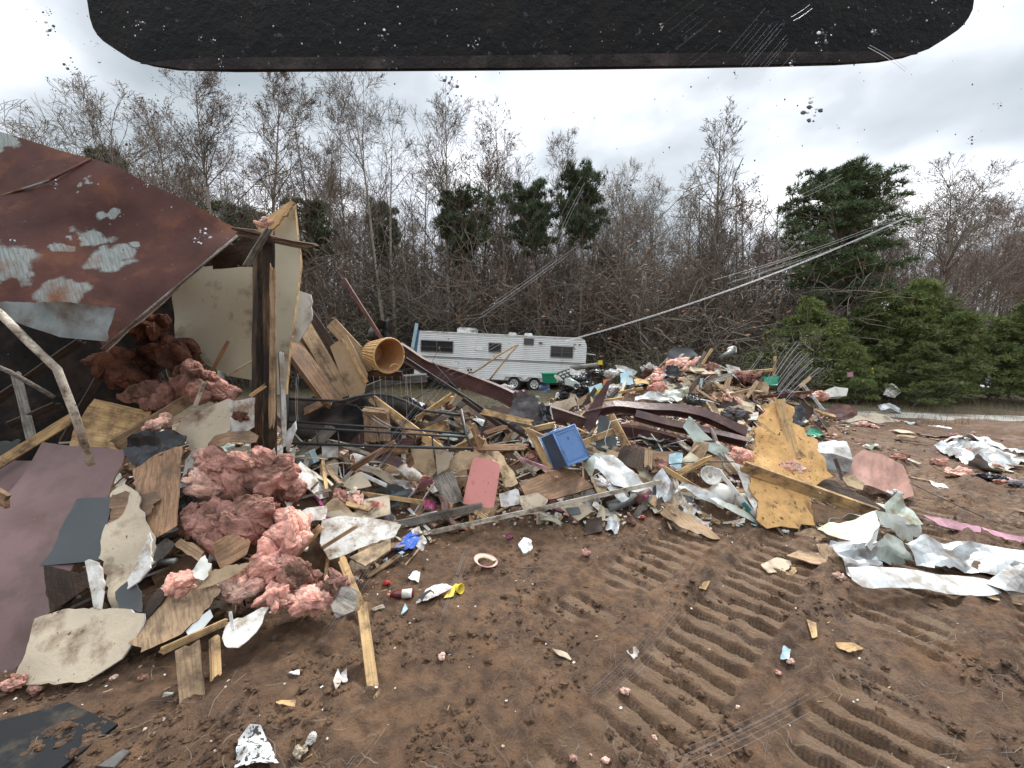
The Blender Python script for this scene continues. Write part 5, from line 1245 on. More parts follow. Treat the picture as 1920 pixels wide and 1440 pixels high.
SH('torn_tarp', [(1010, 760, 6.4), (1032, 762, 6.4), (1028, 790, 6.3), (1010, 800, 6.3)], 'black_plastic', 'small black rag right of the torn tarp', 'rag', thick=.004, rag=.03, crumple=.08, seed=26)
BD('white_stick', (1030, 758, 6.5), (1036, 786, 6.4), .02, .02, 'white_siding', 'short white stick across the long bent beam', 'stick', seed=27)
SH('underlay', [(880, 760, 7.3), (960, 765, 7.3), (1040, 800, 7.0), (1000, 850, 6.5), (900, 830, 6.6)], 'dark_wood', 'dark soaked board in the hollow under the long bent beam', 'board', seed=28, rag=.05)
# blue tub
# the tub is seen with its dark short side left and its bright base right: build as a tapered box from its corners
def storage_tub():
    e = empty('storage_tub', P(1060, 870, 5.5), 'blue plastic storage tub tipped on the rubble in the middle of the heap', 'storage tub')
    B = PL([(1040, 812, 5.35), (1078, 796, 5.42), (1106, 858, 5.38), (1068, 874, 5.30)])   # base (toward camera), bright
    Tt = PL([(1014, 824, 5.75), (1076, 794, 5.85), (1108, 862, 5.80), (1038, 882, 5.70)])
    B = PL([(1037, 812, 5.30), (1077, 796, 5.40), (1105, 857, 5.36), (1064, 874, 5.26)])
    n0 = (B[1] - B[0]).cross(B[3] - B[0]).normalized()
    if n0.dot(CO - B[0]) < 0: n0 = -n0
    mb = MB()
    K = 10
    def side(a, b, c, d, ribs=0):
        vs = []; 
        for i in range(K + 1):
            for j in range(K + 1):
                u, v = i / K, j / K
                p = a.lerp(b, u).lerp(d.lerp(c, u), v)
                vs.append(p)
        mb.add(vs, [(i * (K + 1) + j, i * (K + 1) + j + 1, (i + 1) * (K + 1) + j + 1, (i + 1) * (K + 1) + j) for i in range(K) for j in range(K)], ribs, True)
    side(B[0], B[1], B[2], B[3], 0)
    L0, L3 = P(1014, 822, 5.55), P(1038, 880, 5.50)
    L1, L2 = P(1066, 800, 5.85), P(1096, 862, 5.80)
    side(L0, B[0], B[3], L3, 1)
    side(B[1], L1, L2, B[2], 0); side(L0, L1, B[1], B[0], 0); side(B[3], B[2], L2, L3, 1)
    mb.build('tub_body', ['blue_plastic', 'blue_dark'], e, mtx=Matrix())  # darker blue paints shade on the left and lower sides, chosen by ribs
    def rim(nm, a, b, r, m_='blue_plastic'):
        q = MB(); q.tube([a, b], r, 8); q.build(nm, m_, e, mtx=Matrix())
    rim('corner_rib', B[0], B[3], .011); rim('corner_rib', B[0], B[1], .012); rim('corner_rib', B[1], B[2], .012); rim('corner_rib', B[3], B[2], .012)
    q = MB(); q.tube([L0, L1, L2, L3, L0], .016, 6); q.build('rim', 'blue_plastic', e, mtx=Matrix())
    q = MB()
    inset = [B[0].lerp(B[2], .10), B[1].lerp(B[3], .10), B[2].lerp(B[0], .10), B[3].lerp(B[1], .10)]
    q.tube([p + n0 * .002 for p in inset + [inset[0]]], .005, 5); q.build('base_ridge', 'blue_plastic', e, mtx=Matrix())
    q = MB(); m1, m2 = L0.lerp(L1, .3), L0.lerp(L1, .62); q.tube([m1, m1 + Vector((0, -.02, .035)), m2 + Vector((0, -.02, .035)), m2], .01, 6); q.build('handle', 'blue_plastic', e, mtx=Matrix())
storage_tub()
# pink board (rounded cushion-like lid)
o_pts = [(886, 862), (892, 857), (915, 860), (934, 868), (938, 876), (932, 916), (926, 950), (920, 953), (890, 949), (868, 944), (869, 936), (877, 898)]
SH('plastic_cover', [(a, b, 4.95 + (952 - b) * .0022) for a, b in o_pts], 'pink_plastic', 'pink plastic lid with rounded corners leaning upright in the heap', 'lid', thick=.035, rag=0, warp=.008, wf=2, cell=.04, seed=30)
BD('lath', (785, 1003, 4.95), (1240, 903, 5.5), .055, .022, 'pale_wood', 'very long weathered white lath lying along the front of the heap', 'lath', seed=31, rag=.04, bow=.02)
BD('beam', (742, 984, 4.75), (902, 950, 5.05), .09, .06, 'grey_wood', 'grey squared timber ending below the pink lid', 'timber', seed=32)
BD('lath', (796, 880, 5.2), (915, 976, 4.9), .055, .03, 'pale_wood', 'pale lath sloping down left of the pink lid', 'lath', seed=33)
BD('lath', (880, 952, 4.9), (918, 976, 4.85), .045, .03, 'pine_wood', 'short yellow lath end crossing the grey timber', 'lath', seed=34)
SH('table_top', [(972, 905, 5.25), (1050, 878, 5.5), (1075, 882, 5.5), (1114, 914, 5.3), (1040, 935, 5.1), (990, 938, 5.05)], 'veneer', 'muddy brown table top lying flat in front of the blue tub', 'board', edge='dark_wood', thick=.025, rag=.006, warp=.01, seed=35)
fluff('insulation_tuft', P(1043, 895, 5.3), (.035, .03, .03), 'insulation_salmon', label='tiny pink tuft on the muddy table top', cat='insulation', seed=36, sub=3, hairs=20)
SH('paper_scrap', [(936, 925, 4.95), (972, 918, 5.05), (975, 945, 4.95), (940, 950, 4.9)], 'white_cloth', 'white card between the pink lid and the patterned tray', 'card', seed=37)
SH('patterned_tray', [(975, 930, 4.98), (1008, 925, 5.02), (1028, 938, 4.98), (1012, 962, 4.86), (985, 965, 4.82), (976, 945, 4.9)], 'paper_tan', 'small patterned tray lying under the long weathered lath', 'tray', thick=.01, rag=.006, seed=38)
SH('patterned_tray', [(1045, 948, 5.0), (1090, 942, 5.06), (1112, 958, 5.0), (1085, 976, 4.9)], 'paper_tan', 'shallow tray with a dark picture in front of the long weathered lath', 'tray', edge='white_siding', thick=.02, rag=.004, seed=39)
SH('cloth_scrap', [(1060, 953, 4.98), (1085, 950, 5.0), (1090, 962, 4.94), (1070, 966, 4.92)], 'slate_panel', 'dark patch lying in the shallow tray', 'scrap', thick=.02, seed=40)
# cardboard fans
SH('cardboard_sheet', [(822, 888, 5.1), (862, 846, 5.25), (900, 842, 5.3), (935, 862, 5.25), (900, 872, 5.15), (868, 880, 5.1)], 'cardboard', 'tan cardboard wedge above the pink lid', 'cardboard', thick=.006, rag=.01, warp=.03, seed=41)
SH('cardboard_sheet', [(900, 846, 5.35), (935, 845, 5.4), (962, 880, 5.3), (972, 905, 5.2), (950, 912, 5.1), (936, 880, 5.15)], 'particle_board', 'splintered tan board right of the pink lid', 'board', thick=.012, rag=.02, warp=.03, seed=42)
SH('cardboard_sheet', [(770, 842, 5.1), (802, 834, 5.15), (812, 842, 5.1), (818, 885, 4.95), (808, 895, 4.9), (780, 880, 4.95)], 'cardboard', 'folded cardboard flap under the right end of the bed frame', 'cardboard', thick=.006, rag=.01, warp=.05, seed=43)
SH('cardboard_sheet', [(815, 840, 5.05), (850, 850, 5.1), (838, 880, 5.0), (820, 890, 4.95)], 'paper_tan', 'creased tan sheet next to the folded cardboard flap', 'cardboard', thick=.006, warp=.04, seed=44)
SH('plywood_scrap', [(805, 882, 5.0), (850, 885, 5.05), (866, 930, 4.9), (850, 945, 4.85), (830, 930, 4.85)], 'grey_wood', 'dull grey board left of the pink lid', 'board', rag=.02, seed=45)
SH('cardboard_box', [(590, 960, 4.2), (632, 938, 4.4), (662, 960, 4.35), (664, 985, 4.2), (600, 975, 4.2)], 'cardboard', 'crushed cardboard box left of the bright white wallboard', 'box', thick=.02, rag=.02, warp=.06, seed=46)
SH('wallboard', [(666, 940, 4.6), (730, 930, 4.75), (732, 965, 4.5), (690, 975, 4.4), (664, 968, 4.4)], 'paper_tan', 'beige wallboard behind the bright white wallboard', 'wallboard', edge='drywall_core', rag=.02, seed=47)
BD('lath', (655, 922, 4.75), (795, 942, 4.85), .05, .03, 'pine_wood', 'yellow lath lying behind the bright white wallboard', 'lath', seed=48)
BD('lath', (565, 892, 4.55), (598, 945, 4.4), .035, .02, 'pine_wood', 'small yellow lath standing left of the crushed cardboard box', 'lath', seed=49)
SH('plywood_scrap', [(630, 905, 4.7), (675, 885, 4.85), (697, 910, 4.75), (660, 918, 4.65)], 'paper_tan', 'grey beige scrap above the crushed cardboard box', 'scrap', seed=50)
BD('white_strip', (675, 888, 4.85), (724, 910, 4.8), .045, .015, 'white_siding', 'white strip right of the grey beige scrap', 'strip', seed=51)
rod('twig_pole', PL([(572, 888, 4.6), (600, 875, 4.7), (640, 868, 4.8), (660, 870, 4.8)]), .008, 'pale_wood', 'bent pale rod below the bed frame', 'rod')
e = empty('plastic_box', P(575, 862, 4.75), 'pale plastic box behind the foot of the corner post', 'plastic box')
mt = axis_mtx(P(562, 868, 4.75), P(590, 856, 4.75)); mb = MB(); mb.box((0, 0, 0), (.2, .14, .12)); mb.build('box_body', 'light_blue', e, mtx=mt); mb = MB(); mb.box((0, .078, .0), (.21, .02, .13)); mb.build('lid', 'white_plastic', e, mtx=mt)
SH('white_tile', [(602, 830, 4.95), (634, 830, 4.98), (634, 858, 4.9), (604, 856, 4.88)], 'white_siding', 'white square tile seen under the bed frame', 'tile', rag=.003, seed=53)
# wood around the tub
BD('plank', (994, 808, 5.8), (1032, 880, 5.5), .10, .05, 'pine_wood', 'yellow plank standing left of the blue tub', 'plank', seed=55, roll=.2)
BD('plank', (985, 808, 5.9), (1040, 796, 6.0), .08, .04, 'pine_wood', 'yellow plank lying behind the top of the blue tub', 'plank', seed=56)
BD('plank', (965, 848, 5.7), (1003, 890, 5.45), .05, .04, 'pale_wood', 'pale stick left of the plank beside the blue tub', 'stick', seed=57)
BD('plank', (975, 860, 5.55), (1030, 880, 5.4), .045, .03, 'pink_cloth', 'pinkish painted stick at the foot of the blue tub', 'stick', seed=58)
BD('plank', (990, 806, 5.75), (1018, 818, 5.6), .05, .03, 'tan_wood', 'short brown stick pointing at the blue tub', 'stick', seed=59)
BD('plank', (1144, 778, 6.2), (1176, 838, 6.0), .12, .05, 'pine_wood', 'pale yellow plank standing right of the blue tub', 'plank', seed=60)
BD('plank', (1095, 830, 6.1), (1150, 808, 6.2), .09, .03, 'pine_wood', 'yellow board between the blue tub and the grey seat', 'plank', seed=61)
SH('grey_shell', [(1125, 778, 6.4), (1146, 782, 6.4), (1158, 830, 6.2), (1140, 850, 6.1), (1118, 838, 6.1)], 'slate_panel', 'grey seat shell standing right of the blue tub', 'seat', thick=.02, rag=.004, warp=.03, seed=62)
rod('loose_wire', PL([(1142, 860, 6.0), (1134, 825, 6.0), (1145, 790, 6.05), (1165, 785, 6.05)]), .006, 'white_plastic', 'white wire looping over the grey seat shell', 'wire')
rod('loose_wire', PL([(1165, 785, 6.05), (1185, 800, 6.0), (1190, 825, 5.95), (1186, 830, 5.95)]), .005, 'rust_red', 'brown wire loop right of the pale yellow plank', 'wire')
# dark drawer boxes
SH('broken_case', [(1158, 850, 5.9), (1175, 832, 6.0), (1212, 842, 5.95), (1205, 880, 5.7), (1170, 870, 5.75)], 'dark_wood', 'dark inside of a broken drawer right of the blue tub', 'drawer', edge='pine_wood', thick=.03, rag=.006, seed=64)
SH('cabinet_board', [(1210, 842, 5.85), (1224, 846, 5.8), (1222, 882, 5.65), (1208, 876, 5.7)], 'tan_wood', 'brown drawer side next to the broken drawer', 'drawer', thick=.02, rag=.004, seed=65)
SH('cabinet_board', [(1224, 846, 5.85), (1268, 846, 5.9), (1262, 880, 5.7), (1222, 886, 5.65)], 'veneer', 'brown cabinet panel right of the broken drawer', 'cabinet', thick=.02, rag=.004, seed=66)
SH('blue_scrap', [(1256, 850, 5.8), (1280, 848, 5.8), (1276, 882, 5.65), (1255, 880, 5.65)], 'light_blue', 'pale blue plastic behind the sticks of the heap right of the drawers', 'plastic', thick=.006, crumple=.04, seed=67)
# white siding in front of the tub
SH('vinyl_siding', [(1098, 872, 5.5), (1122, 852, 5.6), (1154, 852, 5.6), (1180, 880, 5.45), (1214, 918, 5.25), (1190, 922, 5.2), (1150, 912, 5.25), (1120, 880, 5.4)], 'white_siding', 'crumpled white siding right below the blue tub', 'siding', thick=.004, rag=.006, crumple=.05, cf=3, cell=.05, seed=68)
SH('vinyl_siding', [(1092, 872, 5.45), (1120, 848, 5.6), (1126, 858, 5.55), (1108, 895, 5.35)], 'pale_green', 'greenish siding fold left of the crumpled white siding', 'siding', thick=.004, crumple=.03, seed=69)
SH('vinyl_siding', [(1120, 890, 5.35), (1145, 905, 5.3), (1180, 935, 5.15), (1165, 942, 5.1), (1130, 905, 5.25)], 'white_siding', 'long narrow siding strip below the crumpled white siding', 'siding', thick=.004, crumple=.02, seed=70)
SH('plywood_scrap', [(1108, 895, 5.25), (1118, 892, 5.28), (1140, 922, 5.1), (1122, 926, 5.08)], 'particle_board', 'small tan board standing left of the siding strips', 'board', seed=71)
fluff('crumpled_bag', P(1128, 905, 5.2), (.13, .1, .09), 'white_cloth', label='crumpled whitish bag behind the small tan board', cat='bag', seed=72, sub=4, amp=.5, hairs=0, freq=3)
# heap right part
SH('gutter_piece', [(1280, 800, 6.3), (1292, 780, 6.35), (1310, 800, 6.3), (1342, 832, 6.1), (1368, 842, 6.0), (1360, 862, 5.95), (1335, 850, 6.0), (1300, 830, 6.15)], 'pale_green', 'bent pale gutter in the middle of the maroon beams', 'gutter', thick=.006, rag=.004, crumple=.03, seed=74)
SH('plywood_scrap', [(1285, 862, 5.9), (1302, 828, 6.05), (1330, 832, 6.0), (1318, 866, 5.85), (1290, 876, 5.8)], 'tan_wood', 'brown plywood below the bent pale gutter', 'plywood', seed=75)
SH('plywood_scrap', [(1322, 852, 5.9), (1382, 875, 5.8), (1382, 892, 5.7), (1330, 880, 5.75)], 'tan_wood', 'brown board left of the orange board', 'board', seed=76)
BD('broken_branch', (1270, 888, 5.6), (1332, 860, 5.75), .08, .07, 'pine_wood', 'rough splintered chunk left of the white dish', 'chunk', seed=77, rough=.02, rag=.08)
rod('steel_rod', PL([(1245, 872, 5.65), (1300, 866, 5.7), (1400, 866, 5.7)]), .008, 'black_metal', 'thin black rod above the splintered chunk', 'rod')
BD('lath', (1245, 878, 5.6), (1320, 924, 5.3), .07, .025, 'pine_wood', 'yellow lath under the splintered chunk', 'lath', seed=78)
BD('lath', (1312, 920, 5.3), (1405, 972, 5.05), .06, .02, 'grey_wood', 'dirty lath running below the white shade', 'lath', seed=79)
# white round dish and lamp shade
def dish(name, px, py, Y, r, axv, lab, cat, prof, m_='white_plastic', parts=()):
    e = empty(name, P(px, py, Y), lab, cat)
    mt = Vector(axv).normalized().to_track_quat('Z', 'Y').to_matrix().to_4x4(); mt.translation = P(px, py, Y)
    mb = MB(); mb.lathe([(a * r, b * r) for a, b in prof], 30, 0, mt); mb.build('bowl', m_, e, mtx=Matrix())
    for nm, mm, pr in parts:
        mb = MB(); mb.lathe([(a * r, b * r) for a, b in pr], 24, 0, mt); mb.build(nm, mm, e, mtx=Matrix())
    return e
dish('ceramic_dish', 1331, 893, 5.5, .14, (-.1, -.8, .6), 'round white dish lying open in the heap left of the orange board', 'dish', [(0, 0), (.6, .0), (.92, .3), (1, .34), (.98, .4), (.86, .3), (.58, .08), (0, .08)], parts=[('hub', 'white_siding', [(0, .16), (.12, .16), (.2, .08)]), ('collar', 'white_plastic', [(.3, .085), (.32, .11), (.36, .085)])])
dish('lamp_globe', 1352, 928, 5.4, .17, (-.3, -.5, .8), 'big white glass lamp shade left of the orange board', 'lamp shade', [(0, .95), (.35, .9), (.7, .65), (.95, .25), (1, 0), (.9, -.3), (.6, -.55), (.3, -.6)], parts=[('rim', 'white_siding', [(1.0, .02), (1.05, 0), (1.0, -.04)])])
dish('lamp_globe', 1392, 938, 5.35, .13, (.5, -.5, .4), 'second smaller white lamp shade right next to the big one', 'lamp shade', [(0, .95), (.35, .9), (.7, .65), (.95, .25), (1, 0), (.9, -.3), (.6, -.55), (.3, -.6)], parts=[('rim', 'white_siding', [(1.0, .02), (1.05, 0), (1.0, -.04)])])
BD('trim_strip', (1345, 880, 5.35), (1432, 985, 5.0), .05, .02, 'white_siding', 'white trim strip with a teal end crossing the lamp shades', 'strip', seed=80)
mk('teal', (0.02, 0.16, 0.17), rough=.6)
BD('teal_tape', (1393, 943, 5.07), (1430, 984, 4.97), .052, .012, 'teal', 'teal tape on the lower end of the white trim strip', 'tape', seed=81)
SH('vinyl_siding', [(1264, 925, 5.3), (1278, 905, 5.4), (1330, 925, 5.25), (1362, 942, 5.15), (1358, 952, 5.1), (1320, 935, 5.2), (1285, 915, 5.3)], 'white_siding', 'white crumpled siding rim below the round white dish', 'siding', thick=.004, rag=.01, crumple=.05, cell=.04, seed=82)
SH('vinyl_siding', [(1330, 930, 5.2), (1420, 968, 5.02), (1425, 985, 4.98), (1345, 945, 5.1)], 'mossy_white', 'narrow pale siding under the lamp shades', 'siding', thick=.004, rag=.01, crumple=.03, cell=.04, seed=83)
SH('plywood_scrap', [(1238, 960, 4.98), (1255, 945, 5.05), (1300, 965, 5.0), (1352, 1010, 4.72), (1340, 1012, 4.7), (1285, 990, 4.8)], 'tan_wood', 'muddy brown splinter sheet lying in front of the heap', 'board', thick=.012, rag=.02, warp=.03, seed=84)
SH('plywood_scrap', [(1237, 945, 5.1), (1262, 935, 5.15), (1278, 945, 5.1), (1262, 955, 5.05)], 'particle_board', 'orange brown crumb of board behind the muddy splinter sheet', 'board', thick=.03, rag=.02, seed=85)
# orange board with its lumber
SH('particle_board', [(1418, 838, 5.88), (1412, 806, 6.02), (1428, 800, 6.05), (1420, 786, 6.12), (1436, 770, 6.22), (1428, 760, 6.28), (1462, 752, 6.3), (1490, 762, 6.25), (1486, 792, 6.1), (1506, 802, 6.04), (1512, 820, 5.95), (1530, 826, 5.92), (1528, 848, 5.8), (1541, 862, 5.73), (1546, 886, 5.62), (1558, 896, 5.58), (1540, 902, 5.5), (1512, 925, 5.32), (1520, 950, 5.2), (1527, 986, 5.0), (1500, 984, 5.0), (1494, 993, 4.97), (1462, 988, 4.99), (1436, 992, 4.97), (1418, 975, 5.03), (1422, 940, 5.2), (1406, 915, 5.32), (1410, 880, 5.5), (1398, 866, 5.62)], 'orange_board', 'tall bright orange particle board propped up on the right of the heap', 'board', edge='particle_board', thick=.02, rag=.018, warp=.04, wf=1.2, cell=.07, seed=86)
SH('backing_strip', [(1378, 868, 5.55), (1402, 880, 5.5), (1425, 960, 5.08), (1438, 990, 4.98), (1425, 985, 5.0), (1395, 920, 5.3)], 'drywall_white', 'dirty white strip along the left edge of the orange particle board', 'strip', rag=.012, seed=87)
BD('plank', (1462, 750, 6.02), (1492, 862, 5.48), .13, .035, 'pine_wood', 'yellow board fixed on the upper part of the orange particle board', 'plank', seed=88, roll=.1)
BD('plank', (1392, 874, 5.25), (1640, 962, 4.95), .16, .05, 'pine_wood', 'long stamped lumber plank lying across the orange particle board', 'plank', seed=89, roll=.45, rag=.03)
SH('broken_sheathing', [(1505, 895, 5.5), (1560, 900, 5.5), (1620, 930, 5.35), (1665, 960, 5.15), (1650, 968, 5.05), (1590, 945, 5.2), (1530, 918, 5.4)], 'rotten_wood', 'dark split rafter above the stamped lumber plank', 'rafter', thick=.06, rag=.03, warp=.03, seed=90)
SH('broken_sheathing', [(1500, 940, 5.1), (1640, 965, 4.95), (1600, 985, 4.85), (1520, 975, 4.95)], 'veneer', 'shaded brown board under the stamped lumber plank', 'board', thick=.02, rag=.02, seed=91)
BD('plank', (1508, 940, 5.05), (1522, 985, 4.9), .10, .02, 'pine_wood', 'short yellow board at the foot of the orange particle board', 'plank', seed=92)
fluff('insulation_tuft', P(1392, 852, 5.5), (.22, .12, .12), 'insulation_pink', rot=(0, .2, 0), label='pink insulation wad at the left end of the stamped lumber plank', cat='insulation', seed=93, sub=5, amp=.7, hairs=120)
fluff('insulation_tuft', P(1488, 878, 5.4), (.16, .1, .13), 'insulation_salmon', rot=(0, .5, 0), label='pink insulation wad on the middle of the orange particle board', cat='insulation', seed=94, sub=5, amp=.7, hairs=120)
SH('tar_scrap', [(1420, 835, 5.75), (1442, 824, 5.8), (1446, 855, 5.65), (1424, 858, 5.65)], 'dark_wood', 'dark square scrap on the orange particle board', 'scrap', seed=95)
SH('tar_scrap', [(1490, 862, 5.55), (1535, 838, 5.7), (1512, 855, 5.6), (1498, 868, 5.52)], 'dark_wood', 'black pointed splinter on the orange particle board', 'splinter', seed=96)
# metal box and round vinyl sheet
e = empty('metal_cabinet', P(1568, 860, 6.3), 'crushed grey white metal box behind the orange particle board', 'metal box')
sheet('top_face', PL([(1530, 832, 6.5), (1565, 826, 6.6), (1588, 828, 6.5), (1600, 860, 6.2), (1560, 850, 6.3), (1535, 850, 6.3)]), 'white_siding', parent=e, thick=.006, crumple=.02, cell=.05, rag=0, seed=97)
sheet('side_face', PL([(1535, 850, 6.3), (1560, 850, 6.28), (1600, 862, 6.2), (1592, 885, 6.05), (1550, 880, 6.1)]), 'grey_metal', parent=e, thick=.006, warp=.01, cell=.08, rag=0, seed=98)
BD('steel_bar', (1566, 860, 6.1), (1580, 900, 5.9), .05, .03, 'grey_metal', 'grey metal leg below the crushed metal box', 'leg', seed=99)
SH('vinyl_flooring', [(1580, 892, 6.05), (1592, 862, 6.3), (1618, 843, 6.45), (1655, 852, 6.45), (1692, 872, 6.3), (1705, 900, 6.1), (1712, 930, 5.85), (1690, 938, 5.75), (1640, 915, 5.85), (1600, 905, 5.95)], 'floor_vinyl', 'round edged reddish brown floor sheet propped up right of the stamped lumber', 'floor sheet', thick=.006, rag=.002, warp=.03, wf=1, cell=.08, seed=100)
SH('plaster_scrap', [(1580, 895, 5.85), (1600, 890, 5.9), (1622, 905, 5.8), (1618, 918, 5.7), (1590, 910, 5.75)], 'particle_board', 'pale yellow crumb at the lower left of the reddish floor sheet', 'scrap', seed=101)
# crumpled siding, right foreground
e = empty('folded_siding', P(1640, 1010, 4.4), 'mossy white siding peak folded like a tent in the right foreground', 'siding')
for nm, l_, m_, cr_ in (('left_slope', [(1532, 992, 4.62), (1548, 984, 4.64), (1585, 978, 4.62), (1640, 957, 4.50), (1649, 984, 4.22), (1622, 1022, 4.08), (1600, 1014, 4.18), (1562, 1006, 4.42)], 'mossy_white', .012),
        ('right_slope', [(1640, 957, 4.50), (1684, 966, 4.72), (1727, 980, 4.90), (1722, 1026, 4.70), (1694, 1012, 4.62), (1670, 990, 4.50), (1649, 984, 4.24)], 'mossy_white', .012),
        ('front_gusset', [(1649, 986, 4.215), (1640, 1000, 4.16), (1623, 1022, 4.08), (1632, 1034, 4.05), (1640, 1024, 4.08)], 'white_siding', .006),
        ('hanging_fold', [(1662, 1000, 4.45), (1690, 1015, 4.5), (1710, 1056, 4.25), (1668, 1060, 4.12), (1640, 1045, 4.10), (1648, 1015, 4.2)], 'pale_green', .03),
        ('rear_slope', [(1532, 990, 4.66), (1580, 975, 4.9), (1640, 958, 4.6), (1600, 985, 4.95)], 'mossy_white', .01)):
    sheet(nm, PL(l_), m_, parent=e, thick=.005, rag=.006, warp=.01, crumple=cr_, cf=2.5, cell=.05, seed=102 + len(nm))
SH('vinyl_siding', [(1560, 1010, 4.25), (1600, 1015, 4.25), (1632, 1028, 4.15), (1655, 1055, 4.0), (1660, 1075, 3.9), (1700, 1095, 3.85), (1590, 1085, 3.8), (1575, 1050, 3.95)], 'silver_metal', 'shiny crinkled metal sheet under the mossy white siding', 'sheet metal', thick=.003, rag=.02, crumple=.09, cf=4, cell=.05, seed=103)
SH('vinyl_siding', [(1590, 1062, 3.98), (1640, 1065, 3.95), (1780, 1080, 3.95), (1920, 1105, 3.9), (1925, 1112, 3.85), (1850, 1122, 3.75), (1760, 1112, 3.75), (1620, 1098, 3.78), (1600, 1085, 3.85)], 'white_siding', 'long bright white siding strip along the mud in the right foreground', 'siding', thick=.01, rag=.008, warp=.02, crumple=.03, cf=2, cell=.06, seed=105)
SH('vinyl_siding', [(1690, 1030, 4.35), (1750, 1010, 4.5), (1830, 1022, 4.5), (1925, 1060, 4.3), (1940, 1090, 4.0), (1850, 1072, 4.05), (1790, 1060, 4.1), (1720, 1058, 4.1)], 'silver_metal', 'crinkled silver panel behind the long bright siding strip', 'sheet metal', thick=.004, rag=.015, crumple=.09, cf=3, cell=.06, seed=106)
SH('vinyl_siding', [(1800, 1015, 4.55), (1870, 1020, 4.55), (1940, 1045, 4.4), (1945, 1070, 4.3), (1870, 1060, 4.3), (1820, 1045, 4.35)], 'white_siding', 'white folded siding near the right edge behind the silver panel', 'siding', thick=.004, rag=.02, crumple=.08, cf=2.5, cell=.05, seed=107)
SH('vinyl_siding', [(1845, 1095, 3.9), (1905, 1050, 4.15), (1940, 1060, 4.1), (1940, 1110, 3.85), (1880, 1112, 3.8)], 'silver_metal', 'tilted silver plate at the right edge of the foreground', 'sheet metal', thick=.004, rag=.01, crumple=.05, cell=.06, seed=108)
SH('siding_scrap', [(1655, 948, 5.0), (1680, 925, 5.1), (1712, 960, 4.95), (1728, 985, 4.8), (1700, 985, 4.75), (1665, 975, 4.85)], 'pale_green', 'grey green plate behind the mossy white siding peak', 'siding', thick=.004, rag=.006, crumple=.03, cell=.05, seed=109)
fluff('crumpled_paper', P(1680, 925, 5.15), (.12, .08, .05), 'white_cloth', label='white crumpled paper on top of the grey green plate', cat='paper', seed=110, sub=4, amp=.6, hairs=0, freq=4)
for i, (pl4, m_, lab) in enumerate([
    ([(1425, 1062, 4.25), (1455, 1048, 4.35), (1482, 1052, 4.35), (1478, 1068, 4.22), (1440, 1075, 4.15)], 'paper_tan', 'pale split board left of the brown shingles in the right foreground'),
    ([(1475, 1040, 4.4), (1500, 1028, 4.5), (1545, 1035, 4.5), (1565, 1060, 4.3), (1520, 1055, 4.3)], 'tan_wood', 'upper brown shingle left of the shiny crinkled metal'),
    ([(1530, 1020, 4.5), (1550, 1018, 4.5), (1580, 1045, 4.3), (1585, 1075, 4.05), (1565, 1068, 4.1), (1540, 1040, 4.35)], 'tan_wood', 'brown shingle standing against the shiny crinkled metal'),
    ([(1472, 1078, 4.1), (1490, 1062, 4.2), (1498, 1066, 4.18), (1484, 1082, 4.08)], 'pine_wood', 'small yellow wood block below the pale split board'),
    ([(1490, 998, 4.75), (1520, 992, 4.8), (1545, 1005, 4.75), (1540, 1020, 4.6), (1500, 1012, 4.65)], 'tan_wood', 'curled brown strip at the foot of the orange particle board'),
    ([(1820, 1105, 3.85), (1925, 1118, 3.8), (1925, 1135, 3.72), (1860, 1125, 3.75)], 'tan_wood', 'brown board under the right end of the long bright siding strip'),
    ([(1730, 965, 5.3), (1790, 978, 5.2), (1835, 992, 5.1), (1830, 1000, 5.05), (1760, 985, 5.1)], 'pink_cloth', 'long pinkish board lying behind the silver panel'),
    ([(1840, 988, 5.1), (1920, 1008, 5.0), (1925, 1018, 4.95), (1860, 1000, 5.0)], 'pink_cloth', 'pinkish strip running to the right edge behind the white folded siding')]):
    SH('wood_scrap', pl4, m_, lab, 'board', thick=.012, rag=.015, warp=.03, cell=.04, seed=111 + i)
rod('steel_rod', PL([(1705, 905, 6.0), (1800, 950, 5.4), (1890, 990, 5.1)]), .007, 'black_metal', 'thin rod lying on the mud right of the reddish floor sheet', 'rod')
# silver foil far right and bits
def ONG(lst, lift=.05): return [T(a, b, lift + (0.06 if i % 2 else 0)) for i, (a, b) in enumerate(lst)]
sheet('foil_sheet', ONG([(1750, 842), (1790, 835), (1840, 838), (1900, 862), (1925, 862), (1915, 878), (1870, 892), (1830, 885), (1790, 862)], .08), 'silver_metal', 'sheet of shiny silver foil lying on the mud at the right', 'foil', thick=.003, rag=.02, crumple=.14, cf=2.6, cell=.07, seed=120)
sheet('foil_sheet', ONG([(1752, 840), (1800, 836), (1870, 850), (1925, 868), (1925, 860), (1840, 836)], .16), 'white_siding', 'white torn edge of the shiny silver foil', 'foil', thick=.003, rag=.02, crumple=.08, cell=.07, seed=121)
for i, (px, py, sx, sz, m_, lab) in enumerate([(1800, 890, .35, .05, 'insulation_salmon', 'salmon insulation strip in front of the silver foil'), (1760, 872, .2, .07, 'insulation_mauve', 'muddy insulation clump left of the silver foil'), (1690, 862, .16, .08, 'insulation_mauve', 'muddy pink clump right of the reddish floor sheet'),
        (1905, 912, .2, .07, 'grey_cloth', 'grey rag near the right edge below the silver foil'), (1855, 903, .22, .06, 'black_plastic', 'black bag scrap below the silver foil'), (1620, 800, .3, .08, 'insulation_salmon', 'pink insulation on the right foot of the mound')]):
    q = T(px, py); fluff('insulation_tuft' if 'insul' in m_ else 'crumpled_bag', q + Vector((0, 0, sz * .5)), (sx, sx * .6, sz), m_, label=lab, cat='insulation' if 'insul' in m_ else 'bag', seed=130 + i, sub=4, amp=.8, hairs=60)

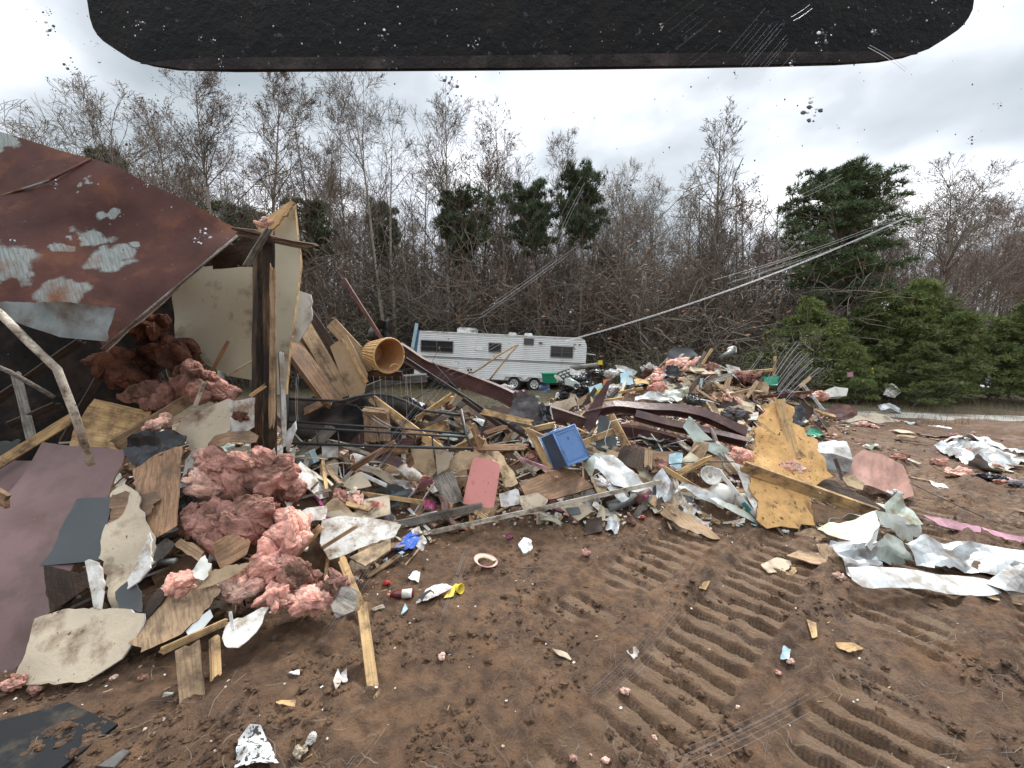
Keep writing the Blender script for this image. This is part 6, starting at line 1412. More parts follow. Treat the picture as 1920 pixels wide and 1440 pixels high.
# ------------------------------------------------------------------ small finds in the mud
def ground_mtx(px, py, ang, lift, tilt=0.0):
    q = T(px, py, lift); m = Matrix.Rotation(ang, 4, 'Z') @ Matrix.Rotation(tilt, 4, 'Y'); m.translation = q; return m
e = empty('drink_bottle', T(755, 1122), 'plastic drink bottle with dark red liquid, white label and orange cap, lying in the mud', 'bottle')
mk('red_liquid', (0.10, 0.018, 0.02), rough=.15, randv=0, var=.1, bump=0); mk('orange_cap', (.55, .16, .06), rough=.4, randv=0)
mt = ground_mtx(752, 1122, R(8), .042) @ Matrix.Rotation(R(90), 4, 'Y'); mt = mt @ Matrix.Translation((0, 0, -.0))
mb = MB(); mb.lathe([(0, .115), (.034, .115), (.038, .105), (.037, .05), (.038, .0), (.037, -.04), (.03, -.07), (.015, -.09), (.014, -.10)], 20, 0, mt); mb.build('bottle_body', 'red_liquid', e, mtx=Matrix())
mb = MB(); mb.lathe([(.0385, .10), (.0395, .095), (.0395, .015), (.0385, .01)], 20, 0, mt); lb = mb.build('label', 'white_plastic', e, mtx=Matrix())
mb = MB()
for k in range(3): mb.box(mt @ Vector((-.036 if 0 else -.0, -.0397, .03 + k * .022)), (.012, .003, .03), jit=.001)
for k in range(3): mb.box(mt @ Vector((.030, -.027, .028 + k * .022)), (.012, .006, .012), jit=.002)
mb.build('print', 'slate_panel', lb, mtx=Matrix())
mb = MB(); mb.lathe([(0, -.122), (.016, -.122), (.017, -.12), (.017, -.098), (.0, -.098)], 14, 0, mt); mb.build('cap', 'orange_cap', e, mtx=Matrix())
e = empty('snack_bag', T(835, 1118), 'crumpled white and black snack wrapper beside a yellow cup', 'wrapper')
sheet('wrapper_sheet', [T(780, 1135, .01), T(800, 1115, .05), T(838, 1108, .07), T(848, 1122, .05), T(812, 1136, .02)], 'white_cloth', parent=e, thick=.003, crumple=.03, cf=9, rag=.01, cell=.02, seed=140)
sheet('dark_print', [T(784, 1134, .05), T(806, 1122, .075), T(815, 1128, .06), T(795, 1137, .04)], 'black_plastic', parent=e, thick=.003, crumple=.015, cf=9, rag=.008, cell=.02, seed=141)
e = empty('yellow_cup', T(862, 1118), 'torn bright yellow plastic cup lying open in the mud', 'cup')
ax = Vector((.75, -.5, .25)).normalized(); mt = ax.to_track_quat('Z', 'Y').to_matrix().to_4x4(); mt.translation = T(858, 1112, .045)
mb = MB(); mb.lathe([(.0, -.045), (.03, -.045), (.045, .045), (.041, .045), (.027, -.038), (0, -.038)], 24, 0, mt); mb.build('cup_wall', 'yellow_plastic', e, mtx=Matrix())
mb = MB(); mb.tube([mt @ Vector((math.cos(a / 24 * 6.283) * .044, math.sin(a / 24 * 6.283) * .044, .045)) for a in range(25)], .003, 5); mb.build('rim', 'yellow_plastic', e, mtx=Matrix())
sheet('torn_lip', [T(832, 1128, .02), T(846, 1115, .05), T(856, 1108, .07), T(850, 1126, .03)], 'yellow_plastic', parent=e, thick=.003, crumple=.01, rag=.004, cell=.02, seed=142)
sheet('blue_net_bag', [T(738, 1036, .02), T(758, 1018, .06), T(775, 1008, .09), T(788, 1018, .06), T(778, 1034, .03), T(755, 1036, .02)], 'royal_blue', 'bright blue patterned pouch in clear plastic, lying below the grey timber', 'pouch', thick=.01, crumple=.03, rag=.006, cell=.025, cf=6, seed=143)
sheet('clear_wrap', [T(772, 1008, .1), T(785, 1002, .1), T(800, 1022, .05), T(792, 1036, .02), T(780, 1030, .04)], 'white_cloth', 'thin clear wrapping right of the blue pouch', 'wrapping', thick=.002, crumple=.03, rag=.01, cell=.03, seed=144)
mt = ground_mtx(910, 1058, 0, .02, .2)
e = empty('ring_plate', T(910, 1060), 'round plate with a pink and white rim, half buried in the mud', 'plate')
mb = MB(); mb.lathe([(.085, .006), (.10, .016), (.125, .028), (.128, .024), (.10, .008), (.085, 0)], 32, 0, mt); mb.build('plate_body', 'paper_tan', e, mtx=Matrix())
mb = MB(); mb.lathe([(.122, .029), (.129, .031), (.133, .026), (.127, .022)], 32, 0, mt); mb.build('rim', 'pink_cloth', e, mtx=Matrix())
sheet('crushed_can', [T(972, 1030, .02), T(982, 1018, .06), T(996, 1022, .06), T(998, 1038, .03), T(982, 1046, .02)], 'white_siding', 'crushed white can right of the half buried plate', 'can', thick=.03, crumple=.02, rag=.008, cell=.02, seed=145)
mk('paper_print', (0.66, 0.67, 0.66), rough=.8, var=.06, speck=(.05, .045, .04), spamt=.75, spscale=26, dirt=(.2, .15, .1), damt=.15)
sheet('crumpled_newspaper', [T(442, 1455, .01), T(446, 1400, .05), T(470, 1380, .07), T(492, 1392, .07), T(515, 1425, .04), T(528, 1455, .01)], 'paper_print', 'crumpled speckled white paper at the bottom edge', 'paper', thick=.004, crumple=.05, cf=8, rag=.01, cell=.03, seed=146)
fluff('stuffing', T(585, 1395, .03), (.035, .05, .03), 'white_cloth', label='yellowish white stuffing right of the crumpled speckled paper', cat='stuffing', seed=147, sub=4, amp=1.0, freq=3.2, hairs=40)
fluff('stuffing', T(562, 1425, .03), (.05, .035, .03), 'paper_tan', label='soiled stuffing at the bottom edge next to the speckled paper', cat='stuffing', seed=148, sub=4, amp=1.0, freq=3.2, hairs=40)
for i, (px, py, r, m_, lab) in enumerate([(1172, 1312, .045, 'insulation_salmon', 'largest pink insulation lump in the foreground mud'), (1100, 1045, .07, 'insulation_mauve', 'brownish pink shred in front of the long weathered lath'), (1075, 1428, .03, 'insulation_pink', 'small pink tuft at the bottom edge'),
        (1136, 1440, .03, 'insulation_pink', 'smaller pink tuft cut by the bottom edge'), (1225, 1392, .03, 'insulation_salmon', 'faint pink smear between the cleat prints'), (828, 1240, .04, 'insulation_salmon', 'pinkish lump right of the long snapped lath'), (1575, 1088, .07, 'insulation_salmon', 'pink shred below the shiny crinkled metal'),
        (215, 1280, .03, 'insulation_salmon', 'pink crumb below the broad cracked wallboard'), (270, 1275, .035, 'insulation_mauve', 'mauve crumb right of the pink crumb'), (1384, 1330, .02, 'insulation_salmon', 'tiny pink fleck in the right cleat prints'), (30, 1300, .09, 'insulation_mauve', 'muddy insulation along the lower edge of the broad wallboard'), (70, 1300, .07, 'insulation_mauve', 'muddy insulation crumbs just right of the lower wallboard edge'),
        (1480, 1250, .035, 'insulation_salmon', 'pink crumb right of the white plastic strip'), (1460, 1268, .03, 'insulation_pink', 'pinkish straw tuft below the white plastic strip')]):
    fluff('insulation_tuft', T(px, py, r * .4), (r, r * .8, r * .55), m_, label=lab, cat='insulation', seed=150 + i, sub=4, amp=.8, freq=2.6, hairs=50)
for i, (lst, m_, lab, cat) in enumerate([
    ([(1565, 1208), (1600, 1212), (1618, 1222), (1590, 1230), (1570, 1222)], 'pine_wood', 'bright orange wood chip in the right cleat prints', 'wood chip'),
    ([(1512, 1165), (1530, 1175), (1532, 1200), (1522, 1205)], 'pine_wood', 'upright splintered chip left of the bright orange chip', 'wood chip'),
    ([(1462, 1248), (1468, 1222), (1482, 1222), (1478, 1252)], 'light_blue', 'white plastic strip lying in the right cleat prints', 'plastic'),
    ([(1175, 1232), (1192, 1217), (1200, 1228), (1190, 1245)], 'drywall_white', 'cream flake in the middle of the cleat prints', 'flake'),
    ([(518, 1320), (555, 1322), (553, 1332), (522, 1330)], 'pine_wood', 'small orange wood bit left of the snapped lath', 'wood chip'),
    ([(625, 1285), (634, 1262), (642, 1280), (630, 1300)], 'white_siding', 'white torn flake left of the snapped lath', 'flake'),
    ([(540, 1265), (562, 1265), (562, 1272), (542, 1272)], 'white_siding', 'tiny white strip left of the torn flake', 'flake'),
    ([(1035, 1222), (1060, 1232), (1075, 1242), (1045, 1238)], 'paper_tan', 'curled tan chip left of the cleat prints', 'chip'),
    ([(752, 1156), (760, 1143), (765, 1145), (758, 1158)], 'light_blue', 'tiny turquoise wrapper below the drink bottle', 'wrapper'),
    ([(765, 1090), (778, 1078), (788, 1076), (785, 1098)], 'mossy_white', 'pale crumpled wrapper above the drink bottle', 'wrapper'),
    ([(640, 1268), (650, 1262), (652, 1285), (643, 1290)], 'white_cloth', 'second white shred beside the torn flake', 'flake'),
    ([(1310, 1108), (1318, 1098), (1330, 1094), (1322, 1112)], 'pine_wood', 'light wood chip at the top of the cleat prints', 'wood chip'),
    ([(695, 1150), (718, 1138), (722, 1142), (700, 1154)], 'pale_wood', 'thin pale sliver left of the drink bottle', 'sliver')]):
    sheet('scrap_chip', [T(a, b, .012 + (.012 if k % 2 else 0)) for k, (a, b) in enumerate(lst)], m_, lab, cat, thick=.006, rag=.004, warp=.008, cell=.02, seed=170 + i)
board('thin_bar', T(1180, 968, .0), T(1178, 938, .35), .02, .02, 'black_metal', 'thin dark rod standing in front of the long weathered lath', 'rod', seed=190)
rod('tin_can', [T(1140, 960, .07), T(1192, 950, .1)], .075, 'grey_metal', 'dirty tin can lying below the long weathered lath', 'can', n=14)
rod('tin_can', [T(1193, 958, .1), T(1215, 940, .14)], .07, 'rust_red', 'rusty can next to the dirty tin can', 'can', n=14)
sheet('book_cover', [T(1095, 1010, .02), T(1130, 1003, .02), T(1128, 985, .12), T(1098, 992, .1)], 'dark_wood', 'dark box corner half sunk in the mud in front of the heap', 'box', thick=.01, rag=.003, seed=191)
for i, (px, py, m_, lab) in enumerate([(955, 1012, 'magenta_cloth', 'magenta rag in front of the long weathered lath'), (1205, 975, 'red_plastic', 'red cloth scrap right of the thin standing rod'), (1470, 1005, 'white_cloth', 'white scrap at the foot of the orange particle board'), (560, 888, 'magenta_cloth', 'purple fabric at the top right of the insulation heap'), (1210, 935, 'magenta_cloth', 'dark red cloth right of the siding strips'), (725, 1100, 'red_plastic', 'small red cap above the drink bottle')]):
    q = T(px, py) if py > 960 else P(px, py, 4.1 if px < 600 else 5.3)
    fluff('cloth_rag', q + Vector((0, 0, .03)), (.05, .04, .03), m_, label=lab, cat='rag', seed=195 + i, sub=3, amp=.8, hairs=0)

SH('shade_backdrop', [(540, 745, 6.6), (640, 740, 6.7), (770, 738, 6.8), (800, 775, 6.5), (760, 812, 6.2), (600, 840, 5.9), (540, 852, 5.8)], 'shade_black', 'added black decking in the shade behind the bed frame', 'backdrop', thick=.02, rag=.06, warp=.12, wf=2.5, cell=.08, seed=301, tol=.6)  # added near-black sheet in place of the shade in the hollow
brr = random.Random(8)
for i in range(34):
    x, y = brr.uniform(548, 955), brr.uniform(752, 862); Y = 6.1 - (y - 752) / 110 * 1.0; a = brr.gauss(0, .6); l = brr.uniform(16, 55)
    m_ = brr.choice(['dark_wood', 'tan_wood', 'pine_wood', 'grey_wood', 'veneer', 'beam_maroon', 'rotten_wood']); w_ = {'dark_wood': 'dark', 'tan_wood': 'brown', 'pine_wood': 'yellow', 'grey_wood': 'grey', 'veneer': 'reddish', 'beam_maroon': 'maroon', 'rotten_wood': 'rotten'}[m_]
    board('tangled_plank', P(x - l * math.cos(a), y - l * math.sin(a), Y + brr.uniform(-.15, .15)), P(x + l * math.cos(a), y + l * math.sin(a), Y + brr.uniform(-.15, .15)), brr.uniform(.05, .14), .03, m_,
          f'{w_} plank tangled ' + ('behind the left half of the bed frame' if x < 700 else 'behind the right half of the bed frame' if x < 860 else 'in the hollow between the bed frame and the blue tub'), 'plank', group='planks tangled behind the bed frame', seed=500 + i, rough=.006, rag=.07, roll=brr.uniform(-.7, .7))
# ================================================================== the far mound and the yard
def FL(name, px, py, Y, r, m_, lab, cat, seed, **k):
    return fluff(name, P(px, py, Y), r, m_, label=lab, cat=cat, seed=seed, **k)
e = empty('green_tote', P(1030, 708, 14), 'green plastic tote in front of the trailer wheels', 'tote')
mb = MB(); q = Vector(P(1030, 708, 14))
mb.add([q + Vector(v) for v in ((-.24, -.2, -.17), (.24, -.2, -.17), (.22, .2, -.17), (-.22, .2, -.17), (-.27, -.24, .14), (.27, -.24, .14), (.26, .24, .14), (-.26, .24, .14))], [(0, 1, 5, 4), (1, 2, 6, 5), (2, 3, 7, 6), (3, 0, 4, 7), (0, 3, 2, 1)])
mb.build('tub', 'green_plastic', e, mtx=Matrix()); mb = MB(); mb.box(q + Vector((0, 0, .15)), (.58, .52, .04)); mb.build('lid', 'green_plastic', e, mtx=Matrix())
SH('blue_bag', [(1010, 722, 13.6), (1030, 718, 13.6), (1032, 735, 13.5), (1012, 736, 13.5)], 'blue_dark', 'dark blue bag below the green tote', 'bag', crumple=.08, seed=201)
for i, (px, py, Y, r, lab) in enumerate([(1065, 722, 12.8, (.38, .3, .26), 'big shiny black garbage bag right of the green tote'), (1090, 712, 12.9, (.34, .3, .24), 'black garbage bag behind the light blue cooler'), (1092, 732, 12.4, (.32, .25, .2), 'black garbage bag touching the light blue cooler'),
        (1058, 742, 12.4, (.26, .2, .18), 'lowest black garbage bag on the pile'), (1118, 700, 13.2, (.32, .3, .2), 'black garbage bag under the dark log')]):
    FL('garbage_bag', px, py, Y, r, 'black_plastic', lab, 'garbage bag', 202 + i, sub=4, amp=.55, hairs=0, freq=3)
e = empty('milk_crate', P(1056, 700, 13), 'black open lattice crate tipped over the garbage bags', 'crate')
for k in range(4):
    a, b = P(1046 + k * 7, 700 - k * 3, 13), P(1060 + k * 7, 715 - k * 3, 13); mb = MB(); mb.tube([a, b], .022, 4); mb.build('bar', 'slate_panel', e, mtx=Matrix())
for k in range(4):
    a, b = P(1045 + k * 5, 700 + k * 5, 13), P(1068 + k * 5, 691 + k * 5, 13); mb = MB(); mb.tube([a, b], .022, 4); mb.build('bar', 'slate_panel', e, mtx=Matrix())
SH('white_card', [(1068, 690, 13), (1088, 697, 13), (1090, 704, 12.9), (1070, 702, 12.9)], 'white_siding', 'white sheet lying on top of the garbage bags', 'sheet', seed=208)
rod('log', PL([(1070, 691, 13.4), (1122, 684, 13.4)]), [.09, .08], 'grey_wood', 'dark log laid across the garbage bags', 'log', n=10)
SH('yellow_sign', [(1122, 676, 14), (1130, 676, 14), (1130, 684, 14), (1122, 684, 14)], 'yellow_plastic', 'tiny square yellow marker above the end of the dark log', 'marker', thick=.02, rag=0, seed=209)
e = empty('cooler', P(1118, 735, 12), 'light blue cooler box leaning at the right of the garbage bags', 'cooler')
SHc = lambda nm, lst, m_, **k: sheet(nm, PL(lst), m_, parent=e, **k)
SHc('body', [(1104, 726, 12.1), (1128, 718, 12.1), (1132, 730, 12.0), (1112, 743, 11.9), (1108, 742, 11.9)], 'light_blue', thick=.25, rag=0, warp=0, seed=210)
SHc('lid', [(1108, 738, 11.95), (1131, 726, 11.95), (1132, 731, 11.93), (1110, 744, 11.93)], 'yellow_plastic', thick=.05, rag=0, warp=0, seed=211)
SH('orange_bucket', [(1131, 712, 12.5), (1145, 710, 12.5), (1143, 725, 12.4), (1133, 727, 12.4)], 'orange_cap', 'orange plastic piece behind the cooler box', 'plastic', thick=.1, rag=0, seed=212)
for i, (px, py, Y, r, m_, lab) in enumerate([(950, 728, 11, (.3, .2, .1), 'white_cloth', 'white rags under the trailer wheels, on the near side'), (975, 738, 10, (.25, .2, .09), 'pink_cloth', 'pale pink rags below the trailer wheels'), (1005, 748, 10, (.12, .1, .06), 'pale_green', 'pale green lump right of the draped tarp'),
        (1155, 735, 11, (.32, .2, .22), 'white_cloth', 'white stuffed sack right of the cooler box'), (1150, 700, 11.6, (.3, .2, .1), 'white_siding', 'white torn plastic at the left shoulder of the mound'), (1215, 690, 11.6, (.32, .2, .12), 'white_cloth', 'white plastic sheeting on the left half of the mound'),
        (1278, 684, 11.0, (.55, .3, .3), 'insulation_salmon', 'large salmon insulation crown of the mound'), (1245, 700, 10.8, (.3, .2, .2), 'insulation_pink', 'pink insulation left of the salmon crown'), (1230, 712, 10.6, (.22, .2, .18), 'insulation_salmon', 'salmon insulation wad below the pink one on the mound'),
        (1335, 690, 11.0, (.35, .2, .18), 'insulation_mauve', 'dusty insulation right of the salmon crown'), (1228, 728, 10.0, (.3, .2, .14), 'insulation_pink', 'pink insulation in the middle left of the mound'), (1395, 705, 10.6, (.4, .25, .15), 'insulation_mauve', 'brown pink insulation on the right half of the mound'),
        (1480, 740, 10.4, (.35, .2, .14), 'grey_cloth', 'charred cloth at the right edge of the mound'), (1300, 752, 9.0, (.3, .2, .1), 'black_plastic', 'black soaked lump in front of the mound'), (1380, 775, 8.2, (.45, .2, .12), 'grey_cloth', 'charred fabric above the upper maroon beam'), (1535, 742, 11, (.4, .2, .1), 'insulation_salmon', 'salmon insulation at the right foot of the mound')]):
    FL('insulation_batt' if 'insul' in m_ else 'crumpled_bag', px, py, Y, r, m_, lab, 'insulation' if 'insul' in m_ else 'plastic', 215 + i, sub=4, amp=.8, hairs=80, freq=2.6)
for i, (l_, m_, lab) in enumerate([
    ([(1153, 683, 11.8), (1165, 686, 11.8), (1195, 698, 11.6), (1190, 704, 11.6), (1160, 696, 11.7)], 'white_siding', 'bright white siding spike at the left end of the mound'),
    ([(1163, 700, 11.5), (1185, 698, 11.5), (1188, 722, 11.2), (1165, 722, 11.2)], 'light_blue', 'pale blue panel on the left end of the mound'),
    ([(1188, 710, 11.2), (1222, 706, 11.2), (1228, 720, 11.0), (1192, 722, 11.0)], 'pine_wood', 'yellow board pack right of the pale blue panel'),
    ([(1240, 715, 10.6), (1280, 706, 10.7), (1305, 703, 10.7), (1308, 716, 10.5), (1280, 735, 10.1), (1245, 732, 10.2)], 'cream_panel', 'large creamy board lying on the face of the mound'),
    ([(1192, 742, 9.8), (1235, 734, 9.9), (1290, 732, 9.8), (1288, 748, 9.5), (1230, 748, 9.6), (1190, 750, 9.6)], 'white_siding', 'long white siding band across the face of the mound'),
    ([(1250, 740, 9.6), (1288, 724, 9.8), (1292, 735, 9.6), (1270, 752, 9.3)], 'pale_green', 'grey green siding fold at the right end of the long white band'),
    ([(1225, 728, 10.1), (1245, 724, 10.1), (1245, 738, 9.9), (1228, 738, 9.9)], 'paper_tan', 'small beige board left of the creamy board'),
    ([(1340, 684, 11.0), (1368, 690, 11.0), (1374, 705, 10.8), (1345, 705, 10.8)], 'cream_panel', 'cream panel on the right half of the mound'),
    ([(1360, 684, 11.1), (1388, 688, 11.1), (1392, 705, 10.9), (1375, 706, 10.9)], 'drywall_white', 'white torn board just right of the cream panel on the mound'),
    ([(1385, 697, 10.8), (1405, 699, 10.8), (1400, 706, 10.7), (1386, 706, 10.7)], 'yellow_plastic', 'bright yellow scrap on the right half of the mound'),
    ([(1430, 708, 10.8), (1460, 708, 10.8), (1458, 722, 10.6), (1435, 722, 10.6)], 'green_plastic', 'green tarp scrap near the right end of the mound'),
    ([(1345, 768, 8.6), (1385, 758, 8.7), (1410, 765, 8.6), (1405, 785, 8.3), (1350, 785, 8.3)], 'particle_board', 'pale flaky board behind the orange particle board'),
    ([(1232, 700, 11.1), (1248, 690, 11.1), (1252, 660, 11.2), (1262, 652, 11.3), (1300, 655, 11.3), (1310, 665, 11.2), (1290, 690, 11.1)], 'slate_panel', 'dark grey curved hood standing on the crest of the mound'),
    ([(1530, 772, 12.6), (1565, 762, 12.8), (1590, 760, 12.8), (1610, 770, 12.6), (1602, 788, 12.4), (1560, 785, 12.4)], 'rust_red', 'crumpled maroon roof sheet at the right foot of the mound'),
    ([(1498, 768, 10.8), (1540, 778, 10.7), (1530, 790, 10.5), (1500, 785, 10.5)], 'white_siding', 'white sheet left of the crumpled maroon roof sheet'),
    ([(1645, 760, 13.2), (1668, 755, 13.4), (1690, 763, 13.3), (1688, 774, 13.0), (1672, 766, 13.1), (1652, 770, 13.0)], 'silver_metal', 'bent silvery hood at the edge of the drive'),
    ([(1575, 790, 11.6), (1640, 775, 12.0), (1700, 790, 11.8), (1640, 792, 11.4)], 'paper_tan', 'flat muddy board between the mound and the bent silvery hood'),
    ([(1505, 810, 9.6), (1535, 800, 9.9), (1550, 812, 9.6), (1520, 822, 9.3)], 'green_plastic', 'greenish roof scrap right of the orange particle board'),
    ([(1465, 770, 9.5), (1500, 762, 9.7), (1515, 790, 9.3), (1485, 800, 9.1)], 'black_plastic', 'black bag right of the top of the orange particle board')]):
    SH({'cream_panel': 'wallboard', 'rust_red': 'roof_sheet', 'slate_panel': 'metal_hood', 'pine_wood': 'board'}.get(m_, 'scrap_sheet'), l_, m_, lab, 'sheet', thick=.02, rag=.02, warp=.05, crumple=.06 if m_ in ('white_siding', 'pale_green', 'silver_metal', 'rust_red', 'black_plastic', 'green_plastic') else 0, cell=.09, seed=240 + i)
for i, (a, b, w, m_, lab) in enumerate([
    ((1316, 684, 11.2), (1335, 654, 11.4), .07, 'pine_wood', 'pale lath sticking up from the crest of the mound'), ((1285, 660, 11.3), (1240, 700, 10.9), .06, 'pale_wood', 'grey branch on the dark curved hood'),
    ((1282, 750, 9.6), (1312, 706, 10.2), .10, 'rotten_wood', 'brown timber leaning right of the long white band'), ((1300, 702, 10.6), (1322, 660, 10.9), .06, 'grey_wood', 'grey slat pointing up at the crest of the mound'),
    ((1160, 736, 10.6), (1205, 728, 10.4), .07, 'pine_wood', 'yellow lath on the left of the mound'), ((1128, 752, 9.8), (1170, 746, 9.8), .06, 'pine_wood', 'pale lath above the long bent beam'),
    ((1390, 698, 11.3), (1455, 693, 11.3), .07, 'pine_wood', 'horizontal pale rail at the back of the mound'), ((1451, 705, 11.3), (1453, 668, 11.3), .07, 'pine_wood', 'upright pale post at the back of the mound'),
    ((1400, 745, 9.6), (1420, 715, 10), .08, 'tan_wood', 'brown board standing in the right half of the mound'), ((1505, 720, 10.6), (1545, 770, 10.0), .06, 'white_siding', 'white pipe leaning at the right end of the mound'),
    ((1420, 745, 9.2), (1520, 735, 9.5), .07, 'insulation_brown', 'reddish brown strip above the orange particle board'), ((1360, 742, 9.6), (1412, 730, 9.8), .07, 'tan_wood', 'brown lath on the right half of the mound'),
    ((1500, 725, 11), (1520, 708, 11), .07, 'pine_wood', 'short yellow board at the right end of the mound'), ((1205, 712, 10.9), (1180, 705, 11), .05, 'tan_wood', 'brown stick by the yellow board pack')]):
    board('lath', P(*a), P(*b), w, .04, m_, lab, 'lath', seed=270 + i)
for i, (px, py, Y, r, ax_, lab) in enumerate([(1345, 725, 10.2, .11, (.2, -.9, .3), 'open white pipe collar in the middle of the mound'), (1378, 655, 11.2, .10, (.5, -.8, .2), 'round duct mouth at the crest of the mound')]):
    dish('duct_collar', px, py, Y, r, ax_, lab, 'pipe', [(.8, -1.6), (1, -1.6), (1, 0), (.8, 0), (.8, -1.5)])
rod('duct_pipe', PL([(1350, 672, 11.2), (1376, 657, 11.2)]), .08, 'grey_metal', 'grey duct pipe lying over the crest of the mound', 'pipe', n=12)
# forked stick in front of the trailer
rod('forked_stick', PL([(880, 703, 10), (905, 688, 10), (935, 666, 10), (968, 647, 10)]), [.02, .022, .025, .02], 'pine_wood', 'upper stick of the leaning pair in front of the trailer', 'stick')
rod('forked_stick', PL([(916, 715, 9.5), (935, 690, 9.7), (955, 665, 9.9), (972, 646, 10)]), [.02, .022, .022, .02], 'tan_wood', 'lower stick of the leaning pair in front of the trailer', 'stick')
SH('board', [(1540, 735, 13.5), (1565, 725, 13.6), (1590, 728, 13.6), (1588, 742, 13.5), (1545, 745, 13.4)], 'white_plastic', 'white plastic drum lying behind the right end of the mound', 'drum', thick=.3, rag=0, seed=290)
SH('pink_sign', [(1589, 698, 15), (1600, 697, 15), (1600, 706, 15), (1589, 707, 15)], 'pink_cloth', 'small faded pink sign in the shade of the young pines', 'sign', thick=.02, rag=0, seed=291)
rod('marker_post', PL([(1635, 690, 15), (1637, 708, 15)]), .035, 'yellow_plastic', 'short yellow marker post in front of the young pines', 'post')
SH('plastic_scrap', [(1660, 725, 14.5), (1675, 718, 14.5), (1690, 735, 14.4), (1682, 745, 14.4), (1668, 745, 14.4)], 'white_cloth', 'white shreds hanging in the young pines', 'plastic', crumple=.15, rag=.08, thick=.004, seed=292)
board('fence_post', P(1574, 745, 16), P(1576, 690, 16), .1, .1, 'dark_wood', 'dark post in the shade left of the small pink sign', 'post', seed=293)

# ================================================================== scattered rubble: every piece an object
LMK = [('the blue tub', 1060, 838), ('the pink lid', 903, 905), ('the orange particle board', 1470, 870), ('the stamped lumber plank', 1560, 930), ('the wicker basket', 725, 665), ('the bed frame', 710, 820),
       ('the corner post', 505, 640), ('the bright white wallboard', 680, 1005), ('the insulation heap', 480, 1000), ('the long maroon floor board', 110, 960), ('the reddish floor sheet', 1650, 890), ('the mossy white siding peak', 1640, 1010),
       ('the creamy board on the mound', 1275, 720), ('the salmon crown of the mound', 1278, 684), ('the garbage bags', 1075, 722), ('the long weathered lath', 1010, 955), ('the maroon beams', 1260, 790), ('the crumpled white siding', 1160, 890),
       ('the silver foil', 1830, 865), ('the lamp shades', 1370, 932), ('the plank fan', 610, 670), ('the sagging long beam', 900, 735), ('the crushed metal box', 1565, 850), ('the muddy table top', 1045, 910), ('the leaning sticks by the trailer', 930, 690), ('the green tarp scrap', 1447, 715)]
def where(v):
    px, py = proj(v)
    n, lx, ly = min(LMK, key=lambda l: (l[1] - px) ** 2 + ((l[2] - py) * 1.6) ** 2)
    dx, dy = px - lx, (py - ly) * 1.6
    if dx * dx + dy * dy < 22 ** 2: return 'lying against ' + n
    if abs(dx) > abs(dy) * 1.3: return ('right of ' if dx > 0 else 'left of ') + n
    return ('just below ' if dy > 0 else 'just above ') + n
DESC = {'pine_wood': 'yellow', 'tan_wood': 'brown', 'grey_wood': 'grey', 'pale_wood': 'pale', 'dark_wood': 'blackened', 'veneer': 'reddish brown', 'particle_board': 'tan', 'drywall_white': 'white', 'cream_panel': 'cream', 'paper_tan': 'beige', 'cardboard': 'cardboard coloured',
        'white_siding': 'white', 'pale_green': 'pale green', 'silver_metal': 'silver', 'grey_metal': 'grey', 'beam_maroon': 'maroon', 'white_cloth': 'off white', 'black_plastic': 'black', 'grey_cloth': 'charcoal', 'pink_cloth': 'pale pink', 'light_blue': 'pale blue', 'insulation_pink': 'pink', 'insulation_salmon': 'salmon',
        'insulation_mauve': 'mauve', 'insulation_brown': 'brown', 'magenta_cloth': 'magenta', 'royal_blue': 'bright blue', 'rust_red': 'rusty', 'slate_panel': 'dark grey', 'red_plastic': 'red'}
# mesh variants in local frames
def vplank(s): r = random.Random(s); return board_mb(r.uniform(.5, 1.0), r.uniform(.05, .11), r.uniform(.02, .04), rag=r.uniform(.02, .09), seed=s, bow=r.uniform(-.02, .02), rough=.004).mesh('plank')
def vlath(s): r = random.Random(s); return board_mb(r.uniform(.4, 1.1), r.uniform(.02, .04), r.uniform(.008, .018), rag=r.uniform(.02, .05), seed=s, bow=r.uniform(-.05, .05), rough=.004).mesh('lath')
def vshard(s):
    r = random.Random(s); w, h = r.uniform(.16, .34), r.uniform(.08, .2); q = [(-w, -h), (w, -h), (w, h), (-w, h)]; pts = []
    for k, (a, b) in enumerate(q):
        if r.random() < .35:      # snapped corner
            c_, d_ = q[k - 1], q[(k + 1) % 4]; t1, t2 = r.uniform(.15, .6), r.uniform(.15, .6)
            pts += [(a + (c_[0] - a) * t1, b + (c_[1] - b) * t1), (a + (d_[0] - a) * t2, b + (d_[1] - b) * t2)]
        else: pts.append((a + r.uniform(-.03, .03), b + r.uniform(-.03, .03)))
    pts = [Vector((a, b, r.uniform(-.015, .015))) for a, b in pts]
    return sheet_mesh('x', pts, thick=.014, rag=.016, warp=.04, wf=3, cell=.05, seed=s)[0].mesh('shard')
def vcrump(s):
    r = random.Random(s); n = 6; pts = []
    for k in range(n):
        a = 6.283 * k / n + r.uniform(-.3, .3); d = r.uniform(.15, .30); pts.append(Vector((math.cos(a) * d * 1.9, math.sin(a) * d, r.uniform(-.03, .03))))
    return sheet_mesh('x', pts, thick=.004, rag=.02, crumple=.09, cf=3.2, cell=.05, seed=s)[0].mesh('crumpled')
def vfluff(s): mb = MB(); fluff_into(mb, (.2, .15, .1), seed=s, sub=3, amp=.9, freq=2.3, hairs=40); return mb.mesh('tuft')
def vpipe(s):
    r = random.Random(s); mb = MB(); p = Vector((-.5, 0, 0)); pts = []
    for k in range(6): pts.append(p.copy()); p += Vector((.2, r.uniform(-.05, .05), r.uniform(-.04, .05)))
    mb.tube(pts, .014, 6); return mb.mesh('rod')
